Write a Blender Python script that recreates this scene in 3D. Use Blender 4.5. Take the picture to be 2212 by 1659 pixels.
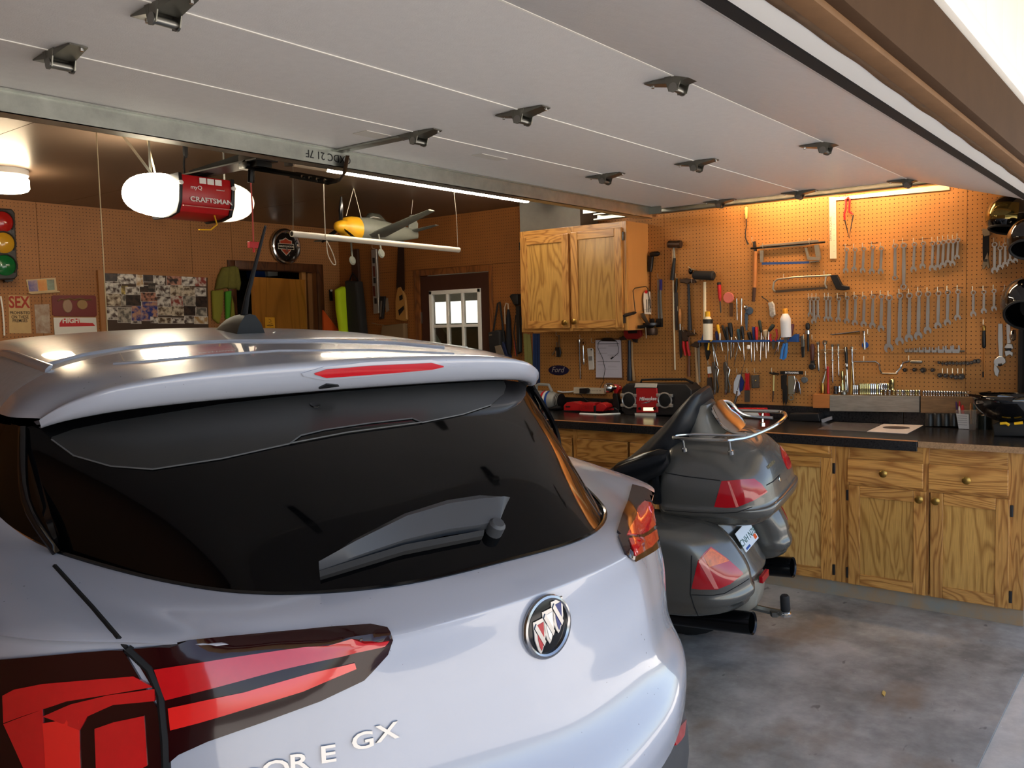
import bpy, bmesh, math, random
from mathutils import Vector, Matrix
from mathutils.bvhtree import BVHTree
random.seed(7)
for o in list(bpy.data.objects): bpy.data.objects.remove(o)
scene = bpy.context.scene
COL = scene.collection
# ---------------------------------------------------------------- camera
F_PX, YAW, PITCH, ROLL, CAM_H = 1897.77, 0.6641026, -0.0675377, -0.0241894, 1.59065
IW, IH = 2212, 1659
def cam_axes():
    cy, sy, cp, sp = math.cos(YAW), math.sin(YAW), math.cos(PITCH), math.sin(PITCH)
    f = Vector((cy*cp, sy*cp, sp)); r = Vector((sy, -cy, 0)); u = r.cross(f)
    c, s = math.cos(ROLL), math.sin(ROLL)
    return c*r+s*u, -s*r+c*u, f
CR, CU, CF = cam_axes()
CAM = Vector((0, 0, CAM_H))
cam_data = bpy.data.cameras.new('camera'); cam_data.sensor_width = 36
cam_data.lens = F_PX*36/IW; cam_data.clip_start = .05; cam_data.clip_end = 200
cam = bpy.data.objects.new('camera', cam_data); COL.objects.link(cam)
mw = Matrix.Identity(4)
for i in range(3):
    mw[i][0], mw[i][1], mw[i][2], mw[i][3] = CR[i], CU[i], -CF[i], CAM[i]
cam.matrix_world = mw
scene.camera = cam
# ---------------------------------------------------------------- sky, sun, exposure
world = bpy.data.worlds.new('sky'); scene.world = world; world.use_nodes = True
wn = world.node_tree.nodes; wl = world.node_tree.links
sky = wn.new('ShaderNodeTexSky'); sky.sky_type = 'NISHITA'; sky.sun_disc = False
sky.sun_elevation = math.radians(70); sky.sun_rotation = math.radians(0)
sky.air_density = 1.0; sky.dust_density = 1.5; sky.ozone_density = 1.0
bg = wn['Background']; bg.inputs[1].default_value = 0.155
hz = wn.new('ShaderNodeHueSaturation'); hz.inputs['Saturation'].default_value = .85
wl.new(sky.outputs[0], hz.inputs['Color']); wl.new(hz.outputs[0], bg.inputs[0])
sd = bpy.data.lights.new('sun', 'SUN'); sd.energy = 5.5; sd.angle = .01; sd.color = (1, .93, .82)
sun = bpy.data.objects.new('sun', sd); COL.objects.link(sun)
sun.rotation_euler = Vector((.10, -.30, -.95)).to_track_quat('-Z', 'Y').to_euler()
vs = scene.view_settings
vs.view_transform = 'Standard'; vs.look = 'None'; vs.gamma = 1.0; vs.exposure = 1.75
vs.use_curve_mapping = False
# ---------------------------------------------------------------- pixel rays (photo frame) onto real planes
def ray(px, py):
    return CR*((px-IW/2)/F_PX) - CU*((py-IH/2)/F_PX) + CF
def onX(px, py, X): d = ray(px, py); return CAM + d*(X/d.x)
def onY(px, py, Y): d = ray(px, py); return CAM + d*(Y/d.y)
def onZ(px, py, Z): d = ray(px, py); return CAM + d*((Z-CAM_H)/d.z)
XW, YB, ZC = 5.74, 6.58, 2.548          # bench wall, back wall, ceiling
# ---------------------------------------------------------------- materials
def lin(c):
    if isinstance(c, str): c = tuple(int(c[i:i+2], 16) for i in (0, 2, 4))
    return tuple(((v/255)/12.92 if v/255 <= .04045 else ((v/255+.055)/1.055)**2.4) for v in c)+(1,)
MATS = {}
def M(name, col='808080', rough=.5, metal=0, var=0, vscale=8, bump=0, bscale=60, emit=0, coat=0, trans=0, spec=.5, ior=1.45, alpha=1, col2=None, stretch=None):
    if name in MATS: return MATS[name]
    m = bpy.data.materials.new(name); m.use_nodes = True; MATS[name] = m
    nt = m.node_tree; N = nt.nodes; L = nt.links; b = N['Principled BSDF']
    c = lin(col); b.inputs['Base Color'].default_value = c
    b.inputs['Roughness'].default_value = rough; b.inputs['Metallic'].default_value = metal
    b.inputs['Specular IOR Level'].default_value = spec; b.inputs['IOR'].default_value = ior
    b.inputs['Coat Weight'].default_value = coat; b.inputs['Coat Roughness'].default_value = .04
    b.inputs['Transmission Weight'].default_value = trans; b.inputs['Alpha'].default_value = alpha
    if emit:
        b.inputs['Emission Color'].default_value = c; b.inputs['Emission Strength'].default_value = emit
    if var or bump:
        tc = N.new('ShaderNodeTexCoord'); mp = N.new('ShaderNodeMapping'); L.new(tc.outputs['Object'], mp.inputs[0])
        if stretch: mp.inputs['Scale'].default_value = stretch
    if var:
        n = N.new('ShaderNodeTexNoise'); n.inputs['Scale'].default_value = vscale; n.inputs['Detail'].default_value = 5; n.inputs['Roughness'].default_value = .65
        L.new(mp.outputs[0], n.inputs['Vector'])
        cr = N.new('ShaderNodeValToRGB'); cr.color_ramp.elements[0].position = .3; cr.color_ramp.elements[1].position = .7
        c2 = lin(col2) if col2 else tuple(v*(1-var) for v in c[:3])+(1,)
        cr.color_ramp.elements[0].color = c2; cr.color_ramp.elements[1].color = c if col2 else tuple(min(1, v*(1+var)) for v in c[:3])+(1,)
        L.new(n.outputs['Fac'], cr.inputs[0]); L.new(cr.outputs[0], b.inputs['Base Color'])
    if bump:
        n2 = N.new('ShaderNodeTexNoise'); n2.inputs['Scale'].default_value = bscale; n2.inputs['Detail'].default_value = 3
        L.new(mp.outputs[0], n2.inputs['Vector'])
        bp = N.new('ShaderNodeBump'); bp.inputs['Strength'].default_value = bump; bp.inputs['Distance'].default_value = .002
        L.new(n2.outputs['Fac'], bp.inputs['Height']); L.new(bp.outputs[0], b.inputs['Normal'])
    return m
def oak(name, light, dark, axis, rough=.32, ring=1.0, contrast=1.0):
    """oak with cathedral grain; axis 0/1/2 = world axis the grain runs along"""
    if name in MATS: return MATS[name]
    m = bpy.data.materials.new(name); m.use_nodes = True; MATS[name] = m
    nt = m.node_tree; N = nt.nodes; L = nt.links; b = N['Principled BSDF']
    g = N.new('ShaderNodeNewGeometry'); oi = N.new('ShaderNodeObjectInfo')
    off = N.new('ShaderNodeVectorMath'); off.operation = 'SCALE'; cmb = N.new('ShaderNodeCombineXYZ')
    for i in range(3): L.new(oi.outputs['Random'], cmb.inputs[i])
    L.new(cmb.outputs[0], off.inputs[0]); off.inputs['Scale'].default_value = 9
    add = N.new('ShaderNodeVectorMath'); L.new(g.outputs['Position'], add.inputs[0]); L.new(off.outputs[0], add.inputs[1])
    mp = N.new('ShaderNodeMapping'); sc = [6.5*ring]*3; sc[axis] = 1.1*ring; mp.inputs['Scale'].default_value = sc
    L.new(add.outputs[0], mp.inputs[0])
    n = N.new('ShaderNodeTexNoise'); n.inputs['Scale'].default_value = 1.0; n.inputs['Detail'].default_value = 2.5; n.inputs['Distortion'].default_value = .6
    L.new(mp.outputs[0], n.inputs['Vector'])
    mu = N.new('ShaderNodeMath'); mu.operation = 'MULTIPLY'; mu.inputs[1].default_value = 14; L.new(n.outputs['Fac'], mu.inputs[0])
    fr = N.new('ShaderNodeMath'); fr.operation = 'PINGPONG'; fr.inputs[1].default_value = .5; L.new(mu.outputs[0], fr.inputs[0])
    mp2 = N.new('ShaderNodeMapping'); s2 = [420]*3; s2[axis] = 10; mp2.inputs['Scale'].default_value = s2; L.new(add.outputs[0], mp2.inputs[0])
    n2 = N.new('ShaderNodeTexNoise'); n2.inputs['Scale'].default_value = 1; n2.inputs['Detail'].default_value = 2; L.new(mp2.outputs[0], n2.inputs['Vector'])
    cr = N.new('ShaderNodeValToRGB'); e = cr.color_ramp.elements
    e[0].position = .02; e[0].color = lin(dark); e[1].position = .30; e[1].color = lin(light)
    L.new(fr.outputs[0], cr.inputs[0])
    mix = N.new('ShaderNodeMix'); mix.data_type = 'RGBA'; mix.blend_type = 'MULTIPLY'; mix.inputs[0].default_value = .55*contrast
    cr2 = N.new('ShaderNodeValToRGB'); cr2.color_ramp.elements[0].position = .35; cr2.color_ramp.elements[0].color = (.55, .5, .42, 1); cr2.color_ramp.elements[1].position = .6; cr2.color_ramp.elements[1].color = (1, 1, 1, 1)
    L.new(n2.outputs['Fac'], cr2.inputs[0])
    L.new(cr.outputs[0], mix.inputs[6]); L.new(cr2.outputs[0], mix.inputs[7])
    hv = N.new('ShaderNodeHueSaturation'); vr = N.new('ShaderNodeMapRange'); vr.inputs[3].default_value = .9; vr.inputs[4].default_value = 1.1
    L.new(oi.outputs['Random'], vr.inputs[0]); L.new(vr.outputs[0], hv.inputs['Value'])
    L.new(mix.outputs[2], hv.inputs['Color']); L.new(hv.outputs[0], b.inputs['Base Color'])
    b.inputs['Roughness'].default_value = rough; b.inputs['Coat Weight'].default_value = .25; b.inputs['Coat Roughness'].default_value = .15
    bp = N.new('ShaderNodeBump'); bp.inputs['Strength'].default_value = .12; bp.inputs['Distance'].default_value = .001
    L.new(n2.outputs['Fac'], bp.inputs['Height']); L.new(bp.outputs[0], b.inputs['Normal'])
    return m
# ---------------------------------------------------------------- mesh builder
class MB:
    def __init__(s): s.v = []; s.f = []
    def add(s, vs, fs):
        n = len(s.v); s.v += [Vector(v) for v in vs]; s.f += [tuple(i+n for i in f) for f in fs]; return s
    def box(s, c, d, R=None):
        x, y, z = [k/2 for k in d]; c = Vector(c)
        vs = [Vector(p) for p in ((-x,-y,-z),(x,-y,-z),(x,y,-z),(-x,y,-z),(-x,-y,z),(x,-y,z),(x,y,z),(-x,y,z))]
        if R: vs = [R @ v for v in vs]
        return s.add([c+v for v in vs], [(0,3,2,1),(4,5,6,7),(0,1,5,4),(1,2,6,5),(2,3,7,6),(3,0,4,7)])
    def bb(s, a, b):   # box from min to max corner
        return s.box([(p+q)/2 for p, q in zip(a, b)], [abs(q-p) for p, q in zip(a, b)])
    def tube(s, pts, r, n=8, closed=False, caps=True, flat=1.0):
        pts = [Vector(p) for p in pts]; k = len(pts); rs = r if isinstance(r, (list, tuple)) else [r]*k
        rings = []; up = None
        for i, p in enumerate(pts):
            if closed: t = pts[(i+1) % k]-pts[i-1]
            else: t = (pts[min(i+1, k-1)]-pts[max(i-1, 0)])
            if t.length < 1e-9: t = Vector((0, 0, 1))
            t.normalize()
            if up is None: up = t.orthogonal().normalized()
            up = (up-t*up.dot(t))
            if up.length < 1e-6: up = t.orthogonal()
            up.normalize(); w = t.cross(up)
            rings.append([p+(up*math.cos(a)+w*math.sin(a)*flat)*rs[i] for a in [2*math.pi*j/n for j in range(n)]])
        vs = [v for g in rings for v in g]; fs = []
        for i in range(k if closed else k-1):
            a, b = i*n, ((i+1) % k)*n
            for j in range(n): fs.append((a+j, a+(j+1) % n, b+(j+1) % n, b+j))
        if caps and not closed: fs += [tuple(range(n-1, -1, -1)), tuple(range((k-1)*n, k*n))]
        return s.add(vs, fs)
    def lathe(s, p0, p1, prof, n=16, caps=True):
        """prof: (t along p0->p1, radius)"""
        p0 = Vector(p0); ax = Vector(p1)-p0; L = ax.length; ax.normalize(); u = ax.orthogonal().normalized(); w = ax.cross(u)
        vs = []; fs = []
        for t, r in prof:
            vs += [p0+ax*(t*L)+(u*math.cos(a)+w*math.sin(a))*max(r, 1e-5) for a in [2*math.pi*j/n for j in range(n)]]
        for i in range(len(prof)-1):
            for j in range(n): fs.append((i*n+j, i*n+(j+1) % n, (i+1)*n+(j+1) % n, (i+1)*n+j))
        if caps: fs += [tuple(range(n-1, -1, -1)), tuple(range((len(prof)-1)*n, len(prof)*n))]
        return s.add(vs, fs)
    def cyl(s, p0, p1, r, n=14, r1=None): return s.lathe(p0, p1, [(0, r), (1, r if r1 is None else r1)], n)
    def prism(s, poly, z0, z1, ch=0):
        """2-D polygon in local xy, extruded in z from z0 to z1, top edge chamfered by ch"""
        k = len(poly); a = sum(poly[i][0]*poly[(i+1) % k][1]-poly[(i+1) % k][0]*poly[i][1] for i in range(k))
        if a < 0: poly = poly[::-1]
        vs = [(x, y, z0) for x, y in poly]
        if ch:
            cx = sum(p[0] for p in poly)/k; cy = sum(p[1] for p in poly)/k
            ins = []
            for i in range(k):
                p, q, r = Vector(poly[i-1]), Vector(poly[i]), Vector(poly[(i+1) % k])
                e1 = (q-p); e2 = (r-q)
                n1 = Vector((-e1.y, e1.x)); n2 = Vector((-e2.y, e2.x))
                if n1.length: n1.normalize()
                if n2.length: n2.normalize()
                nn = n1+n2
                nn = nn.normalized()*ch if nn.length > 1e-6 else Vector((0, 0))
                ins.append(q+nn)
            vs += [(x, y, z1-ch) for x, y in poly]+[(p.x, p.y, z1) for p in ins]
        else: vs += [(x, y, z1) for x, y in poly]
        L = 3 if ch else 2; fs = [tuple(range(k-1, -1, -1)), tuple(range((L-1)*k, L*k))]
        for l in range(L-1):
            for i in range(k): fs.append((l*k+i, l*k+(i+1) % k, (l+1)*k+(i+1) % k, (l+1)*k+i))
        return s.add(vs, fs)
    def ring(s, c, ro, ri, z0, z1, n=16, R=None):
        vs = []; fs = []
        for z, r in ((z0, ro), (z1, ro), (z1, ri), (z0, ri)):
            vs += [Vector((c[0]+r*math.cos(2*math.pi*j/n), c[1]+r*math.sin(2*math.pi*j/n), z)) for j in range(n)]
        for l in range(4):
            for j in range(n): fs.append((l*n+j, l*n+(j+1) % n, ((l+1) % 4)*n+(j+1) % n, ((l+1) % 4)*n+j))
        return s.add(vs, fs)
    def grid(s, rows, closeu=False):
        m = len(rows); n = len(rows[0]); vs = [p for r in rows for p in r]; fs = []
        for i in range(m-1):
            for j in range(n if closeu else n-1):
                fs.append((i*n+j, i*n+(j+1) % n, (i+1)*n+(j+1) % n, (i+1)*n+j))
        return s.add(vs, fs)
    def sphere(s, c, r, n=14, sc=(1, 1, 1)):
        vs = []; fs = []; m = n//2
        for i in range(m+1):
            for j in range(n):
                a = math.pi*i/m; b = 2*math.pi*j/n
                vs.append(Vector(c)+Vector((r*sc[0]*math.sin(a)*math.cos(b), r*sc[1]*math.sin(a)*math.sin(b), -r*sc[2]*math.cos(a))))
        for i in range(m):
            for j in range(n): fs.append((i*n+j, i*n+(j+1) % n, (i+1)*n+(j+1) % n, (i+1)*n+j))
        return s.add(vs, fs)
    def mesh(s, name, mat, ang=35, bev=0, merge=True):
        me = bpy.data.meshes.new(name); me.from_pydata([tuple(v) for v in s.v], [], s.f)
        bm = bmesh.new(); bm.from_mesh(me)
        if merge: bmesh.ops.remove_doubles(bm, verts=bm.verts, dist=1e-5)
        bmesh.ops.recalc_face_normals(bm, faces=bm.faces)
        if bev:
            ed = [e for e in bm.edges if len(e.link_faces) == 2 and e.calc_face_angle(0) > .6]
            bmesh.ops.bevel(bm, geom=ed, offset=bev, segments=2, profile=.6, affect='EDGES', clamp_overlap=True)
        bm.to_mesh(me); bm.free()
        me.materials.append(mat)
        if ang:
            me.shade_smooth(); me.set_sharp_from_angle(angle=math.radians(ang))
        return me
    def build(s, name, mat, parent=None, ang=35, bev=0, loc=None, rot=None, merge=True):
        o = bpy.data.objects.new(name, s.mesh(name, mat, ang, bev, merge)); COL.objects.link(o)
        if parent: o.parent = parent
        if loc is not None: o.location = loc
        if rot is not None: o.rotation_euler = rot
        return o
def tag(o, label, cat, group=None, kind=None):
    if label: o['label'] = label
    if cat: o['category'] = cat
    if group: o['group'] = group
    if kind: o['kind'] = kind
    return o
def thing(name, label, cat, loc=(0, 0, 0), group=None, rot=None, mat3=None):
    o = bpy.data.objects.new(name, None); COL.objects.link(o); o.empty_display_size = .05
    m = Matrix.Translation(Vector(loc))
    if mat3: m = m @ mat3.to_4x4()
    elif rot: m = m @ Matrix.Rotation(rot, 4, 'Z')
    o.matrix_world = m
    return tag(o, label, cat, group)
def struct(name, mb, mat, parent=None, **k):
    o = mb.build(name, mat, parent, **k)
    if not parent: o['kind'] = 'structure'
    return o
FONT_CACHE = {}
def text(name, s, size, mat, parent, m4, extrude=.001, align='CENTER', shear=0, bold=0, sx=1):
    cu = bpy.data.curves.new(name, 'FONT'); cu.body = s; cu.size = size; cu.extrude = extrude; cu.align_x = align; cu.align_y = 'CENTER'
    cu.shear = shear; cu.offset = bold; cu.resolution_u = 3
    o = bpy.data.objects.new(name, cu); COL.objects.link(o)
    dg = bpy.context.evaluated_depsgraph_get(); dg.update()
    me = bpy.data.meshes.new_from_object(o.evaluated_get(dg)); bpy.data.objects.remove(o)
    me.materials.clear(); me.materials.append(mat)
    o = bpy.data.objects.new(name, me); COL.objects.link(o)
    if parent: o.parent = parent
    o.matrix_local = m4 @ Matrix.Diagonal((sx, 1, 1, 1))
    return o
ORD = ['first','second','third','fourth','fifth','sixth','seventh','eighth','ninth','tenth','eleventh','twelfth','thirteenth','fourteenth','fifteenth','sixteenth','seventeenth','eighteenth','nineteenth','twentieth','twenty-first','twenty-second','twenty-third','twenty-fourth']
# wall-mounted things: local x = right along wall, y = up, z = out of the wall
RWALL = Matrix(((0, 0, -1), (-1, 0, 0), (0, 1, 0)))
BWALL = Matrix(((1, 0, 0), (0, 0, -1), (0, 1, 0)))
class WT:
    """a thing on a vertical plane, drawn with photo pixels that are turned into wall coordinates"""
    def __init__(s, name, label, cat, px, py, group=None, plane=('X', None), off=.006):
        s.name, s.label, s.cat, s.group = name, label, cat, group
        ax, val = plane
        s.ax = ax; s.val = (XW if ax == 'X' else YB) if val is None else val
        s.val -= off
        s.P0 = onX(px, py, s.val) if ax == 'X' else onY(px, py, s.val)
        s.M3 = RWALL if ax == 'X' else BWALL
        s.parts = []
    def p(s, px, py, d=0):
        P = (onX if s.ax == 'X' else onY)(px, py, s.val)
        l = s.M3.transposed() @ (P-s.P0)
        return Vector((l.x, l.y, d))
    def p2(s, px, py): q = s.p(px, py); return (q.x, q.y)
    def put(s, part, mat, mb, bev=0, ang=35, sub=None, label=None):
        s.parts.append([part, mat, mb, bev, ang, sub, label]); return mb
    def tube(s, part, mat, pts, r, d=.01, n=8, closed=False, flat=1, sub=None):
        q = [s.p(x[0], x[1], x[2] if len(x) > 2 else d) for x in pts]
        return s.put(part, mat, MB().tube(q, r, n, closed, True, flat), sub=sub)
    def poly(s, part, mat, pts, t=.01, d=0, ch=.001, bev=0, sub=None):
        return s.put(part, mat, MB().prism([s.p2(*q) for q in pts], d, d+t, ch), bev, sub=sub)
    def lathe(s, part, mat, a, b, prof, d=.012, n=12, sub=None):
        return s.put(part, mat, MB().lathe(s.p(*a, d), s.p(*b, d), prof, n), sub=sub)
    def done(s):
        if len(s.parts) == 1:
            pt, mt, mb, bev, ang, sub, lb = s.parts[0]
            o = mb.build(s.name, mt, None, ang, bev); o.matrix_world = Matrix.Translation(s.P0) @ s.M3.to_4x4()
            s.root = tag(o, s.label, s.cat, s.group); return o
        s.root = thing(s.name, s.label, s.cat, s.P0, s.group, mat3=s.M3); made = {}
        for pt, mt, mb, bev, ang, sub, lb in s.parts:
            o = mb.build(pt, mt, made.get(sub, s.root), ang, bev); made[pt] = o
            if lb: o['label'] = lb
        return s.root
def txt_on(w, name, string, size, mat, px, py, d, parent=None, rot=0, **k):
    q = w.p(px, py, d)
    return text(name, string, size, mat, parent or w.root, Matrix.Translation(q) @ Matrix.Rotation(rot, 4, 'Z'), **k)
# ================================================================= materials of the place
def pegmat(name, axis, col, dark, dots=True):
    m = bpy.data.materials.new(name); m.use_nodes = True; MATS[name] = m
    N = m.node_tree.nodes; L = m.node_tree.links; b = N['Principled BSDF']
    g = N.new('ShaderNodeNewGeometry'); sx = N.new('ShaderNodeSeparateXYZ'); L.new(g.outputs['Position'], sx.inputs[0])
    def cell(out):
        d = N.new('ShaderNodeMath'); d.operation = 'DIVIDE'; d.inputs[1].default_value = .0254; L.new(out, d.inputs[0])
        f = N.new('ShaderNodeMath'); f.operation = 'FRACT'; L.new(d.outputs[0], f.inputs[0])
        s = N.new('ShaderNodeMath'); s.operation = 'SUBTRACT'; s.inputs[1].default_value = .5; L.new(f.outputs[0], s.inputs[0])
        q = N.new('ShaderNodeMath'); q.operation = 'POWER'; q.inputs[1].default_value = 2; L.new(s.outputs[0], q.inputs[0]); return q
    a = cell(sx.outputs[axis]); c = cell(sx.outputs[2])
    ad = N.new('ShaderNodeMath'); L.new(a.outputs[0], ad.inputs[0]); L.new(c.outputs[0], ad.inputs[1])
    lt = N.new('ShaderNodeMath'); lt.operation = 'LESS_THAN'; lt.inputs[1].default_value = .016; L.new(ad.outputs[0], lt.inputs[0])
    n = N.new('ShaderNodeTexNoise'); n.inputs['Scale'].default_value = 3.5; n.inputs['Detail'].default_value = 6; L.new(g.outputs['Position'], n.inputs['Vector'])
    cr = N.new('ShaderNodeValToRGB'); cr.color_ramp.elements[0].position = .3; cr.color_ramp.elements[1].position = .75
    c0 = lin(col); cr.color_ramp.elements[0].color = tuple(v*.86 for v in c0[:3])+(1,); cr.color_ramp.elements[1].color = tuple(min(1, v*1.1) for v in c0[:3])+(1,)
    L.new(n.outputs['Fac'], cr.inputs[0])
    mx = N.new('ShaderNodeMix'); mx.data_type = 'RGBA'; L.new(cr.outputs[0], mx.inputs[6]); mx.inputs[7].default_value = lin(dark)
    if dots: L.new(lt.outputs[0], mx.inputs[0])
    else: mx.inputs[0].default_value = 0
    L.new(mx.outputs[2], b.inputs['Base Color']); b.inputs['Roughness'].default_value = .55; b.inputs['Specular IOR Level'].default_value = .35
    return m
PEG_R = pegmat('pegboard_bench', 1, 'B87F42', '482A14')
PEG_B = pegmat('pegboard_back', 0, 'A06C3E', '3C2414')
PANEL = pegmat('brown_hardboard', 1, '8E5728', '3E2210')
def concrete(name, base, patch, warm, rough=.5):
    m = bpy.data.materials.new(name); m.use_nodes = True; MATS[name] = m
    N = m.node_tree.nodes; L = m.node_tree.links; b = N['Principled BSDF']
    g = N.new('ShaderNodeNewGeometry')
    def noise(sc, det, ro=.6, st=(1, 1, 1)):
        mp = N.new('ShaderNodeMapping'); mp.inputs['Scale'].default_value = st; L.new(g.outputs['Position'], mp.inputs[0])
        n = N.new('ShaderNodeTexNoise'); n.inputs['Scale'].default_value = sc; n.inputs['Detail'].default_value = det; n.inputs['Roughness'].default_value = ro
        L.new(mp.outputs[0], n.inputs['Vector']); return n
    def ramp(src, p0, p1, c0, c1):
        r = N.new('ShaderNodeValToRGB'); r.color_ramp.elements[0].position = p0; r.color_ramp.elements[1].position = p1
        r.color_ramp.elements[0].color = c0; r.color_ramp.elements[1].color = c1; L.new(src, r.inputs[0]); return r
    def mix(fac, a, bb, bt='MIX'):
        x = N.new('ShaderNodeMix'); x.data_type = 'RGBA'; x.blend_type = bt
        if isinstance(fac, float): x.inputs[0].default_value = fac
        else: L.new(fac, x.inputs[0])
        L.new(a, x.inputs[6])
        if isinstance(bb, tuple): x.inputs[7].default_value = bb
        else: L.new(bb, x.inputs[7])
        return x.outputs[2]
    W1, K1 = (1, 1, 1, 1), (0, 0, 0, 1)
    n1 = noise(1.7, 6, .65); c = ramp(n1.outputs['Fac'], .36, .62, lin(patch), lin(base)).outputs[0]
    n2 = noise(1.1, 4, .6, (1, 1.6, 1)); c = mix(ramp(n2.outputs['Fac'], .52, .68, K1, W1).outputs[0], c, lin(warm))
    n3 = noise(9, 5, .7); c = mix(.55, c, ramp(n3.outputs['Fac'], .3, .7, (.62, .62, .62, 1), (1.15, 1.15, 1.15, 1)).outputs[0], 'MULTIPLY')
    n4 = noise(7, 2, .5, (1, 2.2, 1)); c = mix(ramp(n4.outputs['Fac'], .70, .74, K1, (.55, .55, .55, 1)).outputs[0], c, lin('2E2A27'))
    v = N.new('ShaderNodeTexVoronoi'); v.inputs['Scale'].default_value = 16; L.new(g.outputs['Position'], v.inputs['Vector'])
    c = mix(ramp(v.outputs['Distance'], .02, .035, (.8, .8, .8, 1), K1).outputs[0], c, lin('D8D4CC'))
    L.new(c, b.inputs['Base Color'])
    rr = ramp(n1.outputs['Fac'], .3, .7, (rough+.12,)*3+(1,), (rough-.08,)*3+(1,)); L.new(rr.outputs[0], b.inputs['Roughness'])
    bp = N.new('ShaderNodeBump'); bp.inputs['Strength'].default_value = .1; bp.inputs['Distance'].default_value = .003
    L.new(n3.outputs['Fac'], bp.inputs['Height']); L.new(bp.outputs[0], b.inputs['Normal'])
    return m
FLOOR = concrete('garage_concrete', 'ADABA6', '6E6C69', '82705F')
DRIVE = concrete('driveway_concrete', 'C6C0B8', 'B4AEA6', 'BCB2A4', .7)
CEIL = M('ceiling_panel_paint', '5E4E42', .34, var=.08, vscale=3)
WHITE = M('white_plastic', 'EDEBE6', .35)
TRIM_W = M('white_trim_paint', 'F1EEE6', .5)
TRIM_B = M('brown_trim_paint', '4A3626', .8, var=.08, vscale=6, bump=.15, bscale=40, spec=.1)
TRIM_T = M('tan_vinyl_seal', '8E7358', .55, var=.18, vscale=12)
GALV = M('galvanised_steel', 'A9ACA4', .38, 1, var=.15, vscale=14)
STEEL = M('dull_steel', '8F8E88', .34, 1)
CHROME = M('chrome', 'D6D6D4', .12, 1)
DARKST = M('dark_steel', '4A4A4C', .4, 1)
BLACK = M('black_plastic', '161618', .42)
BLACKG = M('black_gloss', '0C0C0E', .12)
RUBBER = M('black_rubber', '1E1D1D', .75)
RED = M('red_plastic', 'B81A1E', .35)
BLUE = M('blue_plastic', '1E4E9C', .4)
YELLOW = M('yellow_plastic', 'E8B21E', .4)
ORANGE = M('orange_plastic', 'E85A18', .45)
WOODH = M('tool_handle_wood', 'B07A44', .5, var=.2, vscale=20, stretch=(1, 8, 1))
BRASS = M('brass', 'B08D4A', .28, 1)
OAK_V = oak('oak_vertical_grain', 'D09850', 'A46C32', 2)
OAK_H = oak('oak_horizontal_grain', 'D09850', 'A46C32', 1)
OAK_P = oak('oak_veneer_panel', 'CC9C52', 'A87838', 2, ring=.75)
OAK_L = oak('pale_oak_veneer_panel', 'D9AE68', 'B4844A', 2, ring=.8, rough=.26)
PLY = M('cabinet_side_veneer', 'C08A4E', .4, var=.06, vscale=5, stretch=(1, 1, .2))
DKWOOD = oak('dark_stained_frame', '5A341A', '3C2010', 2)
FRAMEW = oak('brown_frame_wood', '8A5226', '6A3A18', 2, ring=.6)
GRANITE = M('granite_laminate', '2E2C2C', .22, var=.5, vscale=90, col2='151415')
# ================================================================= room shell
YF0, YF1 = .52, .66                     # front wall (door header) faces
XL, XD = -.55, 5.36                     # left wall, right jamb of the door opening
fl = struct('floor', MB().bb((XL, .58, -.12), (XW, YB, 0)), FLOOR, ang=0)
struct('driveway', MB().bb((-14, -16, -.14), (18, .579, -.008)), DRIVE, ang=0)
struct('wall_left', MB().bb((XL-.12, YF0, -.1), (XL, YB+.12, ZC)), M('left_wall_paint', 'A97B50', .6), ang=0)
# bench wall with hardboard sheets as real panels; the doorway is left open
DY0, DY1, DZ1 = 4.705, 5.50, 2.036      # passage door
wr = MB()
wr.bb((XW, YF0, -.1), (XW+.12, DY0-.03, ZC)); wr.bb((XW, DY1+.03, -.1), (XW+.12, YB+.12, ZC)); wr.bb((XW, DY0-.03, DZ1+.03), (XW+.12, DY1+.03, ZC))
wallr = struct('wall_right', wr, M('stud_wall', '7A4B26', .7), ang=0)
ys = [.60, onX(2088, 600, XW).y, onX(1437, 600, XW).y, onX(1437, 600, XW).y+1.2]
zs = [.92, 1.352, ZC]
for a, b in zip(ys, ys[1:]):
    for c, d in zip(zs, zs[1:]):
        struct('pegboard_panel', MB().bb((XW-.006, a+.0012, c+.0012), (XW, b-.0012, d-.0012)), PEG_R, wallr, ang=0)
ym = ys[-1]
for a, b, c, d in ((ym, DY0-.035, .0, 2.1), (ym, 5.0, 2.1, ZC), (DY1+.035, YB, 0, 2.1), (5.0, YB, 2.1, ZC)):
    struct('hardboard_panel', MB().bb((XW-.006, a+.0015, c+.0015), (XW, b-.0015, d-.0015)), PANEL, wallr, ang=0)
# back wall with inner doorway
BX0, BX1, BZ1 = 4.555, 5.445, 2.127
wb = MB()
wb.bb((XL-.12, YB, -.1), (BX0, YB+.12, ZC)); wb.bb((BX1, YB, -.1), (XW+.12, YB+.12, ZC)); wb.bb((BX0, YB, BZ1), (BX1, YB+.12, ZC))
wallb = struct('wall_back', wb, M('stud_wall', '7A4B26'), ang=0)
xs = [XL, .38, onY(80, 500, YB).x-1.22, onY(80, 500, YB).x, onY(80, 500, YB).x+1.22, BX0-.02]
for a, b in zip(xs, xs[1:]):
    if b > a+.05: struct('pegboard_panel', MB().bb((a+.0015, YB-.006, .0), (b-.0015, YB, ZC-.002)), PEG_B, wallb, ang=0)
struct('pegboard_panel', MB().bb((BX0-.018, YB-.006, BZ1+.03), (XW-.008, YB, ZC-.002)), PEG_B, wallb, ang=0)
struct('pegboard_panel', MB().bb((BX1+.075, YB-.006, 0), (XW-.008, YB, BZ1+.028)), PEG_B, wallb, ang=0)
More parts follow.
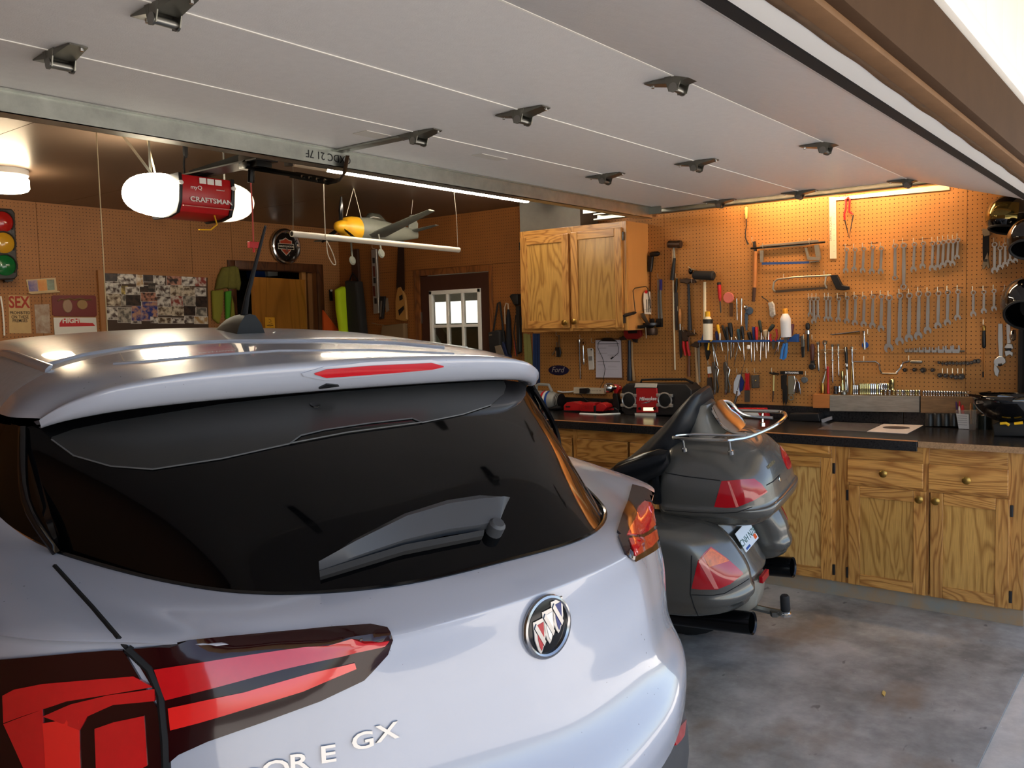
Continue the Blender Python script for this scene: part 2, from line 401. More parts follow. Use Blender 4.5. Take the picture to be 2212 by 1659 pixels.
# ceiling of sheets
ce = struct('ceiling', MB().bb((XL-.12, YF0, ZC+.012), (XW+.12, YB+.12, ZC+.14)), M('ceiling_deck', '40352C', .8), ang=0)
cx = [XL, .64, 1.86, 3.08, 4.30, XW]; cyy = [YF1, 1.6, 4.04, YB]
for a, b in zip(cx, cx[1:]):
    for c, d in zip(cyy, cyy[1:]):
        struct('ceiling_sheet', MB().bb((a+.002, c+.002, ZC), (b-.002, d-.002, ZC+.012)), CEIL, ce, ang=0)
struct('roof', MB().bb((XL-.7, -.75, 2.86), (XW+.7, YB+.7, 3.0)).bb((XL-.7, -.75, 2.70), (XW+.7, -.72, 2.9)), M('roof_shingle', '4A443E', .9), ang=0)
# front wall: header and side pieces
struct('wall_front', MB().bb((XL-.12, YF0, 2.155), (XW+.12, YF1, 2.86)).bb((XD+.02, YF0, -.1), (XW+.12, YF1, 2.155)).bb((XL-.12, YF0, -.1), (XL+.22, YF1, 2.155)), M('front_wall_sheathing', '8A8078', .7), ang=0)
hx = (XL+.2, XW+1.2)
for i in range(26):                     # white vertical board siding above the door
    a = XL-.5+i*.26
    struct('siding_board', MB().bb((a+.0015, YF0-.026, 2.352), (a+.2585, YF0-.006, 2.70)), TRIM_W, bpy.data.objects['wall_front'], bev=.002)
struct('trim_1', MB().bb((hx[0], YF0-.05, 2.298), (hx[1], YF0-.006, 2.352)), TRIM_W, bev=.004)                      # white drip moulding
struct('trim_2', MB().bb((hx[0], YF0-.034, 2.125), (hx[1], YF0, 2.296)), TRIM_B, bev=.004)                           # brown head board
struct('trim_3', MB().bb((hx[0], YF0-.008, 2.112), (hx[1], .555, 2.155)), M('tan_stop_paint', '7A5C42', .8, var=.1, spec=.1), bev=.003)   # tan stop
# wavy vinyl weather flap under the header
fm = MB(); rows = [[], [], []]
for i in range(121):
    x = hx[0]+(XD+.4-hx[0])*i/120; w = .0012*math.sin(i*.9)+.001*math.sin(i*.37)
    rows[0].append((x, .558, 2.150)); rows[1].append((x, .580+w*.5, 2.140+w)); rows[2].append((x, .604+w, 2.146-w*.4))
fm.grid(rows); flap = struct('trim_4', fm, TRIM_T, ang=60); sm = flap.modifiers.new('thick', 'SOLIDIFY'); sm.thickness = .004
struct('trim_5', MB().bb((hx[0], .607, 2.148), (XD+.2, YF1+.004, 2.156)), M('white_vinyl_jamb', 'FBFAF6', .6), bev=.001)                         # white underside of the head jamb
struct('trim_6', MB().bb((XD, YF0-.03, 0), (XD+.03, YF1, 2.15)), TRIM_B, bev=.003)                                   # right jamb
struct('soffit', MB().bb((XL-.7, -.74, 2.70), (XW+.7, YF0-.004, 2.72)), M('soffit_paint', 'C9B48A', .6), ang=0)
# ================================================================= garage door (open overhead)
ZD, YBm, ZBm = 2.345, .742, 2.182
DX0, DX1 = -.29, 5.33
DOORP = M('door_inner_steel', 'E4E2E0', .42, var=.03, vscale=30, bump=.25, bscale=220)
gd = thing('garage_door', 'open overhead garage door of grey steel sections hanging under the ceiling', 'garage door', ((DX0+DX1)/2, 2, ZD))
gx = -(DX0+DX1)/2
YS = [(YBm, ZBm), (1.297, ZD), (1.905, ZD), (2.415, ZD), (2.945, ZD)]
for i in range(4):
    (a, za), (b, zb) = YS[i], YS[i+1]
    t = Vector((0, b-a, zb-za)).normalized(); n = Vector((0, -t.z, t.y))
    p, q = Vector((0, a, za))+t*.0022, Vector((0, b, zb))-t*.0022
    vs = []
    for X in (DX0, DX1):
        for w in (p, q, q+n*.042, p+n*.042): vs.append((X+gx, w.y-2, w.z-ZD))
    MB().add(vs, [(0, 1, 2, 3), (7, 6, 5, 4), (0, 4, 5, 1), (1, 5, 6, 2), (2, 6, 7, 3), (3, 7, 4, 0)]).build('door_section', DOORP, gd, 0, bev=.0015)
    if i:
        MB().bb((DX0+gx, a-2-.0035, za-ZD-.0025), (DX1+gx, a-2+.0035, za-ZD+.006)).build('section_joint', TRIM_W, gd, 0)
t = Vector((0, YS[1][0]-YBm, ZD-ZBm)).normalized(); n = Vector((0, -t.z, t.y))
def drop(p, q, lo, hi):   # strip on the bottom end of the door, spanned by along-door p..q and normal lo..hi
    vs = []
    for X in (DX0, DX1):
        for u, v in ((p, lo), (q, lo), (q, hi), (p, hi)):
            w = Vector((0, YBm, ZBm))+t*u+n*v; vs.append((X+gx, w.y-2, w.z-ZD))
    return MB().add(vs, [(0, 1, 2, 3), (7, 6, 5, 4), (0, 4, 5, 1), (1, 5, 6, 2), (2, 6, 7, 3), (3, 7, 4, 0)])
drop(-.006, .004, -.004, .044).build('bottom_rail', M('door_edge_white', 'C8C6C6', .4), gd, 0, bev=.001)
drop(-.072, -.006, -.006, .036).build('bottom_seal', RUBBER, gd, 0, bev=.008)
def hinge(x, y, z, par, sc=1.0):
    h = MB()
    for s in (-1, 1):
        X = s*.03*sc
        h.add([(X-.0015, -.03, 0), (X-.0015, .03, 0), (X-.0015, .016, -.046), (X-.0015, -.016, -.046), (X+.0015, -.03, 0), (X+.0015, .03, 0), (X+.0015, .016, -.046), (X+.0015, -.016, -.046)],
              [(0, 1, 2, 3), (7, 6, 5, 4), (0, 4, 5, 1), (1, 5, 6, 2), (2, 6, 7, 3), (3, 7, 4, 0)])
    for s in (-1, 1):
        h.add([(-.032, s*.012, -.002), (.032, s*.012, -.002), (.024, s*.105, -.003), (-.024, s*.105, -.003), (-.032, s*.012, -.022), (.032, s*.012, -.022), (.024, s*.105, -.006), (-.024, s*.105, -.006)],
              [(0, 1, 2, 3), (7, 6, 5, 4), (0, 4, 5, 1), (1, 5, 6, 2), (2, 6, 7, 3), (3, 7, 4, 0)])
    o = h.build('hinge', M('hinge_steel', '75746C', .36, .9), par, 30, loc=(x+gx, y-2, z-ZD))
    MB().lathe((-.034*sc, 0, -.036), (.034*sc, 0, -.036), [(0, .015), (.08, .015), (.08, .011), (.92, .011), (.92, .015), (1, .015)], 14).build('roller_tube', STEEL, o)
    b = MB()
    for s in (-1, 1): b.lathe((.012, s*.094, -.003), (.012, s*.094, -.014), [(0, .006), (1, .005)], 8)
    b.build('bolt', CHROME, o)
for k, (yy, zz_) in enumerate(YS[1:4]):
    for j, x in enumerate((1.161, 2.531, 3.901, 5.27)):
        hinge(x, yy, zz_, gd, 1.0 if j < 3 else .7)
st = MB()                                # stiffening strut on the top section
st.bb((DX0+gx+.05, .885, -.072), (5.245+gx, .888, -.002)).bb((DX0+gx+.05, .885, -.072), (5.245+gx, .955, -.069)).bb((DX0+gx+.05, .952, -.072), (5.245+gx, .955, -.002)).bb((DX0+gx+.05, .865, -.006), (5.245+gx, .888, -.002)).bb((DX0+gx+.05, .952, -.006), (5.245+gx, .972, -.002))
so = st.build('strut', GALV, gd, 0)
text('strut_marking', 'CXDC 21 7F', .045, BLACK, so, Matrix.Translation((2.48+gx, .884, -.036)) @ Matrix.Rotation(math.radians(90), 4, 'X') @ Matrix.Rotation(math.radians(180), 4, 'Z'), .0003)
# perforated operator bracket on the top section
MB().bb((2.505+gx, .42, -.012), (2.555+gx, .93, -.002)).build('operator_bracket', GALV, gd, 0, bev=.003)
MB().bb((2.36+gx, .52, -.0035), (2.49+gx, .60, -.001)).build('warning_sticker', M('pale_sticker', 'D8D4CC', .5), gd, 0)
o = MB().bb((3.02+gx, .50, -.003), (3.20+gx, .56, -.001)).build('warning_sticker', M('pale_sticker'), gd, 0)
# top corner bracket
MB().bb((5.20+gx, .80, -.05), (5.215+gx, .97, -.002)).bb((5.20+gx, .90, -.05), (5.33+gx, .915, -.01)).tube([(5.215+gx, .95, -.03), (5.37+gx, .95, -.03)], .006).build('corner_bracket', STEEL, gd, 30)
# track
tk = thing('door_track', 'galvanised overhead track carrying the garage door along the tool wall', 'track', (5.385, 2.2, 2.352))
m_ = MB(); m_.bb((-.027, -1.05, .012), (.027, 1.22, .015)).bb((.024, -1.05, -.035), (.027, 1.22, .015)).bb((-.027, -1.05, -.035), (.027, 1.22, -.032)).bb((-.027, -1.05, -.035), (-.024, 1.22, -.024)).bb((-.027, -1.05, .004), (-.024, 1.22, .015))
pts = [(0, -1.2-.33*math.sin(a), -.01-.33*(1-math.cos(a))) for a in [i*math.pi/2/8 for i in range(4)]]
m_.build('track_channel', GALV, tk, 0)
MB().tube([(0, -1.05, -.01)]+pts, .022, 4).build('track_curve', GALV, tk, 30)
MB().bb((-.04, 1.12, .016), (-.036, 1.30, .045)).bb((-.04, 1.12, .016), (.0, 1.30, .019)).build('end_angle', GALV, tk, 0)
for yy in (.72, 1.14): MB().bb((.03, yy, 0), (.034, yy+.04, .192)).build('hanger_strap', GALV, tk, 0)
# spring drum / pipe box seen over the cabinet
MB().bb((5.49, 3.62, 2.303), (5.732, 4.18, 2.545)).build('utility_box', M('grey_board', '6C675F', .7, var=.1)).update_tag()
tag(bpy.data.objects['utility_box'], 'grey boxed-in duct on top of the upper oak cabinet', 'duct box')
# ================================================================= lamps
WARM = M('warm_lamp_glow', 'FFE2B4', .4, emit=30)
def lightmat(name, col, e):
    return M(name, col, .4, emit=e)
# opener -------------------------------------------------------
OP = Vector((2.555, 4.02, 2.285))
op = thing('garage_door_opener', 'red garage door opener with glowing white lamp covers hung from ceiling', 'door opener', OP)
b = MB()
prof = [(-.13, .07), (-.135, .02), (-.125, -.055), (-.10, -.105), (-.03, -.12), (.10, -.12), (.14, -.08), (.15, .07)]
vs = []
for x in (-.115, .115): vs += [(x, y, z) for y, z in prof]
n_ = len(prof); b.add(vs, [tuple(range(n_-1, -1, -1)), tuple(range(n_, 2*n_))]+[(i, (i+1) % n_, n_+(i+1) % n_, n_+i) for i in range(n_)])
body = b.build('housing', M('opener_red', 'B3181C', .3), op, 30, bev=.006)
for s, e, nm in ((-1, 15, 'lamp_cover'), (1, .55, 'lamp_cover')):
    rows = []
    for k in range(9):
        a = k/8*math.pi/2; x = s*(.125+.15*math.sin(a)); c = math.cos(a)**.6 if k < 8 else .02
        rows.append([(x, .01+.14*c*math.cos(t), -.02+.105*c*math.sin(t)) for t in [j*2*math.pi/28 for j in range(28)]])
    MB().grid(rows, True).build(nm, lightmat('opener_lamp_left' if s < 0 else 'opener_lamp_right', 'FFF0D2' if s < 0 else 'FFE9C8', e*.9), op, 60)
    bk = MB(); vs = []
    for x in (s*.112, s*.128):
        vs += [(x, y*1.06, z*1.08) for y, z in prof]
    bk.add(vs, [tuple(range(n_-1, -1, -1)), tuple(range(n_, 2*n_))]+[(i, (i+1) % n_, n_+(i+1) % n_, n_+i) for i in range(n_)])
    ck = bk.build('end_cheek', BLACK, op, 30, bev=.004)
    MB().lathe((s*.12, -.137, .028), (s*.12, -.147, .028), [(0, .011), (.7, .011), (1, .008)], 14).build('screw_cap', WHITE, op)
fr = Matrix.Translation((0, -.1365, 0)) @ Matrix.Rotation(math.radians(90), 4, 'X')
WP = M('white_print', 'F4F0EA', .5)
text('logo', 'CRAFTSMAN', .034, WP, op, Matrix.Translation((.02, -.1315, -.045)) @ Matrix.Rotation(math.radians(90-8), 4, 'X'), .0008, bold=.0008)
text('logo', 'myQ', .026, WP, op, Matrix.Translation((-.05, -.1365, .012)) @ Matrix.Rotation(math.radians(90+4), 4, 'X'), .0008)
text('small_print', 'connected', .009, WP, op, Matrix.Translation((.06, -.1365, .012)) @ Matrix.Rotation(math.radians(90), 4, 'X'), .0008)
for i in range(3): MB().bb((-.035+i*.036, -.1378, .034), (-.005+i*.036, -.135, .062)).build('icon_label', WP, op, 0)
MB().bb((-.112, -.139, -.0815), (.112, -.129, -.078)).build('trim_line', M('pale_red', 'D98A80', .4), op, 0)
MB().bb((-.05, -.62, .085), (.05, .12, .092)).build('rail_foot', BLACK, op, 0)
MB().tube([(0, -.02, .095), (0, -.75, .135), (0, -3.44, .150)], .026, 4).build('rail', M('black_rail', '121212', .8, spec=.15), op, 0, bev=.002)
for x, y, lean in ((-.17, .02, .0), (.17, .02, .0), (-.17, .0, -.22)):
    MB().tube([(x, y, .07), (x+lean*.6, y, .262)], .014, 4, flat=.25).build('hanger_strap', GALV, op, 30)
MB().bb((-.19, -.01, .06), (.19, .05, .075)).build('hanger_angle', GALV, op, 0)
MB().tube([(-.13, .05, .05), (-.145, .04, .12), (-.15, .06, .2), (-.15, .07, .25)], .004, 6).build('wire', M('cream_wire', 'D9CBA8', .5), op)
MB().tube([(.0, .06, .07), (.0, .06, .16), (.01, .06, .25)], .005, 6).lathe((.01, .06, .19), (.01, .06, .25), [(0, .006), (.3, .012), (1, .012)], 8).build('power_cord', BLACK, op)
MB().tube([(.03, -.13, -.115), (.035, -.14, -.16), (.0, -.15, -.19), (-.06, -.16, -.195)], .0035, 6).build('antenna_wire', YELLOW, op)
# trolley, arm, pull cord
ARM = M('black_arm_steel', '141414', .35, .7)
tr = MB(); tr.bb((-.035, -.60, .06), (.035, -.46, .125)).lathe((-.05, -.53, .075), (.05, -.53, .075), [(0, .022), (1, .022)], 12).tube([(0, -.50, .06), (0, -.49, .0)], .015)
tro = tr.build('trolley', ARM, op, 30, bev=.004)
am = MB(); am.tube([(0, -.54, .06), (0, -.86, -.012)], .016, 4, flat=.25).tube([(0, -.80, .0), (0, -1.06, -.062), (0, -1.11, -.062), (0, -1.145, -.035), (0, -1.168, .035)], .021, 4, flat=.22)
am.build('door_arm', ARM, op, 30)
for i in range(4): MB().lathe((-.012, -.88-i*.05, -.018-i*.012), (.012, -.88-i*.05, -.018-i*.012), [(0, .006), (1, .006)], 8).build('arm_bolt', CHROME, op)
RCORD = M('red_cord', 'B4372E', .6)
MB().tube([(0, -.49, 0), (.002, -.49, -.12), (.0, -.49, -.275)], .003, 6).build('release_cord', RCORD, op)
MB().box((0, -.49, -.29), (.045, .02, .03)).tube([(0, -.49, -.3), (0, -.49, -.325)], .005).build('release_handle', RED, op, 0, bev=.004)
op.scale = (1.22, 1, 1)
# white bead on string, pull string at left -------------------
p = onZ(208, 282, 2.33); q = Vector((p.x, p.y, 1.0))
tag(MB().tube([p, q], .0022, 6).build('pull_string', M('cream_string', 'CDB58A', .7)), 'thin cream pull string hanging in front of the back wall', 'string')
# ceiling drum lamp -------------------------------------------
cp = onZ(0, 372, ZC); cp = Vector((2.39, 5.55, ZC))
cp = Vector((onZ(8, 385, 2.50).x, onZ(8, 385, 2.50).y, ZC))
cl = thing('ceiling_lamp', 'round white glowing ceiling lamp near the traffic light', 'ceiling lamp', cp)
MB().lathe((0, 0, 0), (0, 0, -.045), [(0, .13), (.7, .13), (1, .12)], 32).build('lamp_base', WHITE, cl)
MB().lathe((0, 0, -.045), (0, 0, -.125), [(0, .122), (.1, .13), (.75, .13), (.9, .122), (1, .10)], 32).build('glass_shade', lightmat('lamp_glass_glow', 'FFE4BC', 12), cl)
# LED tube ----------------------------------------------------
a, c = onZ(705, 367, 2.49), onZ(1143, 435, 2.49); yt = (a.y+c.y)/2
ld = thing('tube_light', 'long glowing LED tube light on the ceiling behind the raised door', 'tube light', ((a.x+c.x)/2, yt, 2.49))
hl = (c.x-a.x)/2; GLOW = lightmat('led_tube_glow', 'FFF3E0', 20)
MB().lathe((-hl, 0, 0), (hl*.40, 0, 0), [(0, .013), (1, .013)], 12).build('tube', GLOW, ld)
MB().lathe((hl*.405, 0, 0), (hl, 0, 0), [(0, .013), (.97, .013), (1, .008)], 12).build('tube', GLOW, ld)
MB().bb((-hl-.26, -.025, .016), (hl, .025, .034)).build('batten', M('cream_batten', 'D9CDB8', .4), ld, 0)
MB().lathe((-hl-.24, 0, 0), (-hl-.01, 0, 0), [(0, .013), (1, .013)], 12).build('unlit_tube', M('tube_off', 'B9A890', .3), ld)
MB().box((-hl-.27, 0, .01), (.03, .04, .05)).build('tube_end', BLACK, ld, 0, bev=.003)
# shop light above the raised door, over the bench -------------
sl = thing('shop_light', 'shop light fixture on the ceiling above the raised door beside tool wall', 'shop light', (5.52, 1.85, 2.53))
MB().bb((-.06, -.66, -.02), (.06, .66, .008)).build('reflector', WHITE, sl, 0)
for s in (-.03, .03): MB().lathe((s, -.62, -.034), (s, .62, -.034), [(0, .013), (1, .013)], 10).build('tube', lightmat('shop_tube_glow', 'FFD9AC', 14.5), sl)
# ================================================================= base cabinets and worktop
FX = 5.0                                  # face frame plane
def crect(x0, y0, x1, y1, X):
    """pixel box on plane X -> (Ylow, Yhigh, zlow, zhigh)"""
    p, q = onX(x0, y0, X), onX(x1, y1, X)
    return min(p.y, q.y), max(p.y, q.y), min(p.z, q.z), max(p.z, q.z)
def knob(par, y, z, x):
    MB().lathe((x, y, z), (x-.03, y, z), [(0, .016), (.15, .009), (.45, .009), (.6, .020), (.85, .021), (1, .012)], 16).build('knob', BRASS, par)
def raised_door(par, r, X, panel, knob_at=None, hinge_side=None, t=.02, st=.062):
    y0, y1, z0, z1 = r; x0 = X-par.location.x; oy, oz = par.location.y, par.location.z
    d = thing_part('door', par)
    for a, b_, c_, e_ in ((y0, y0+st, z0, z1), (y1-st, y1, z0, z1)):
        MB().bb((x0-t, a-oy, c_-oz), (x0, b_-oy, e_-oz)).build('door_stile', OAK_V, d, 0, bev=.0035)
    for c_, e_ in ((z0, z0+st), (z1-st, z1)):
        MB().bb((x0-t+.0008, y0+st-oy, c_-oz), (x0, y1-st-oy, e_-oz)).build('door_rail', OAK_H, d, 0, bev=.0035)
    MB().bb((x0-t*.45, y0+st-.004-oy, z0+st-.004-oz), (x0-.002, y1-st+.004-oy, z1-st+.004-oz)).build('door_panel', panel, d, 0)
    if knob_at: knob(d, knob_at[0]-oy, knob_at[1]-oz, x0-t)
    if hinge_side is not None:
        for zz_ in (z0+.06, z1-.06):
            yy = y1+.008 if hinge_side > 0 else y0-.008
            MB().bb((x0-.012, yy-.007-oy, zz_-.03-oz), (x0+.0, yy+.007-oy, zz_+.03-oz)).build('hinge', DARKST, d, 0, bev=.002)
    return d
def thing_part(name, par):
    o = bpy.data.objects.new(name, None); COL.objects.link(o); o.parent = par; o.empty_display_size = .03; return o
def drawer(par, r, X, kn=True, t=.02):
    y0, y1, z0, z1 = r; x0 = X-par.location.x; oy, oz = par.location.y, par.location.z
    d = MB().bb((x0-t, y0-oy, z0-oz), (x0, y1-oy, z1-oz)).build('drawer_front', OAK_H, par, 0, bev=.004)
    if kn: knob(d, (y0+y1)/2-oy, (z0+z1)/2-oz, x0-t)
def base_cab(y0, y1, label, stiles, rails, ztop=.885, kick=.10):
    c = thing('base_cabinet', label, 'cabinet', (FX, (y0+y1)/2, 0), group='oak base cabinets under the worktop')
    h = (y1-y0)/2
    MB().bb((.02, -h+.002, .09), (.70, h-.002, ztop)).build('carcass', PLY, c, 0)
    for a, b_ in stiles: MB().bb((0, a-c.location.y, .085), (.02, b_-c.location.y, ztop)).build('face_stile', OAK_V, c, 0, bev=.002)
    for a, b_, z0, z1 in rails: MB().bb((.0005, a-c.location.y, z0), (.02, b_-c.location.y, z1)).build('face_rail', OAK_H, c, 0, bev=.002)
    return c
DXP = 4.985
D1 = crect(1831, 988, 1994, 1056, DXP); D2 = crect(2006, 1001, 2178, 1075, DXP)
E1 = crect(1833, 1062, 1999, 1288, DXP); E2 = crect(2010, 1074, 2178, 1314, DXP)
zd0, zd1 = (D1[2]+D2[2])/2+.004, .80
ze0, ze1 = .088, zd0-.016
D1 = (D1[0], D1[1], zd0, zd1); D2 = (D2[0], D2[1], zd0, zd1); E1 = (E1[0], E1[1], ze0, ze1); E2 = (E2[0], E2[1], ze0, ze1)
yr, yl = .668, 1.602
c1 = base_cab(yr, yl, 'oak base cabinet with two drawers and two doors nearest the open door', [(yr, D2[0]+.006), (D1[0]-.028, D1[0]+.006), (D1[1]-.006, yl)], [(D2[0]+.006, D1[1]-.006, zd1-.006, .885), (D2[0]+.006, D1[1]-.006, ze1-.006, zd0+.006), (D2[0]+.006, D1[1]-.006, .085, ze0+.006)])
drawer(c1, D1, FX); drawer(c1, D2, FX)
raised_door(c1, E1, FX, OAK_P, (E1[0]+.03, ze1-.04), 1); raised_door(c1, E2, FX, OAK_P, (E2[1]-.03, ze1-.04), -1)
G1 = crect(1700, 984, 1797, 1252, DXP); gy0 = G1[0]; G1 = (gy0, gy0+.40, .092, .795)
yl2 = yl+.93
c2 = base_cab(yl, yl2, 'oak base cabinet behind the motorcycle with pale veneer door', [(yl, gy0+.006), (gy0+.394, gy0+.43), (yl2-.03, yl2)], [(gy0+.006, yl2-.03, .79, .885), (gy0+.006, yl2-.03, .085, .098)])
raised_door(c2, G1, FX, OAK_L, None, -1); raised_door(c2, (gy0+.425, gy0+.82, .092, .795), FX, OAK_L, None, 1)
MB().bb((-.028, gy0+.01-c2.location.y, .815), (0, gy0+.40-c2.location.y, .872)).build('drawer_front', OAK_H, c2, 0, bev=.006)
c3 = base_cab(yl2, 4.42, 'oak base cabinet below the red radio and chargers', [(yl2, yl2+.04), (3.35, 3.39), (4.24, 4.42)], [(yl2, 4.42, .80, .885), (yl2, 4.42, .62, .65), (yl2, 4.42, .085, .10)])
for a, b_ in ((yl2+.045, 2.93), (2.95, 3.345), (3.395, 3.80), (3.83, 4.235)):
    drawer(c3, (a, b_, .652, .80), FX, False); raised_door(c3, (a, b_, .10, .62), FX, OAK_L)
kick = MB().bb((FX+.012, yr, 0), (FX+.03, 4.42, .088)).build('plinth_board', M('scuffed_plinth', 'A8845A', .6, var=.3, vscale=7, col2='8C8A80'))
tag(kick, 'scuffed wooden plinth board running along the floor under the cabinets', 'plinth')
wt = thing('worktop', 'black granite-look laminate worktop along the tool wall', 'worktop', (5.28, 2.4, .90))
MB().bb((4.975-5.28, .665-2.4, -.012), (5.733-5.28, 4.55-2.4, .02)).build('top', GRANITE, wt, 0, bev=.003)
for a, b_, lb in ((.668, 1.42, 'right'), (1.424, 4.55, 'left')): tag(MB().bb((5.712, a, .9205), (5.7335, b_, onX(1716, 877, 5.712).z)).build('backsplash', GRANITE, None, 0, bev=.002), f'{lb} length of black granite-look backsplash behind the worktop', 'backsplash', 'backsplash boards')
ye = onX(1982, 955, 4.97).y
for a, b_ in ((ye, 2.9), (2.904, 4.55)):
    MB().bb((4.958-5.28, a-2.4, -.034), (4.975-5.28, b_-2.4, .019)).build('edge_strip', GRANITE, wt, 0, bev=.002)
    MB().bb((4.957-5.28, a-2.4, .0185), (4.977-5.28, b_-2.4, .0225)).build('edge_bead', M('copper_bead', 'B87B4C', .35), wt, 0)
MB().bb((4.968-5.28, .665-2.4, -.012), (4.975-5.28, ye-.003-2.4, .0195)).build('raw_edge', M('chipboard', '9C7A58', .8, var=.35, vscale=120), wt, 0)
# ================================================================= upper cabinet
UX = 5.42
uc = thing('wall_cabinet', 'two-door oak wall cabinet hanging above the red radio', 'cabinet', (UX, 3.663, 1.535))
U = crect(1124, 502, 1353, 712, UX)
uy0, uy1, uz0, uz1 = 3.190, 4.134, 1.530, 2.299
oy, oz = 3.663, 1.535
MB().bb((.02, uy0-oy, uz0-oz), (.312, uy1-oy, uz1-oz)).build('carcass', PLY, uc, 0)
yc = onX(1234, 600, UX).y
for a, b_ in ((uy0, uy0+.055), (yc-.03, yc+.03), (uy1-.045, uy1)): MB().bb((0, a-oy, uz0-oz), (.02, b_-oy, uz1-oz)).build('face_stile', OAK_V, uc, 0, bev=.002)
for a, b_ in ((uz0, uz0+.045), (uz1-.06, uz1)): MB().bb((.0005, uy0+.04-oy, a-oz), (.02, uy1-.03-oy, b_-oz)).build('face_rail', OAK_H, uc, 0, bev=.002)
raised_door(uc, (yc+.012, uy1-.018, uz0+.025, uz1-.05), UX, OAK_P, (yc+.045, uz0+.065), 1, st=.058)
raised_door(uc, (uy0+.03, yc-.012, uz0+.02, uz1-.045), UX, OAK_P, (yc-.04, uz0+.07), -1, st=.058)
# ================================================================= the parked car
CPAINT = M('pearl_white_paint', 'A9ABB5', .24, coat=.9, spec=.5)
def speckle(m, col):
    N = m.node_tree.nodes; L = m.node_tree.links; b = N['Principled BSDF']
    tc = N.new('ShaderNodeTexCoord'); v = N.new('ShaderNodeTexVoronoi'); v.inputs['Scale'].default_value = 42; L.new(tc.outputs['Object'], v.inputs['Vector'])
    n = N.new('ShaderNodeTexNoise'); n.inputs['Scale'].default_value = 3; L.new(tc.outputs['Object'], n.inputs['Vector'])
    mr = N.new('ShaderNodeMapRange'); mr.inputs[1].default_value = .45; mr.inputs[2].default_value = .75; mr.inputs[3].default_value = 0; mr.inputs[4].default_value = .11; L.new(n.outputs['Fac'], mr.inputs[0])
    lt = N.new('ShaderNodeMath'); lt.operation = 'LESS_THAN'; L.new(v.outputs['Distance'], lt.inputs[0]); L.new(mr.outputs[0], lt.inputs[1])
    mx = N.new('ShaderNodeMix'); mx.data_type = 'RGBA'; L.new(lt.outputs[0], mx.inputs[0]); mx.inputs[6].default_value = b.inputs['Base Color'].default_value; mx.inputs[7].default_value = lin(col); L.new(mx.outputs[2], b.inputs['Base Color'])
speckle(CPAINT, '7A7A80')
BCHR = M('badge_chrome', '9C9C9E', .18, 1)
CROOF = M('pearl_white_roof_dusty', 'B9B9BC', .30, coat=.7, var=.10, vscale=55)
CGLASS = M('privacy_glass', '040405', .05, spec=.22)
CBAND = M('window_band_grey', '252524', .3, spec=.4)
CBLACK = M('gloss_black_trim', '08080A', .10)
CCLAD = M('grey_black_cladding', '3A3A3C', .6, bump=.2, bscale=300)
LDARK = M('smoked_lamp_lens', '240608', .1, coat=.35, spec=.3)
LRED = M('red_lamp_lens', 'C2141A', .10, coat=1.0, var=.06, vscale=30)
LREDB = M('bright_red_lamp_lens', 'E4231F', .14, coat=1.0)
SEAM = M('panel_gap', '0A0A0C', .8)
CE = Vector((1.32282, .97, 0)); CTH = math.radians(-11)
car = thing('car', 'white compact SUV parked nose-in, seen from its left rear corner', 'car', CE, rot=CTH)
CMI = car.matrix_world.inverted()
def catmull(P, n):
    """P list of Vectors -> dense polyline with n samples per span"""
    out = []
    k = len(P)
    for i in range(k-1):
        p0, p1, p2, p3 = P[max(i-1, 0)], P[i], P[i+1], P[min(i+2, k-1)]
        for j in range(n):
            t = j/n; t2 = t*t; t3 = t2*t
            out.append(.5*((2*p1)+(p2-p0)*t+(2*p0-5*p1+4*p2-p3)*t2+(3*p1-p0-3*p2+p3)*t3))
    out.append(P[-1].copy()); return out
def extra(x, w=1.0):
    if x <= 0: return 0
    t = min(1, max(0, (x-.08)/.42)); return .058*w*t*t*(3-2*t)
def mirror_row(row, w=0):
    r = [Vector((p[0], p[1]+extra(p[0], w), p[2]+extra(p[0], w)*.33)) for p in row]
    if w: return [Vector((-p[0], p[1], p[2])) for p in row[:0:-1]]+r
    return [Vector((-p.x, p.y, p.z)) for p in r[:0:-1]]+r
def loft(rows, nu, nv, mirror=True, ws=None):
    R = [catmull(mirror_row(r, ws[i] if ws else 0) if mirror else [Vector(p) for p in r], nu) for i, r in enumerate(rows)]
    cols = [catmull([R[i][j] for i in range(len(R))], nv) for j in range(len(R[0]))]
    return [[cols[j][i] for j in range(len(cols))] for i in range(len(cols[0]))]
# stations: right half, centre -> corner -> along the flank (x, forward from badge, height)
B0 = [(0,.115,1.12),(.25,.135,1.12),(.44,.25,1.122),(.565,.42,1.137),(.68,.66,1.168),(.735,.82,1.21),(.77,.96,1.28),(.79,1.35,1.33),(.80,3.2,1.22)]
B1 = [(0,.070,1.108),(.25,.085,1.106),(.49,.18,1.106),(.63,.36,1.122),(.75,.58,1.15),(.80,.80,1.175),(.84,1.0,1.2),(.855,1.4,1.2),(.86,3.2,1.12)]
B2 = [(0,.012,1.085),(.31,.020,1.078),(.47,.10,1.08),(.58,.16,1.09),(.685,.225,1.105),(.78,.305,1.115),(.85,.45,1.11),(.895,.75,1.06),(.90,3.2,.98)]
B25 = [(0,.002,1.070),(.31,.016,1.062),(.47,.088,1.065),(.59,.15,1.075),(.70,.22,1.085),(.80,.305,1.09),(.865,.45,1.085),(.898,.75,1.04),(.905,3.2,.96)]
B3 = [(0,-.002,1.0),(.33,.022,1.0),(.49,.075,1.0),(.61,.138,1.0),(.715,.21,1.0),(.81,.30,1.0),(.875,.43,1.0),(.905,.74,1.0),(.91,3.2,.9)]
B4 = [(0,-.012,.91),(.33,.012,.91),(.5,.062,.91),(.63,.13,.91),(.74,.205,.91),(.83,.295,.91),(.888,.42,.91),(.908,.74,.91),(.912,3.2,.82)]
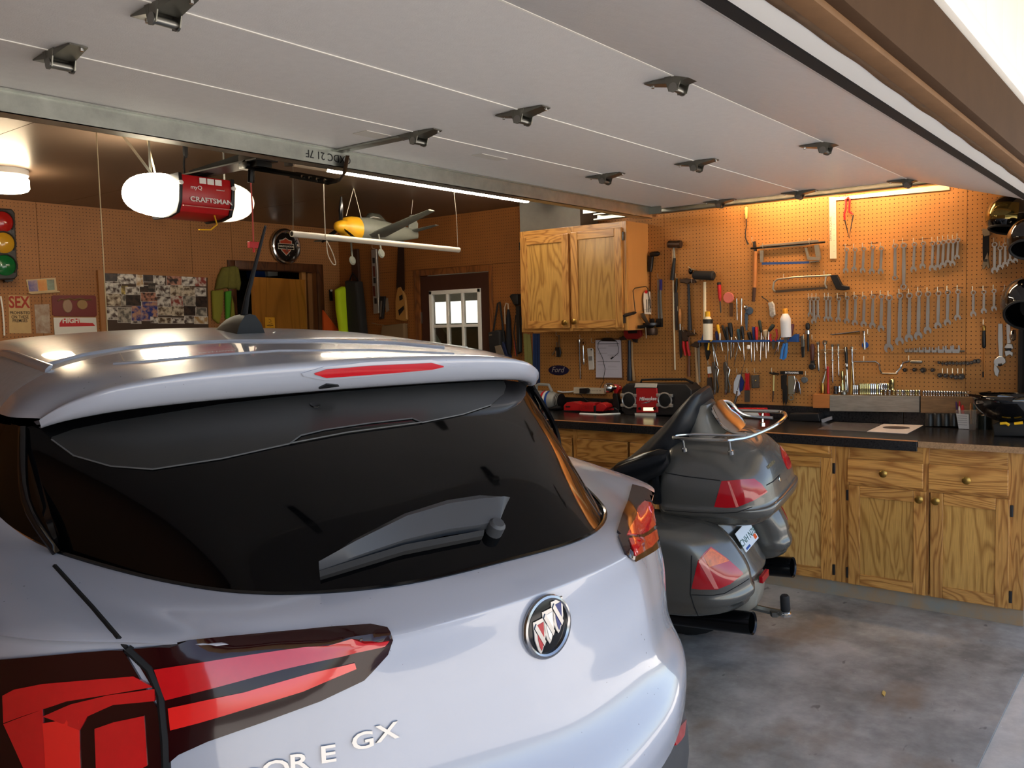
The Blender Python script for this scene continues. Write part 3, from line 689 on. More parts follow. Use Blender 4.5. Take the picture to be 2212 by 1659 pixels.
B5 = [(0,-.035,.80),(.33,-.012,.80),(.51,.045,.80),(.645,.125,.80),(.75,.21,.80),(.835,.305,.80),(.888,.44,.80),(.905,.76,.80),(.91,3.2,.74)]
B6 = [(0,-.095,.70),(.33,-.070,.71),(.52,-.005,.73),(.66,.09,.73),(.765,.19,.70),(.845,.30,.70),(.892,.45,.70),(.908,.78,.68),(.91,3.2,.66)]
B7 = [(0,-.085,.60),(.33,-.062,.62),(.53,.0,.65),(.67,.10,.645),(.77,.20,.63),(.848,.315,.61),(.893,.46,.58),(.908,.78,.50),(.91,3.2,.50)]
B8 = [(0,-.07,.50),(.33,-.05,.50),(.53,.0,.49),(.67,.085,.48),(.77,.19,.47),(.855,.31,.46),(.90,.46,.46),(.91,.78,.44),(.91,3.2,.44)]
B9 = [(0,.0,.26),(.33,.02,.26),(.53,.06,.25),(.67,.14,.25),(.77,.23,.25),(.845,.33,.25),(.89,.47,.25),(.905,.78,.25),(.905,3.2,.25)]
def deep(r, a=.05): return [(x, s+a*(min(x, .85)/.72)**2, z) for x, s, z in r]
B1, B2, B25, B3, B4, B5, B6, B7, B8, B9 = [deep(r, .05 if i else .02) for i, r in enumerate((B1, B2, B25, B3, B4, B5, B6, B7, B8, B9))]
body_rows = loft([B0, B1, B2, B25, B3, B4, B5, B6, B7], 6, 5, ws=[0, .5, 1, 1, 1, 1, 1, 1, 1])
bodym = MB().grid(body_rows); body = bodym.build('body_shell', CPAINT, car, 50)
cladm = MB().grid(loft([[(x*.985, s+.012, z) for x, s, z in B7], B8, B9], 6, 4, ws=[1]*3)); cladm.build('lower_cladding', CCLAD, car, 50)
# rear window and quarter glass
G0 = [(0,.70,1.452),(.25,.705,1.450),(.45,.715,1.440),(.58,.745,1.425),(.695,.80,1.405)]
Gb = [(x*.99, s+.006, z-.002) for x, s, z in B0[:5]]
Gm = [((a[0]+b[0])/2*1.005, (a[1]+b[1])/2-.025*(1-(k/4)*.5), (a[2]+b[2])/2+.012) for k, (a, b) in enumerate(zip(G0, Gb))]
glass_rows = loft([G0, Gm, Gb], 8, 10)
glm = MB().grid(glass_rows); glass = glm.build('rear_window', CGLASS, car, 60)
T8 = [(.697,.80,1.405),(.722,1.0,1.408),(.735,1.4,1.42),(.742,1.9,1.44),(.74,3.2,1.40)]
Qb = B0[4:]
for s in (-1, 1):
    Q = [[Vector((s*p[0], p[1], p[2])) for p in r] for r in (T8, [((a[0]+b[0])/2+.012, (a[1]+b[1])/2, (a[2]+b[2])/2) for a, b in zip(T8, Qb)], Qb)]
    R_ = [catmull(r, 6) for r in Q]; cols = [catmull([R_[i][j] for i in range(3)], 5) for j in range(len(R_[0]))]
    MB().grid([[cols[j][i] for j in range(len(cols))] for i in range(len(cols[0]))]).build('quarter_window', CGLASS, car, 60)
    MB().tube([Vector((s*p[0]*1.004, p[1]-.004, p[2])) for p in catmull([Vector(T8[0]), Vector((.717, .715, 1.27)), Vector(B0[4])], 5)], .009, 6).build('window_seal', CBLACK, car, 60)
for s in (0, 1):
    ga = [r[-1] if s else r[0] for r in glass_rows]
    sg = 1 if s else -1
    qa = catmull([Vector((sg*T8[0][0], T8[0][1], T8[0][2])), Vector((sg*((T8[0][0]+Qb[0][0])/2+.012), (T8[0][1]+Qb[0][1])/2, (T8[0][2]+Qb[0][2])/2)), Vector((sg*Qb[0][0], Qb[0][1], Qb[0][2]))], 10)
    n__ = len(ga); qa = [qa[round(i*(len(qa)-1)/(n__-1))] for i in range(n__)]
    MB().grid([[a, b, b+Vector((0, .12, 0))] for a, b in zip(ga, qa)]).build('pillar_trim', CBLACK, car, 60)
# roof and spoiler
kx = [0,.2,.38,.50,.585,.64,.675,.698,.712]; dz = [0,.004,.014,.030,.052,.080,.105,.13,.15]
def rrow(s0, z0, zs, sk=0, xs=1.0): return [(kx[k]*xs, s0+sk*dz[k]/.15, z0-dz[k]*zs) for k in range(9)]
R0 = rrow(.655, 1.445, .28, .12, .945)
R1 = rrow(.622, 1.468, .40, .13, .95); R2 = rrow(.606, 1.498, .52, .14, .955)
R3 = rrow(.612, 1.514, .60, .13, .955); R4 = rrow(.66, 1.524, .66, .10, .955)
R5 = rrow(.80, 1.545, .80, .04); R6 = rrow(.975, 1.566, .93); R7 = rrow(1.0, 1.562, .95); R8 = rrow(1.02, 1.570, .97)
R9 = rrow(1.4, 1.598, 1.05); R10 = rrow(1.9, 1.606, 1.05); R11 = rrow(2.5, 1.59, 1.05); R12 = rrow(3.0, 1.545, 1.0)
spo_rows = loft([[(x, s+.05, z+.01) for x, s, z in R0], R0, R1, R2, R3, R4, R5, R6], 6, 4)
spm = MB().grid(spo_rows); spoiler = spm.build('roof_spoiler', CPAINT, car, 60)
rfm = MB().grid(loft([R7, R8, R9, R10, R11, R12], 6, 5)); roof = rfm.build('roof_panel', CROOF, car, 60)
for s in (-1, 1):
    MB().tube([Vector((s*.60, y, z)) for y, z in ((.99, 1.516), (1.4, 1.548), (1.9, 1.557), (2.6, 1.535))], .012, 6, flat=.4).build('roof_ditch_moulding', CPAINT, car)
# front closing so the car is whole (bonnet, windscreen, underbody, wheels)
MB().add([(-.70, 3.0, 1.40), (.70, 3.0, 1.40), (.74, 3.55, 1.02), (-.74, 3.55, 1.02)], [(0, 1, 2, 3)]).build('windscreen', CGLASS, car)
MB().grid([[(x, 3.2, z) for x, z in ((-.91, .6), (-.86, 1.1), (0, 1.10), (.86, 1.1), (.91, .6))], [(x, 3.9, z) for x, z in ((-.88, .55), (-.78, .95), (0, .98), (.78, .95), (.88, .55))], [(x, 4.22, z) for x, z in ((-.6, .5), (-.55, .75), (0, .78), (.55, .75), (.6, .5))]]).build('bonnet', CPAINT, car, 50)
MB().bb((-.80, .75, .22), (.80, 4.0, .5)).build('underbody', BLACK, car, 0)
for s in (-1, 1):
    for y in (.78, 3.37):
        MB().lathe((s*.68, y, .34), (s*.89, y, .34), [(0, .25), (.02, .32), (.2, .34), (.8, .34), (.98, .32), (1, .24), (.9, .22)], 32).build('tyre', RUBBER, car)
# ---- ray casting of photo pixels on the car skin
dg_rows = [bodym, glm, spm, rfm]
def bvh_of(mbs):
    vs = []; fs = []
    for m in mbs:
        n = len(vs); vs += m.v; fs += [tuple(i+n for i in f) for f in m.f]
    return BVHTree.FromPolygons(vs, fs)
BV_BODY = bvh_of([bodym]); BV_GL = bvh_of([glm]); BV_SP = bvh_of([spm]); BV_RF = bvh_of([rfm, spm])
co = CMI @ CAM
def cast(px, py, bv, off=0):
    d = (CMI.to_3x3() @ ray(px, py)).normalized()
    h = bv.ray_cast(co, d)
    if h[0] is None:
        t = (-.9-co.x)/d.x if abs(d.x) > 1e-6 else 1.5
        if t < 0 or t > 3: t = 1.6
        q = bv.find_nearest(co+d*t); P, nn = q[0], q[1]
    else: P, nn = h[0], h[1]
    if nn.dot(d) > 0: nn = -nn
    return P+nn*off, nn
def dens(row, n):
    out = []
    for a, b in zip(row, row[1:]):
        for j in range(n): out.append((a[0]+(b[0]-a[0])*j/n, a[1]+(b[1]-a[1])*j/n))
    return out+[row[-1]]
def cpatch(name, rows, mat, bv, off=.004, nc=3, nr=5, mirror=True, parent=None, drop_=.008):
    rows = [dens(r, nc) for r in rows]; full = []
    for a, b in zip(rows, rows[1:]):
        for j in range(nr): full.append([(p[0]+(q[0]-p[0])*j/nr, p[1]+(q[1]-p[1])*j/nr) for p, q in zip(a, b)])
    full.append(rows[-1])
    G = [[cast(x, y, bv, off) for x, y in r] for r in full]
    top = [[g[0] for g in r] for r in G]
    lo = [[g[0]-g[1]*drop_ for g in r] for r in G]
    g2 = [[lo[0][0]]+lo[0]+[lo[0][-1]]]+[[lo[i][0]]+top[i]+[lo[i][-1]] for i in range(len(top))]+[[lo[-1][0]]+lo[-1]+[lo[-1][-1]]]
    res = []
    for s in ((1, -1) if mirror else (1,)):
        m = MB().grid([[Vector((p.x*s, p.y+(extra(-p.x) if s < 0 else 0), p.z+(extra(-p.x)*.33 if s < 0 else 0))) for p in r] for r in g2])
        res.append(m.build(name, mat, parent if parent and s == 1 else (MIR.get(parent.name) if parent else car) or car, 40))
    if mirror: MIR[res[0].name] = res[1]
    return res
MIR = {}
def cline(name, pts, mat, bv, r=.003, off=0, mirror=True, parent=None, n=4):
    P = [cast(x, y, bv, off)[0] for x, y in dens(pts, n)]
    for s in ((1, -1) if mirror else (1,)):
        MB().tube([Vector((p.x*s, p.y+(extra(-p.x) if s < 0 else 0), p.z+(extra(-p.x)*.33 if s < 0 else 0))) for p in P], r, 6).build(name, mat, parent or car)
# tail lamps
tip = [(846,1375),(836,1360),(800,1353),(700,1360),(600,1369),(450,1385),(330,1396),(281,1400)]
mid = [(846.5,1377),(838,1385),(800,1408),(700,1432),(600,1452),(460,1490),(395,1512),(354,1520)]
bot = [(847,1380),(836,1412),(785,1468),(692,1513),(570,1558),(450,1600),(388,1628),(362,1650)]
inn = cpatch('tail_lamp', [tip, mid, bot], LDARK, BV_BODY, .006, mirror=False)
outl = cpatch('tail_lamp', [[(268,1402),(180,1408),(90,1416),(0,1424),(-60,1430)], [(344,1530),(240,1530),(120,1540),(0,1550),(-62,1556)], [(352,1660),(260,1680),(150,1700),(20,1730),(-60,1735)]], LDARK, BV_BODY, .006, mirror=False)
cpatch('red_lens', [[(838,1381),(760,1384),(610,1404),(450,1428),(336,1445)], [(828,1394),(740,1416),(610,1446),(460,1486),(360,1511)]], LRED, BV_BODY, .0085, parent=inn[0], mirror=False)
cpatch('red_lens', [[(765,1430),(671,1453),(529,1494),(440,1512),(366,1528)], [(768,1442),(655,1492),(488,1543),(430,1560),(371,1575)]], LREDB, BV_BODY, .0085, parent=inn[0], mirror=False)
cpatch('red_lens', [[(292,1459),(200,1466),(100,1474),(40,1486),(14,1500)], [(334,1482),(240,1498),(150,1512),(70,1540),(16,1560)]], LRED, BV_BODY, .0085, parent=outl[0], mirror=False)
cpatch('red_lens', [[(338,1486),(240,1499),(160,1518),(100,1545)], [(338,1512),(250,1520),(195,1545),(178,1575)]], LRED, BV_BODY, .009, parent=outl[0], mirror=False)
cpatch('red_lens', [[(176,1548),(100,1560)], [(180,1720),(110,1720)]], LREDB, BV_BODY, .009, parent=outl[0], mirror=False)
cpatch('red_lens', [[(16,1562),(60,1545),(98,1530)], [(80,1700),(95,1700),(108,1700)]], LRED, BV_BODY, .0085, parent=outl[0], mirror=False)
cpatch('red_lens', [[(210,1572),(250,1558),(315,1544)], [(214,1690),(260,1680),(322,1650)]], LRED, BV_BODY, .0085, parent=outl[0], mirror=False)
cline('lamp_gap', [(277,1400),(325,1445),(349,1500),(358,1600),(362,1720)], SEAM, BV_BODY, .0075, .003, False)
rl = cpatch('tail_lamp', [[(1332,1150),(1345,1112),(1358,1078),(1366,1050),(1392,1057),(1412,1068)], [(1340,1158),(1358,1150),(1378,1140),(1395,1130),(1412,1124),(1426,1120)], [(1334,1160),(1349,1198),(1368,1213),(1394,1201),(1412,1190),(1424,1180)]], LDARK, BV_BODY, .006, mirror=False)
cpatch('red_lens', [[(1366,1128),(1378,1100),(1392,1088),(1404,1092)], [(1352,1160),(1372,1160),(1392,1150),(1410,1135)]], LRED, BV_BODY, .009, parent=rl[0], mirror=False)
cpatch('red_lens', [[(1356,1170),(1376,1166),(1396,1156),(1412,1144)], [(1366,1200),(1384,1192),(1402,1182),(1416,1166)]], LRED, BV_BODY, .009, parent=rl[0], mirror=False)
# panel gaps
cline('panel_gap', [(118,1222),(200,1312),(275,1400),(325,1445),(349,1500),(358,1600),(362,1720)], SEAM, BV_BODY, .0045, -.001, False)
# character crease (light catching edge) is in the shell; window surround bead
P = [Vector(p) for p in B0[:5]]
MB().tube(catmull([Vector((-p.x, p.y, p.z)) for p in P[:0:-1]]+P, 8), .005, 6).build('window_surround', CBLACK, car)
# paler, rougher grey band along the top of the window with a thin edge line
band_lo = [(112,950),(160,985),(240,1008),(330,1015),(480,992),(625,960),(650,940),(700,930),(800,915),(890,905),(910,912),(1000,896),(1060,876),(1088,850),(1092,838)]
band_hi = [(112,945),(160,928),(240,912),(330,898),(480,874),(600,860),(650,855),(700,850),(800,842),(890,835),(910,833),(1000,828),(1060,824),(1088,824),(1092,834)]
cpatch('window_band', [band_hi, band_lo], CBAND, BV_GL, .002, 2, 4, False, glass, .002)
cline('band_edge', [(112,950),(160,985),(240,1008),(330,1015),(480,992),(625,960),(650,942),(700,930),(800,915),(890,905),(912,914),(1000,896),(1060,876)], M('band_edge_grey', '5A5A5A', .4), BV_GL, .0016, .002, False, glass)
cline('band_edge', [(625,960),(750,936),(912,914)], M('band_edge_grey'), BV_GL, .0016, .003, False, glass)
P_, n_v = cast(680, 877, BV_GL, .004)
MB().lathe(P_-n_v*.004, P_+n_v*.001, [(0, .013), (1, .012)], 20).build('window_sensor', BLACKG, glass)
# brake lamp in the spoiler
cpatch('brake_lamp_surround', [[(650,806),(700,792),(800,783),(930,778),(985,788)], [(655,812),(700,820),(800,812),(930,800),(985,790)]], CPAINT, BV_SP, .003, 4, 3, False, spoiler, .006)
cpatch('brake_lamp', [[(677,805),(703,797),(800,789),(930,783),(955,789)], [(678,807),(703,814),(800,807),(930,797),(956,791)]], M('brake_lamp_red', 'C01822', .18, coat=.5), BV_SP, .006, 4, 3, False, spoiler, .006)
cpatch('washer_nozzle', [[(690,835),(705,828),(730,830)], [(688,838),(705,836),(732,832)]], BLACK, BV_SP, .004, 2, 2, False, spoiler, .004)
# roof lines
cline('hatch_gap', [(98,790),(180,768),(280,752),(380,743),(500,738),(700,737),(850,742),(960,752)], CPAINT, BV_RF, .006, .0, False)
cline('spoiler_crease', [(245,787),(330,780),(450,768),(600,758),(800,756),(980,764)], CPAINT, BV_RF, .004, -.001, False)
# aerial: shark fin and mast
ap, an = cast(515, 716, BV_RF)
rows = []
for k in range(11):
    t = k/10; s = -.085+.245*t; hgt = .046*(1-max(0, (t-.30)/.70)**1.7)+.003
    w = .044*(1-.7*t**1.6)
    rows.append([(ap.x-w, ap.y+s, ap.z-.012), (ap.x-w*.72, ap.y+s, ap.z+hgt*.45), (ap.x-w*.34, ap.y+s, ap.z+hgt*.92), (ap.x, ap.y+s, ap.z+hgt), (ap.x+w*.34, ap.y+s, ap.z+hgt*.92), (ap.x+w*.72, ap.y+s, ap.z+hgt*.45), (ap.x+w, ap.y+s, ap.z-.012)])
m = MB().grid(rows); m.add(rows[0], [tuple(range(7))])
AER = M('aerial_plastic', '17181A', .6)
fin_o = m.build('aerial_base', AER, car, 60)
MB().tube([(ap.x, ap.y-.035, ap.z+.03), (ap.x, ap.y-.07, ap.z+.10), (ap.x, ap.y-.205, ap.z+.285)], [.011, .007, .0035], 10).build('aerial_mast', AER, fin_o)
# wiper
wt_ = [(690,1233),(760,1180),(870,1123),(960,1094),(1030,1083),(1078,1086),(1090,1098)]
wm_ = [(690,1238),(765,1196),(870,1143),(960,1116),(1030,1105),(1075,1100),(1088,1102)]
wb_ = [(691,1243),(770,1216),(870,1182),(960,1160),(1030,1150),(1072,1140),(1085,1108)]
rows = []
for r, o_ in ((wt_, .004), (wt_, .018), (wm_, .036), (wm_, .038), (wb_, .022), (wb_, .003)):
    rows.append([cast(x, y+0, BV_GL, o_)[0] for x, y in dens(r, 3)])
wip = MB().grid(rows).build('wiper_arm', M('wiper_plastic', '3C3D40', .5), car, 45)
rows = [[cast(x, y, BV_GL, o_)[0] for x, y in dens(r, 3)] for r, o_ in (([(692,1244),(870,1190),(1040,1158)], .002), ([(692,1244),(870,1190),(1040,1158)], .018), ([(692,1254),(870,1200),(1040,1166)], .012), ([(692,1254),(870,1200),(1040,1166)], .001))]
MB().grid(rows).build('wiper_blade', RUBBER, wip)
pv, pn = cast(1066, 1150, BV_GL, .0)
MB().lathe(pv, pv+pn*.03, [(0, .018), (.8, .018), (1, .013)], 14).build('wiper_pivot', M('wiper_plastic'), wip)
# tangent frame helper
def frame(P, n, up=Vector((0, 0, 1))):
    z = n.normalized(); x = up.cross(z).normalized(); y = z.cross(x)
    return Matrix(((x.x, y.x, z.x, P.x), (x.y, y.y, z.y, P.y), (x.z, y.z, z.z, P.z), (0, 0, 0, 1)))
# badge
P_, n_ = cast(1177, 1352, BV_BODY, .001)
n_ = Vector((n_.x*.3, n_.y, n_.z)).normalized()
FM = frame(P_, n_)
bd = bpy.data.objects.new('badge', MB().lathe((0, 0, 0), (0, 0, .007), [(0, .056), (.7, .055), (1, .050)], 40).mesh('badge', BLACKG)); COL.objects.link(bd); bd.parent = car; bd.matrix_local = FM
ring = MB(); ring.tube([(.0555*math.cos(a), .0555*math.sin(a), .006) for a in [i*2*math.pi/40 for i in range(40)]], .006, 8, True); ring.build('badge_ring', BCHR, bd)
shield = [(-.013, .030), (.013, .034), (.013, -.002), (.010, -.016), (.004, -.030), (0, -.034), (-.006, -.024), (-.012, -.004)]
for dx, dy, c_ in ((-.024, -.012, 'shield_red'), (.0, .002, 'shield_silver'), (.024, .016, 'shield_blue')):
    col = {'shield_red': M('badge_red', 'A8202A', .25), 'shield_silver': M('badge_silver', 'C9CACC', .25, .6), 'shield_blue': M('badge_blue', '1D2C6A', .25)}[c_]
    MB().prism([(x*1.18+dx, y*1.02+dy) for x, y in shield], .006, .0105, .001).build('badge_shield', BCHR, bd)
    MB().prism([(x*.62+dx+.002, y*.78+dy-.001) for x, y in shield], .0105, .0112).build('badge_enamel', col, bd)
    MB().prism([(-.0135+dx, .018+dy), (-.009+dx, .026+dy), (.0135+dx, -.012+dy), (.009+dx, -.020+dy)], .0108, .0124).build('badge_bar', BCHR, bd)
# lettering on the tailgate
for ch, x, y in (('E', 415, 1722), ('N', 476, 1702), ('C', 538, 1681), ('O', 596, 1661), ('R', 646, 1647), ('E', 708, 1629), ('G', 783, 1600), ('X', 835, 1582)):
    P_, n_ = cast(x, y, BV_BODY, .001)
    text('letter', ch, .038, BCHR, car, frame(P_, n_), .0035, sx=1.45, bold=.0006)
# reflector low on the bumper
BV_CL = bvh_of([cladm])
cpatch('reflector', [[(1448,1588),(1462,1572),(1478,1554)], [(1456,1610),(1466,1600),(1474,1588)]], LRED, BV_CL, .006, 3, 3, False)
# ================================================================= touring motorcycle
BPSI, BLEAN = math.radians(3.1956), math.radians(10.72)
bfw = Vector((-math.sin(BPSI), math.cos(BPSI), 0)); brt0 = Vector((math.cos(BPSI), math.sin(BPSI), 0)); bup0 = Vector((0, 0, 1))
bup = math.cos(BLEAN)*bup0-math.sin(BLEAN)*brt0; brt = math.cos(BLEAN)*brt0+math.sin(BLEAN)*bup0
BM3 = Matrix((brt, bfw, bup)).transposed()
bike = thing('motorcycle', 'dark grey touring motorcycle leaning on its stand beside the white car', 'motorcycle', (4.0427, 1.6266, 0), mat3=BM3)
BMI = bike.matrix_world.inverted()
BGREY = M('titanium_grey_paint', '64625D', .26, .5, coat=.6, var=.04, vscale=200)
BSILV = M('silver_grey_paint', '8C8981', .3, .5, coat=.5)
BLK = M('black_vinyl', '17181B', .42, bump=.12, bscale=400)
BPL = M('black_moulding', '101113', .22)
BRED = M('motorcycle_red_lens', 'B0121C', .1, coat=1)
BAMB = M('amber_lens', 'E06A10', .16, coat=.8, var=.3, vscale=60)
def ringloft(rings, nu=4, nv=3, mirror=True, caps=True):
    R = []
    for r in rings:
        P = [Vector(p) for p in r]
        if mirror: P = P+[Vector((-p.x, p.y, p.z)) for p in P[-2:0:-1]]
        k = len(P); out = []
        for i in range(k):
            p0, p1, p2, p3 = P[i-1], P[i], P[(i+1) % k], P[(i+2) % k]
            for j in range(nu):
                t = j/nu; t2 = t*t; t3 = t2*t
                out.append(.5*((2*p1)+(p2-p0)*t+(2*p0-5*p1+4*p2-p3)*t2+(3*p1-p0-3*p2+p3)*t3))
        R.append(out)
    cols = [catmull([R[i][j] for i in range(len(R))], nv) for j in range(len(R[0]))]
    g = [[cols[j][i] for j in range(len(cols))] for i in range(len(cols[0]))]
    m = MB().grid(g, True)
    if caps: m.add(g[0], [tuple(range(len(g[0])))]); m.add(g[-1], [tuple(range(len(g[-1])))])
    return m
def tring(z, pts, zr=0): return [(x, s, z+zr*max(0, .25-s)) for x, s in pts]
T80 = [(0,-.150),(.13,-.146),(.215,-.122),(.262,-.04),(.272,.09),(.272,.25),(.25,.375),(.14,.40),(0,.40)]
def sc(P, kx_, ds): return [(x*kx_, s+ds*(1 if s < .2 else 0)) for x, s in P]
T94 = [(0,-.115),(.12,-.111),(.195,-.085),(.236,-.01),(.247,.1),(.247,.25),(.235,.355),(.13,.385),(0,.385)]
T102 = [(0,-.07),(.11,-.06),(.172,-.015),(.205,.05),(.218,.13),(.218,.25),(.2,.345),(.11,.37),(0,.37)]
T107 = [(0,-.0),(.09,.005),(.145,.045),(.172,.10),(.18,.16),(.18,.25),(.165,.33),(.09,.35),(0,.35)]
T109 = [(0,.08),(.05,.085),(.09,.11),(.11,.15),(.12,.2),(.12,.25),(.1,.3),(.05,.32),(0,.32)]
tm = ringloft([tring(.705, sc(T80, .80, .09)), tring(.725, sc(T80, .90, .045)), tring(.752, sc(T80, .965, .012), .02), tring(.765, sc(T80, 1.0, -.004), .04), tring(.792, sc(T80, 1.005, -.006), .05), tring(.800, sc(T80, .985, .006), .05), tring(.86, sc(T80, .96, .016), .03), tring(.94, T94), tring(1.02, T102), tring(1.07, T107), tring(1.092, T109)])
trunk = tm.build('trunk', BGREY, bike, 50)
BV_T = bvh_of([tm])
bo = BMI @ CAM
def bcast(px, py, bv, off=0):
    d = (BMI.to_3x3() @ ray(px, py)).normalized(); h = bv.ray_cast(bo, d)
    if h[0] is None:
        q = bv.find_nearest(bo+d*4.35); P, nn = q[0], q[1]
    else: P, nn = h[0], h[1]
    if nn.dot(d) > 0: nn = -nn
    return P+nn*off, nn
def bpatch(name, rows, mat, bv, off=.003, nc=4, nr=6, mirror=True, parent=None, drop_=.006):
    rows = [dens(r, nc) for r in rows]; full = []
    for a, b in zip(rows, rows[1:]):
        for j in range(nr): full.append([(p[0]+(q[0]-p[0])*j/nr, p[1]+(q[1]-p[1])*j/nr) for p, q in zip(a, b)])
    full.append(rows[-1]); G = [[bcast(x, y, bv, off) for x, y in r] for r in full]
    top = [[g[0] for g in r] for r in G]; lo = [[g[0]-g[1]*drop_ for g in r] for r in G]
    g2 = [[lo[0][0]]+lo[0]+[lo[0][-1]]]+[[lo[i][0]]+top[i]+[lo[i][-1]] for i in range(len(top))]+[[lo[-1][0]]+lo[-1]+[lo[-1][-1]]]
    for s in ((1, -1) if mirror else (1,)):
        MB().grid([[Vector((p.x*s, p.y, p.z)) for p in r] for r in g2]).build(name, mat, parent or bike, 40)
def bline(name, pts, mat, bv, r=.0025, off=0, mirror=True, parent=None):
    P = [bcast(x, y, bv, off)[0] for x, y in dens(pts, 6)]
    for s in ((1, -1) if mirror else (1,)): MB().tube([Vector((p.x*s, p.y, p.z)) for p in P], r, 6).build(name, mat, parent or bike)
bpatch('trunk_lamp', [[(1559,1039),(1600,1036),(1629,1034),(1645,1046),(1656,1061)], [(1543,1095),(1568,1097),(1592,1096),(1630,1080),(1657,1063)]], BRED, BV_T, parent=trunk, mirror=False)
bpatch('trunk_lamp', [[(1684,962),(1692,966),(1700,974),(1706,984)], [(1690,990),(1697,998),(1703,1000),(1709,1000)], [(1699,1010),(1702,1014),(1706,1012),(1710,1006)]], BRED, BV_T, parent=trunk, mirror=False)
bpatch('lamp_divider', [[(1572,1040),(1576,1040)], [(1590,1095),(1596,1094)]], M('pale_red_lens', 'D87A70', .1, coat=1), BV_T, .0045, parent=trunk, mirror=False)
bline('lid_gap', [(1419,1018),(1480,1029),(1556,1038)], SEAM, BV_T, parent=trunk)
bline('lid_gap', [(1656,1048),(1670,1040),(1684,1026)], SEAM, BV_T, mirror=False, parent=trunk)
bline('rim_groove', [(1436,1102),(1500,1107),(1560,1109),(1595,1106),(1625,1095)], SEAM, BV_T, .002, parent=trunk)
P_, n_ = bcast(1666, 1003, BV_T, .001)
text('trunk_lettering', 'HONDA', .022, M('gold_letter', 'C8B890', .25, .8), trunk, frame(P_, n_, Vector((0, .1, 1))), .0015, sx=1.1)
P_, n_ = bcast(1684, 1035, BV_T, .0)
MB().lathe(P_, P_+n_*.004, [(0, .011), (.8, .011), (1, .007)], 14).build('lock', CHROME, trunk)
# seat, passenger backrest and arm pods
path = [(.205,1.285,.06,.02),(.235,1.288,.11,.06),(.295,1.235,.165,.11),(.365,1.16,.19,.14),(.455,1.075,.21,.17),(.56,.985,.215,.18),(.68,.90,.21,.16),(.85,.80,.20,.14),(1.1,.72,.18,.12),(1.35,.70,.15,.10)]
rows = []
for i, (s, z, w, t) in enumerate(path):
    a, b = path[max(i-1, 0)], path[min(i+1, len(path)-1)]
    tg = Vector((0, b[0]-a[0], b[1]-a[1])).normalized(); nn = Vector((0, tg.z, -tg.y))
    ring_ = []
    for j in range(24):
        an_ = 2*math.pi*j/24; c, d = math.cos(an_), math.sin(an_)
        ring_.append(Vector((w*math.copysign(abs(c)**.6, c), s, z))+nn*(t*.5)+nn*(t*.5*math.copysign(abs(d)**.7, d)))
    rows.append(ring_)
cols = [catmull([rows[i][j] for i in range(len(rows))], 4) for j in range(24)]
g = [[cols[j][i] for j in range(24)] for i in range(len(cols[0]))]
m = MB().grid(g, True); m.add(g[0], [tuple(range(24))]); m.add(g[-1], [tuple(range(24))]); m.build('seat', BLK, bike, 50)
for s_ in (-1, 1):
    rows = []
    for s, zc, hw, hh in ((.300,1.035,.022,.035),(.34,1.01,.036,.062),(.42,.975,.045,.075),(.50,.945,.048,.075),(.56,.93,.042,.062),(.60,.925,.022,.035)):
        rows.append([(s_*.262+hw*math.copysign(abs(math.cos(a))**.7, math.cos(a)), s, zc+hh*math.copysign(abs(math.sin(a))**.7, math.sin(a))) for a in [2*math.pi*j/16 for j in range(16)]])
    m = MB().grid(rows, True); m.add(rows[0], [tuple(range(16))]); m.add(rows[-1], [tuple(range(16))]); m.build('armrest', BPL, bike, 60)
    MB().tube([(s_*.24, .40, .97), (s_*.235, .40, .80)], .05, 8, flat=.5).build('armrest_bracket', BPL, bike)
# panel behind the backrest, chrome rack
rows = []
for z, w, s0, s1 in ((1.085,.15,.10,.30),(1.13,.125,.13,.29),(1.18,.10,.155,.28),(1.225,.07,.175,.26)):
    rows.append([(w*math.cos(a), (s0+s1)/2+(s1-s0)/2*math.sin(a), z) for a in [2*math.pi*j/20 for j in range(20)]])
m = MB().grid(rows, True); m.add(rows[-1], [tuple(range(20))]); m.build('backrest_shell', BSILV, bike, 60)
loop = [(-.225,.285),(-.235,.22),(-.225,.05),(-.205,.0),(-.15,-.05),(0,-.10),(.15,-.11),(.225,-.085),(.245,-.04),(.24,.10),(.235,.21),(.20,.245)]
MB().tube(catmull([Vector((x, s, 1.118)) for x, s in loop], 4), .0085, 8).build('rack_rail', CHROME, bike)
for s_ in (-1, 1):
    MB().tube(catmull([Vector((s_*.06, .155, 1.215)), Vector((s_*.10, .13, 1.20)), Vector((s_*.115, .085, 1.145)), Vector((s_*.13, .03, 1.125)), Vector((s_*.135, -.06, 1.12))], 4), .0075, 8).build('rack_brace', CHROME, bike)
    MB().tube(catmull([Vector((s_*.225, .285, 1.118)), Vector((s_*.19, .28, 1.118)), Vector((s_*.16, .20, 1.118)), Vector((s_*.15, .06, 1.118)), Vector((s_*.14, -.03, 1.118))], 4), .006, 8).build('rack_brace', CHROME, bike)
    for s in (.24, .02):
        MB().lathe((s_*.222, s, 1.115), (s_*.212, s, 1.052), [(0, .006), (.7, .006), (.75, .013), (1, .013)], 10).build('rack_post', CHROME, bike)
rows = [[(-.06, .15, 1.225), (-.02, .15, 1.23), (.02, .15, 1.23), (.06, .15, 1.225)], [(-.085, .115, 1.17), (-.03, .105, 1.165), (.03, .105, 1.165), (.085, .115, 1.17)], [(-.10, .06, 1.115), (-.04, .04, 1.108), (.04, .04, 1.108), (.10, .06, 1.115)]]
MB().grid([catmull([Vector(p) for p in r], 3) for r in rows]).build('rack_plate', CHROME, bike, 60)
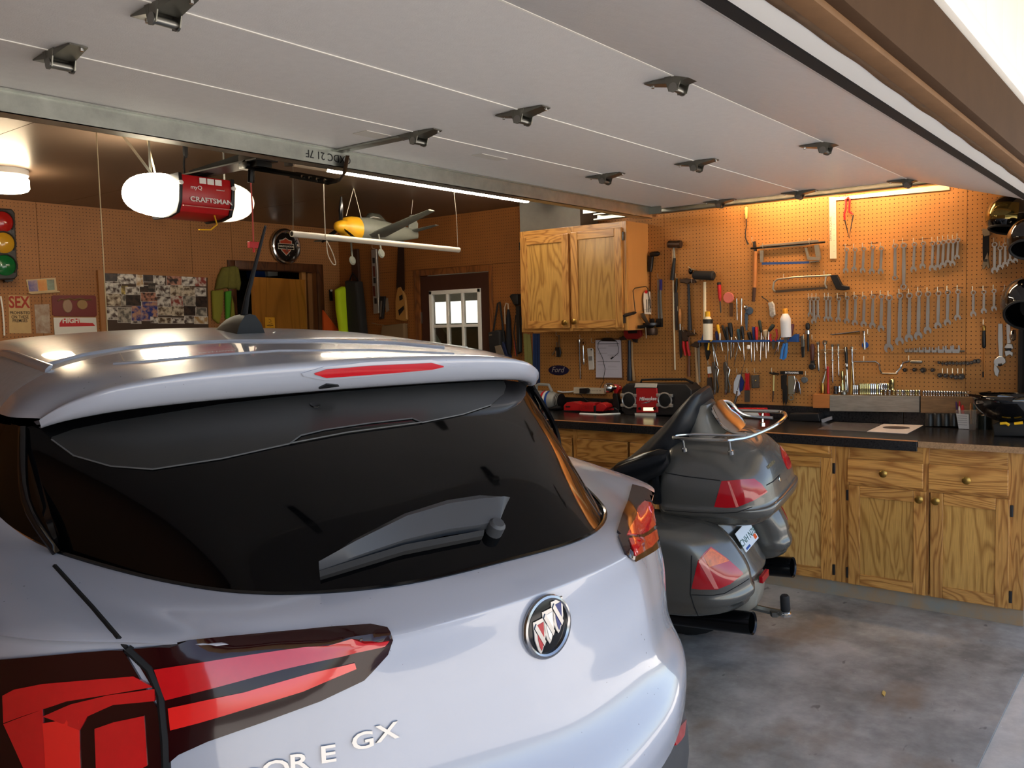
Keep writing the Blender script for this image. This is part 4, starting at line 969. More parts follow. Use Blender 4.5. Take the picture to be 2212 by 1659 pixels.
# saddlebags
s0z = [(.745,.17,.80),(.72,.09,.93),(.68,.035,.98),(.60,-.02,1),(.53,-.052,1),(.47,-.06,1),(.445,-.07,1.02),(.42,-.066,1.025),(.40,-.05,1.0),(.37,-.03,.985),(.345,.04,.94),(.33,.10,.85)]
def bag(sgn):
    rings = []
    for z, s0, k in s0z:
        rings.append([(sgn*(.30+(x-.30)*k), s, z) for x, s in ((.18,.30),(.20,s0+.07),(.245,s0+.015),(.30,s0+.01),(.385,s0+.05),(.44,s0+.13),(.462,s0+.26),(.462,.50),(.40,.60),(.20,.60))])
    return ringloft(rings, 4, 3, False)
bl = bag(-1); BV_B = bvh_of([bl])
bags = [bl.build('saddlebag', BGREY, bike, 50), bag(1).build('saddlebag', BGREY, bike, 50)]
bpatch('bag_lamp', [[(1508,1211),(1520,1195),(1535,1181),(1570,1206),(1603,1236)], [(1494,1271),(1512,1273),(1549,1273),(1576,1262),(1605,1240)]], BRED, BV_B, .003)
bpatch('amber_lens', [[(1519,1201),(1535,1184),(1566,1205)], [(1532,1224),(1552,1219),(1574,1212)]], BAMB, BV_B, .0055)
bpatch('pale_lens', [[(1509,1213),(1519,1202)], [(1543,1271),(1552,1271)]], M('pale_red_lens'), BV_B, .005)
bline('bag_seam', [(1494,1200),(1493,1240),(1491,1283),(1500,1312),(1508,1330)], SEAM, BV_B)
bline('bag_groove', [(1493,1285),(1540,1286),(1565,1282),(1600,1262),(1618,1250)], SEAM, BV_B, .002)
# rear fender and plate
fm = ringloft([[(x*k, s, z) for x, s in ((0, s0), (.08, s0+.005), (.14, s0+.03), (.155, s0+.08), (.155, .3), (.08, .32), (0, .32))] for z, s0, k in ((.70,.14,1),(.62,.10,1),(.52,.055,1),(.44,.02,1),(.40,.0,1.0),(.37,.03,.95),(.345,.08,.75))])
fm.build('rear_fender', BGREY, bike, 50)
fm2 = ringloft([[(x*k, s, z) for x, s in ((0, s0), (.05, s0+.006), (.085, s0+.03), (.095, s0+.07), (.09, .2), (.05, .22), (0, .22))] for z, s0, k in ((.37,.0,1),(.30,.0,1),(.24,.015,.95),(.205,.04,.8),(.195,.06,.6))])
fm2.build('fender_flap', M('pale_silver_paint', 'B4AE9E', .28, .5, coat=.5), bike, 50)
MB().bb((-.045, -.022, .352), (.045, -.002, .388)).build('reflector', BRED, bike, 0, bev=.004)
pm = Matrix.Translation((-.02, .048, .572)) @ Matrix.Rotation(math.radians(62), 4, 'X')
pl = bpy.data.objects.new('license_plate', MB().prism([(-.085, -.045), (.085, -.045), (.088, -.04), (.088, .055), (-.088, .055), (-.088, -.04)], 0, .002).mesh('license_plate', M('plate_white', 'DCE4EA', .35))); COL.objects.link(pl); pl.parent = bike; pl.matrix_local = pm
text('plate_number', 'CNH N78', .045, M('plate_green', '2E5A50', .5), pl, Matrix.Translation((0, -.002, .0025)), .0004)
MB().bb((.05, -.036, .002), (.078, -.014, .0032)).build('plate_sticker', ORANGE, pl, 0)
MB().bb((-.07, -.04, .002), (-.02, -.030, .003)).build('plate_print', BLUE, pl, 0)
# exhausts, hitch, wheel
EXH = M('blackened_chrome', '2C2C2E', .2, .9)
for s_ in (-1, 1):
    MB().lathe((s_*.30, .62, .235), (s_*.30, -.055, .285), [(0, .046), (.7, .05), (.95, .052), (1, .052), (.99, .044), (.7, .04)], 24, caps=False).build('exhaust', EXH, bike)
hb = MB().lathe((.0, -.105, .205), (0, -.105, .285), [(0, .02), (.1, .023), (.9, .022), (1, .017)], 16).build('hitch_cover', RUBBER, bike)
MB().lathe((0, -.105, .180), (0, -.105, .210), [(0, .026), (.45, .027), (.5, .02), (1, .02)], 8).build('hitch_ball', CHROME, bike)
MB().tube([(0, .10, .20), (0, -.02, .19), (0, -.10, .19)], .016, 6).lathe((-.01, -.055, .175), (-.01, -.055, .20), [(0, .022), (1, .022)], 6).build('hitch_bar', STEEL, bike)
for s in (.42, 2.11):
    MB().lathe((-.085, s, .325), (.085, s, .325), [(0, .20), (.02, .28), (.15, .315), (.4, .325), (.6, .325), (.85, .315), (.98, .28), (1, .20)], 36).build('tyre', RUBBER, bike)
    MB().lathe((-.05, s, .325), (.05, s, .325), [(0, .05), (.1, .2), (.9, .2), (1, .05)], 24).build('wheel', STEEL, bike)
rows = [[(w*math.cos(a), s, z+h*math.sin(a)) for a in [2*math.pi*j/20 for j in range(20)]] for s, z, w, h in ((.9,.55,.12,.18),(1.2,.65,.18,.25),(1.5,.72,.24,.30),(1.8,.80,.36,.34),(2.05,.85,.40,.30),(2.25,.85,.25,.2))]
m = MB().grid(rows, True); m.add(rows[0], [tuple(range(20))]); m.add(rows[-1], [tuple(range(20))]); m.build('fairing', BGREY, bike, 60)
MB().tube([(-.25, .95, .30), (-.42, .95, .12), (-.22, 1.0, .043)], .012, 8).build('side_stand', DARKST, bike)
# ================================================================= tools on the pegboard wall
def crop(x0, y0, k): return lambda *p: [(x0+x*k, y0+y*k) for x, y in p]
K1, K2, K3, K4, K5, K6, K7 = crop(1340,440,.15672), crop(1340,640,.15672), crop(1500,640,.15672), crop(1700,660,.15672), crop(1920,660,.1808), crop(1130,700,.15672), crop(1640,400,.15671)
WRENCH = M('satin_chrome_vanadium', 'CFCFCB', .3, .9)
HOOKM = M('bright_hook_wire', 'D8CFB8', .3, .8)
hook_me = MB().tube([(0, 0, 0), (0, 0, .03), (0, .006, .036), (0, .034, .036)], .0023, 6).mesh('peg_hook', HOOKM)
def hook(px, py):
    P = onX(px, py, XW-.006); o = bpy.data.objects.new('peg_hook', hook_me); COL.objects.link(o)
    o.matrix_world = Matrix.Translation(P) @ RWALL.to_4x4(); mwi = o.matrix_world.copy(); o.parent = wallr; o.matrix_world = mwi
label_me = MB().prism([(-.028, -.002), (.028, -.002), (.028, .002), (-.028, .002)], 0, .001).mesh('shelf_mark', M('marker_line', '4A2A14', .7))
def mark(px, py):
    P = onX(px, py, XW-.0062); o = bpy.data.objects.new('pen_mark', label_me); COL.objects.link(o)
    m = Matrix.Translation(P) @ RWALL.to_4x4(); o.parent = wallr; o.matrix_world = m
def wrench(px, y0, y1, label, group, bottom='open', lean=0, hk=True, wide=1.0):
    w = WT('combination_wrench', label, 'wrench', px, y0, group, off=.016)
    L = w.p(px, y0).y-w.p(px+lean, y1).y; k = L
    hw = (.0045+.022*k)*wide; ro = (.0085+.034*k)*wide; jo = (.009+.052*k)*wide
    m = MB(); m.ring((0, -ro), ro, ro*.62, -.0015, .007+.012*k, 18)
    m.prism([(-hw*.75, -ro*1.7), (hw*.75, -ro*1.7), (hw, -L*.5), (hw*.8, -L+jo*1.3), (-hw*.8, -L+jo*1.3), (-hw, -L*.5)], 0, .004+.01*k, .0012)
    if bottom == 'open':
        c = -L+jo; pts = [(-hw*.8, c+jo*.6)]
        ang = math.radians(14)
        o = []
        for a in range(150, 296, 18): o.append((jo*math.cos(math.radians(a)), jo*math.sin(math.radians(a))))
        prongL = (-jo*.42, -jo*1.02); prongR = (jo*.42, -jo*1.02)
        poly = [(-hw, jo*.9), (-jo*.85, jo*.35), (-jo, -jo*.2), (-jo*.8, -jo*.85), (-jo*.45, -jo*1.05), (-jo*.40, -jo*.35), (-jo*.2, -jo*.02), (jo*.2, -jo*.02), (jo*.40, -jo*.35), (jo*.45, -jo*1.05), (jo*.8, -jo*.85), (jo, -jo*.2), (jo*.85, jo*.35), (hw, jo*.9)]
        poly = [(x*math.cos(ang)-y*math.sin(ang), c+x*math.sin(ang)+y*math.cos(ang)) for x, y in poly]
        left = poly[:7]; right = poly[7:]
        mid_ = [poly[0], poly[6], poly[7], poly[13]]
        m.prism(left, 0, .005+.01*k); m.prism(right, 0, .005+.01*k); m.prism(mid_, 0, .005+.01*k)
    else:
        m.ring((0, -L+ro), ro, ro*.62, -.0015, .007+.012*k, 18)
    w.put('wrench', WRENCH, m)
    o = w.done()
    if lean: o.rotation_euler.rotate_axis('Z', math.atan2((w.p(px+lean, y1).x), L))
    if hk: hook(px, y0+4)
    return o
G1_, G2_ = 'wrenches in the upper row', 'wrenches in the second row'
up = [(1829.7,530,588,'o'),(1847.8,530,585,'o'),(1866.5,528,588,'o'),(1886,525,590,'o'),(1905,527,590,'o'),(1934,521,604,'b'),(1953,519,624,'b'),(1976,518,586,'o'),(1995.6,516,579,'o'),(2016,516,583,'o'),(2028,515,582,'o'),(2039,513,577,'o'),(2050,511.5,571,'o'),(2060,511.5,573,'o'),(2070,508.5,559,'o')]
for i, (x, a, b, t_) in enumerate(up):
    wrench(x, a+5, b+2, f'{ORD[i]} chrome wrench from the left in the upper row beside the framing square', G1_, 'open' if t_ == 'o' else 'box', lean=-3 if t_ == 'o' else 0)
up2 = [(2149,519,588),(2161,527,581),(2172,520,575),(2182.5,525,567),(2194,530,566)]
for i, (x, a, b) in enumerate(up2): wrench(x, a+4, b+2, f'{ORD[i]} chrome wrench right of the black adjustable wrench in the upper row', G1_)
lo1 = [(1750,641,684),(1758,641,699),(1766.7,641,690),(1785,640,694),(1793,640,694)]
lo2 = [(1812.6,641,696),(1831,639,699),(1848.7,638,703),(1867.4,638,706),(1886.4,636,709),(1905,635,716),(1921.7,636,760),(1945,632,745),(1965.4,632,738),(1985.6,628,733),(2005.5,629,721),(2028,628,710),(2048.3,626,703),(2070.3,625,692)]
for i, (x, a, b) in enumerate(lo1): wrench(x, a, b, f'{ORD[i]} small wrench from the left in the second row under the hacksaws', G2_)
for i, (x, a, b) in enumerate(lo2): wrench(x, a, b, f'{ORD[i]} wrench from the left in the graduated set of the second row', G2_, lean=-2)
lo3 = [(2103,627,684),(2125.8,626,677),(2147.8,624,672),(2172,624,669)]
for i, (x, a, b) in enumerate(lo3): wrench(x, a, b, f'{ORD[i]} slim wrench in the group beside the hanging helmets', G2_)
for q in K7((1210,830),(1575,800),(1990,760),(1105,1525),(1340,1518),(1580,1503),(1955,1485)): mark(*q)
for x, y in ((1995,516),(1985,620),(2028,622),(2070,621),(2125,620),(2172,619)): mark(x, y)
# --- framing square
w = WT('framing_square', 'cream steel framing square hung near the top of the tool wall', 'square', 1799, 430, off=.010)
SQ = M('painted_steel_rule', 'D9CDB0', .4)
w.poly('short_leg', SQ, K7((966,165),(1060,165),(1068,1012),(978,1012)), .0025, .002, 0)
w.poly('long_leg', SQ, [(1791,428),(1807,433)]+[(2052,410),(2050,398)], .0025, .0024, 0)
w.done()
for i in range(10):
    q = K7((1035, 240+i*75))[0]; MB().box(w.p(q[0], q[1], .005), (.006, .0015, .0008)).build('rule_mark', BLACK, w.root, 0)
txt_on(w, 'rule_print', 'DRYWALL SQUARE', .018, M('grey_print', '5A5348', .6), K7((990, 600))[0][0], K7((990, 600))[0][1], .0048, rot=math.pi/2, extrude=.0002)
# --- red snips
w = WT('spring_snips', 'red handled spring snips hanging beside the framing square', 'snips', 1832, 427, off=.012)
w.tube('handle', RED, K7((1245,170),(1200,200),(1200,330),(1180,400),(1185,480)), .006)
w.tube('handle', RED, K7((1225,170),(1258,200),(1250,300),(1250,370),(1300,400)), .006)
w.tube('blade', DARKST, K7((1185,480),(1215,600),(1247,735)), [.004, .003, .001])
w.tube('blade', DARKST, K7((1305,410),(1275,560),(1247,735)), [.004, .003, .001]); w.done(); hook(1829, 424)
# --- hacksaws
ALU = M('cast_aluminium', 'A79F90', .4, .8)
w = WT('hacksaw', 'aluminium frame hacksaw with blue blade, the upper of two', 'hacksaw', 1700, 525, 'hacksaws', off=.014)
w.tube('frame_tube', M('dark_tube', '3A302A', .35, .8), [(1624,537),(1700,530),(1784,523)], .007, .016)
w.poly('frame', ALU, [(1643,534),(1645,530)]+K7((640,770),(820,755),(830,800),(600,840),(20,880)), .012, .006)
w.poly('front_post', ALU, K7((20,900),(70,900),(65,1065),(25,1065)), .012, .006)
w.poly('handle', ALU, K7((640,870),(680,1030),(850,1035),(855,1000),(700,985),(665,865)), .02, .002)
w.poly('handle', ALU, K7((770,830),(830,820),(860,1000),(795,990)), .02, .002)
w.poly('blade', M('blue_saw_blade', '3A5A96', .4, .4), K7((45,1065),(700,1050),(700,1080),(45,1100)), .002, .012, 0)
w.tube('wing_nut', CHROME, K7((700,1065),(840,1050)), .005, .014); w.done(); hook(1652, 537); hook(1752, 527)
w = WT('hacksaw', 'silver hacksaw with black pistol handle hung below the other', 'hacksaw', 1740, 600, 'hacksaws', off=.014)
w.tube('frame', ALU, K7((230,1470),(200,1430),(215,1340),(260,1300),(500,1270),(1000,1245)), .0065, .014)
w.poly('handle', BLACK, K7((985,1240),(1085,1235),(1160,1380),(1250,1395),(1255,1440),(1180,1450),(1080,1440)), .024, .002, .004)
w.poly('blade', M('saw_blade_grey', '5A4C40', .45, .6), K7((235,1450),(950,1400),(950,1430),(235,1485)), .002, .012, 0)
w.tube('rear_post', ALU, K7((930,1260),(915,1360),(940,1420)), .006, .014); w.done(); hook(1697, 603); hook(1784, 597)
# --- weeding fork, pick hammer
w = WT('weeding_fork', 'small two-pronged weeder with yellow wooden handle at top of wall', 'weeder', 1612, 450, off=.012)
KK = crop(1420,420,.28944)
w.lathe('handle', M('pale_yellow_wood', 'D9AE5E', .5), *KK((668,95),(668,182)), [(0, .008), (.1, .012), (.6, .011), (.9, .009), (1, .006)])
w.tube('shank', DARKST, KK((667,182),(668,240),(662,280),(663,330),(680,375)), .0035); w.tube('tine', DARKST, KK((663,320),(672,345),(688,372)), .0025); w.done()
w = WT('hammer', 'long tan-handled hammer hanging head up by the upper hacksaw', 'hammer', 1630, 530, off=.014)
w.lathe('handle', M('tan_handle', 'B5743C', .5), *KK((738,425),(730,695)), [(0, .011), (.5, .013), (1, .012)])
w.lathe('grip', M('brown_grip', '4A2F22', .6), *KK((730,695),(722,800)), [(0, .013), (.5, .012), (1, .010)])
w.poly('head', DARKST, KK((718,355),(735,350),(745,425),(728,428)), .02, .0, .003); w.done(); hook(1629, 524)
# --- mallets and hammers on the left part
IRON = M('forged_brown_iron', '4E3E34', .42, .7)
w = WT('club_hammer', 'heavy iron club hammer with black rubber grip hung high', 'hammer', 1459, 530, off=.02)
w.put('head', IRON, MB().lathe(w.p(1446, 528, .02), w.p(1474, 528, .02), [(0, .02), (.08, .026), (.75, .026), (.82, .029), (1, .027)], 12))
w.lathe('shaft', STEEL, *K1((745,600),(760,760)), [(0, .009), (1, .008)])
w.lathe('grip', BLACK, *K1((758,750),(725,1055)), [(0, .010), (.5, .015), (1, .017)]); w.done(); hook(1450, 536); hook(1464, 536)
w = WT('dowel_rod', 'long thin pale wooden rod hanging behind the club hammer', 'rod', 1454, 540, off=.008)
w.tube('rod', M('pale_dowel', 'E4D6B4', .5), [(1454,538),(1456,680),(1459,799)], .006, .006); w.done()
w = WT('keyhole_saw', 'narrow keyhole saw with black pistol grip beside the cabinet', 'saw', 1410, 550, off=.012)
w.put('grip', BLACK, MB().lathe(w.p(*K1((430,700))[0], .016), w.p(*K1((555,690))[0], .016), [(0, .014), (.3, .018), (.8, .018), (1, .010)], 12))
w.poly('body', BLACK, K1((400,720),(465,730),(455,860),(440,940),(400,940)), .02, .004, .004)
w.poly('blade', M('brown_blade', '5A3A22', .5, .4), K1((412,940),(436,940),(424,1650)), .002, .010, 0); w.done()
w = WT('drill_bit_holder', 'tall clear holder of long drill bits with blue cap', 'bit holder', 1425, 610, off=.012)
w.poly('backing_card', M('grey_plastic', '8A8378', .5), K1((515,1050),(545,1040),(590,1590),(525,1590)), .006, .002, 0)
w.tube('drill_bit', STEEL, K1((530,1190),(535,1580)), .004, .012); w.tube('drill_bit', STEEL, K1((570,1190),(580,1590)), .0055, .014)
w.poly('blue_cap', M('deep_blue', '2A2A80', .4), K1((552,1045),(582,1045),(582,1195),(555,1195)), .014, .004)
w.poly('base_cap', BLACK, K1((508,1590),(590,1580),(590,1700),(508,1705)), .018, .002, .003); w.done(); hook(1426, 601)
w = WT('file', 'long flat steel file with black handle behind the pale rod', 'file', 1462, 610, off=.008)
w.lathe('handle', BLACK, *K1((790,1030),(775,1225)), [(0, .006), (.4, .011), (.9, .009), (1, .006)]); w.poly('blade', DARKST, K1((755,1225),(800,1225))+K2((800,465),(770,465)), .004, .006); w.done(); hook(1464, 601)
w = WT('claw_hammer', 'steel claw hammer with taped blue-black handle below the mallet', 'hammer', 1490, 605, off=.014)
w.poly('head', IRON, K1((840,1040),(930,1030),(1050,1050),(1050,1090),(980,1085),(950,1110),(905,1095),(845,1090)), .028, .0, .005)
w.lathe('handle', M('taped_handle', '2A2C34', .5, var=.3, vscale=60), *(K1((950,1110))+K2((970,470))), [(0, .009), (.2, .010), (.5, .011), (.75, .014), (1, .017)]); w.done(); hook(1499, 612)
w = WT('rubber_mallet', 'black rubber mallet with pale wooden handle', 'mallet', 1520, 600, off=.02)
w.put('head', RUBBER, MB().lathe(w.p(*K1((1030,985))[0], .028), w.p(*K1((1318,995))[0], .028), [(0, .022), (.06, .03), (.5, .031), (.94, .033), (1, .024)], 18))
w.lathe('handle', M('pale_dowel'), *(K1((1180,1080))+K2((1180,560))), [(0, .010), (1, .012)], d=.02); w.done(); hook(1508, 607); hook(1519, 605)
w = WT('filter_cap', 'glossy black rounded oil-filter cap above the rubber mallet', 'cap', 1494, 582, off=.016)
w.put('shell', BLACKG, MB().sphere(w.p(*K1((980,930))[0], .012), .022, 14, (.75, 1.1, .7)))
w.tube('clip', HOOKM, K1((960,870),(985,885),(1010,905),(1060,915)), .003, .03); w.done()
w = WT('screwdriver', 'red handled screwdriver hanging beside the pink disc', 'screwdriver', 1555, 612, off=.012)
w.lathe('handle', RED, *K1((1370,1085),(1385,1345)), [(0, .011), (.12, .014), (.5, .012), (.8, .011), (1, .006)]); w.lathe('cap', BLACK, *K1((1370,1085),(1372,1118)), [(0, .0135), (1, .0145)]); w.lathe('blade', DARKST, *K1((1385,1345),(1395,1500)), [(0, .005), (1, .004)]); w.done()
w = WT('plastic_disc', 'round pink plastic disc hung on the pegboard', 'disc', 1576, 642, off=.012)
w.put('disc', M('pink_plastic', 'D9746A', .5), MB().lathe(w.p(*K1((1505,1295))[0], .008), w.p(*K1((1505,1295))[0], .022), [(0, .036), (.8, .038), (1, .034)], 28))
w.put('strap', M('brown_leather', '5A3A20', .6), MB().prism([w.p2(*q) for q in K3((485,95),(540,95),(530,280),(490,280))], .002, .006)); w.done()
for i, (a, b, c) in enumerate((((590,30),(600,330),.005), ((660,30),(655,400),.006))):
    w = WT('punch', ['shorter', 'longer'][i]+' chromed centre punch beside the pink disc', 'punch', *K3(a)[0], 'centre punches', off=.012)
    w.lathe('punch', CHROME, K3(a)[0], K3(b)[0], [(0, c), (.15, c*1.2), (.3, c), (.85, c*.9), (1, c*.4)]); w.done()
w = WT('inspection_mirror', 'round inspection mirror with blue-grey handle above the rack', 'mirror', *K3((720,140))[0], off=.012)
BGL = M('blue_grey_plastic', '4A5A6C', .4)
w.put('back_disc', BGL, MB().lathe(w.p(*K3((760,200))[0], .004), w.p(*K3((760,200))[0], .012), [(0, .028), (1, .026)], 24))
w.put('lens', CHROME, MB().lathe(w.p(*K3((725,160))[0], .012), w.p(*K3((725,160))[0], .022), [(0, .018), (.8, .017), (1, .012)], 20))
w.poly('handle', BGL, K3((700,230),(745,230),(735,470),(715,470)), .008, .004); w.done()
w = WT('wrapped_packet', 'crumpled clear packet hanging from a hook near the hacksaw', 'packet', *K3((1060,60))[0], off=.010)
CRUMP = M('crumpled_film', 'C9C2B8', .25, .3, var=.3, vscale=80, bump=1, bscale=120)
w.poly('packet', CRUMP, K3((1020,90),(1080,70),(1110,110),(1125,260),(1080,300),(1045,270),(1035,150)), .016, .0, .005, bev=.003)
w.tube('hook_wire', DARKST, K3((935,0),(960,25),(990,40),(1030,75)), .003, .012); w.done()
# --- blue rack with its tools
w = WT('tool_rack', 'long blue tool rack holding screwdrivers and pliers on the wall', 'tool rack', *K3((780,620))[0], off=.004)
RB = M('blue_rack_paint', '27508E', .45)
pa, pb = w.p(*K3((95,620))[0]), w.p(*K3((1440,610))[0])
w.put('shelf', RB, MB().bb((pa.x, pa.y-.004, .0), (pb.x, pa.y+.004, .055)))
w.put('front_lip', RB, MB().bb((pa.x, pa.y-.007, .052), (pb.x, pa.y+.007, .056)))
w.poly('end_bracket', RB, K3((1300,620),(1420,520),(1450,520),(1450,630)), .05, 0, .002)
w.poly('end_bracket', RB, K3((95,610),(130,470),(150,560),(160,620)), .004, 0, 0); w.done()
def driver(lbl, a, b, c, hc, r=.009, br=.003, d=.03, cat='screwdriver', grp='tools standing in the blue rack', nm='screwdriver'):
    w = WT(nm, lbl, cat, *K3(b)[0], grp, off=.004)
    w.lathe('handle', hc, K3(a)[0], K3(b)[0], [(0, r*.7), (.12, r), (.6, r*.95), (.85, r*.75), (1, r*.6)], d=d); w.lathe('shank', CHROME if br > .0025 else STEEL, K3(b)[0], K3(c)[0], [(0, br), (.9, br), (1, br*.6)], d=d, n=8); w.done()
BLH = M('navy_handle', '1C2C6C', .35); GRH = M('dark_green_handle', '2C352E', .5); BRH = M('maroon_handle', '58202A', .4); WHH = M('white_handle', 'E8E4DC', .4); AMBH = M('amber_handle', 'C07A20', .3)
drv = [('navy blue screwdriver with chrome cap left in the rack',(325,480),(330,600),(310,750),BLH,.012,.004),
 ('yellow capped screwdriver left in the blue rack',(345,390),(372,520),(420,760),YELLOW,.011,.003),
 ('white handled screwdriver third along the blue rack',(390,505),(390,620),(385,700),WHH,.006,.003),
 ('slanting black screwdriver left of the rack centre',(400,400),(470,620),(490,760),BLACK,.010,.003),
 ('large black handled screwdriver with hole in grip',(515,365),(540,560),(525,870),BLACK,.016,.005),
 ('black screwdriver with long thin shank behind others',(480,420),(500,600),(490,1030),BLACK,.010,.0035),
 ('dark teal screwdriver near the rack centre',(620,450),(640,600),(560,965),M('teal_handle','2E4A50',.4),.013,.0035),
 ('black tipped screwdriver crossing the rack centre',(680,410),(700,590),(715,900),BLACK,.012,.005),
 ('chrome bent-handled pick in rack centre',(600,560),(630,620),(675,750),CHROME,.006,.004),
 ('black and chrome pliers handle pair in rack centre',(765,490),(800,610),(805,905),BLACK,.014,.005),
 ('blue and orange handled screwdriver right of centre',(840,420),(850,600),(855,900),BLH,.011,.003),
 ('red handled screwdriver behind the black one',(890,420),(895,610),(900,760),RED,.011,.003),
 ('tall dark green handled screwdriver leaning in the rack',(910,330),(940,500),(925,905),GRH,.011,.004),
 ('pale ball-handled awl in the blue rack',(1000,460),(1010,560),(1015,855),M('pale_ball','CDB48C',.5),.017,.003),
 ('dark green cylinder handle leaning right in the rack',(1130,390),(1060,480),(1050,770),GRH,.014,.004),
 ('slim chrome pick beside the red pliers',(960,540),(965,620),(962,755),CHROME,.005,.0045),
 ('chrome rod leaning near right end of rack',(1215,560),(1195,650),(1125,810),CHROME,.005,.005),
 ('twisted chrome wire tool near right end of rack',(1245,490),(1205,600),(1185,765),CHROME,.005,.004),
 ('maroon handled screwdriver at right end of rack',(1370,380),(1345,540),(1300,640),BRH,.012,.004),
 ('dark short screwdriver beside the white spray bottle',(1315,490),(1310,570),(1290,640),BLACK,.012,.003),
 ('thin steel scriber at left end of the rack',(110,600),(108,640),(112,920),STEEL,.003,.0022),
 ('crossed thin steel probe below rack left',(262,640),(285,720),(345,970),STEEL,.0035,.003),
 ('long steel probe crossing below rack left',(275,650),(290,760),(315,1000),STEEL,.0045,.0045),
 ('chrome nut driver beside the slanting black screwdriver',(575,640),(580,660),(565,840),CHROME,.004,.0045),
 ('steel rod at far left behind the glue bottle',(155,320),(160,470),(165,600),STEEL,.007,.006)]
for k, r in enumerate(drv): driver(*r, d=.02+.012*(k % 3))
def bottle(lbl, cap, lab, pts, off_, nm, bm):
    w = WT(nm, lbl, 'bottle', *K3(pts[2])[0], off=.01)
    a, b, c = [K3(p)[0] for p in pts[:3]]
    w.lathe('bottle', bm, b, c, [(0, .017), (.1, .026), (.22, .034), (.4, .034), (1, .033)], d=.062, n=20); w.lathe('cap', cap, a, b, [(0, .014), (.1, .017), (1, .017)], d=.062, n=16)
    if lab: w.lathe('label_band', lab, K3(pts[3])[0], K3(pts[4])[0], [(0, .0346), (1, .0346)], d=.062, n=20)
    w.done(); return w
w = bottle('white glue bottle with yellow cap in the blue rack', YELLOW, M('dark_label', '2A2620', .5), ((237,210),(238,280),(240,600),(240,315),(240,375)), 0, 'glue_bottle', M('cream_bottle', 'E6DEC8', .4))
w = bottle('white spray bottle with orange cap at right of rack', M('orange_cap', 'F0A020', .4), None, ((1297,170),(1300,240),(1315,560)), 0, 'spray_bottle', M('white_bottle', 'DADCE0', .4))
w = WT('pliers', 'yellow handled long-nose pliers hanging through left of rack', 'pliers', *K3((210,400))[0], off=.03)
w.tube('handle', YELLOW, K3((195,380),(215,480),(260,620)), .008, .034); w.tube('handle', YELLOW, K3((225,640),(215,740)), .006, .03); w.poly('jaw', BLACK, K3((140,650),(200,640),(205,830),(180,885),(165,830)), .012, .0); w.poly('jaw', BLACK, K3((205,740),(225,760),(200,870),(195,820)), .012, .0); w.done()
w = WT('pliers', 'red handled pliers standing in the right half of the rack', 'pliers', *K3((1120,540))[0], off=.03)
w.tube('handle', RED, K3((1150,450),(1165,540),(1140,610)), .007, .03); w.tube('handle', RED, K3((1080,520),(1065,560),(1085,620)), .007, .03); w.poly('jaw', STEEL, K3((1085,620),(1140,615),(1120,720),(1100,720)), .010, .02); w.done()
w = WT('pliers', 'blue handled pliers hanging nose-up at right end of rack', 'pliers', *K3((1270,640))[0], off=.03)
w.tube('handle', M('bright_blue_grip', '2E7CC4', .4), K3((1265,650),(1235,740),(1220,860)), [.010, .010, .012], .03); w.tube('handle', M('bright_blue_grip'), K3((1295,640),(1285,760),(1270,840),(1240,865)), [.008, .011, .011, .008], .03); w.poly('jaw', STEEL, K3((1255,560),(1300,560),(1295,650),(1262,650)), .012, .02); w.done()
w = WT('telescopic_aerial', 'long silver telescopic aerial slanting down from the rack', 'aerial', *K3((760,690))[0], off=.05)
w.tube('rod', CHROME, K3((765,720),(680,1000),(610,1290)), [.0015, .002, .003], .02); w.tube('rod', CHROME, K3((605,1300),(595,1380)), .006, .02); w.tube('handle', STEEL, K3((600,1370),(545,1560)), .009, .02); w.lathe('tip', WHITE, *K3((765,670),(760,730)), [(0, .010), (.8, .012), (1, .004)], d=.02); w.done()
# --- lower row left of bench tools
w = WT('slip_joint_pliers', 'large pliers with red grips hanging beside hammer handles', 'pliers', *K2((900,500))[0], off=.012)
w.poly('jaw', IRON, K2((855,480),(910,460),(940,520),(960,600),(920,620),(880,620),(860,560)), .018, 0, .003); w.tube('handle', RED, K2((880,620),(885,700),(910,815)), [.011, .012, .010], .012); w.tube('handle', RED, K2((935,620),(945,720),(965,820)), [.011, .013, .011], .012); w.done(); hook(1480, 716)
w = WT('rasp', 'flat rasp with bare wooden handle next to red pliers', 'rasp', *K2((830,200))[0], off=.008)
w.lathe('handle', WOODH, *K2((830,170),(835,380)), [(0, .008), (.3, .013), (.8, .010), (1, .008)]); w.lathe('ferrule', CHROME, *K2((833,380),(835,465)), [(0, .008), (1, .007)]); w.poly('blade', DARKST, K2((810,465),(855,465),(860,830),(830,860)), .005, .006); w.done(); hook(1469, 672)
w = WT('ball_pein_hammer', 'ball-pein hammer with brown wooden handle behind red pliers', 'hammer', *K2((970,520))[0], off=.010)
w.poly('head', IRON, K2((930,480),(990,480),(1000,500),(1040,500),(1055,520),(1030,540),(1000,540),(930,550)), .024, 0, .004); w.lathe('handle', M('dark_handle_wood', '6A3E24', .5), *K2((958,560),(955,1105)), [(0, .008), (.5, .010), (.85, .014), (1, .013)]); w.done(); hook(1505, 722)
w = WT('tack_hammer', 'tan-handled tack hammer hanging at the left end of rack', 'hammer', *K2((1060,650))[0], off=.012)
w.poly('head', IRON, K2((975,680),(1050,620),(1110,620),(1120,680),(1080,710),(1040,700)), .022, 0, .004); w.lathe('handle', M('tan_handle_pale', 'A8845A', .5), *K2((1045,700),(1075,1220)), [(0, .008), (.5, .011), (1, .013)]); w.tube('second_handle', M('grey_wood', '8A7C6C', .6), K2((1075,700),(1095,1180)), .007, .004); w.done()
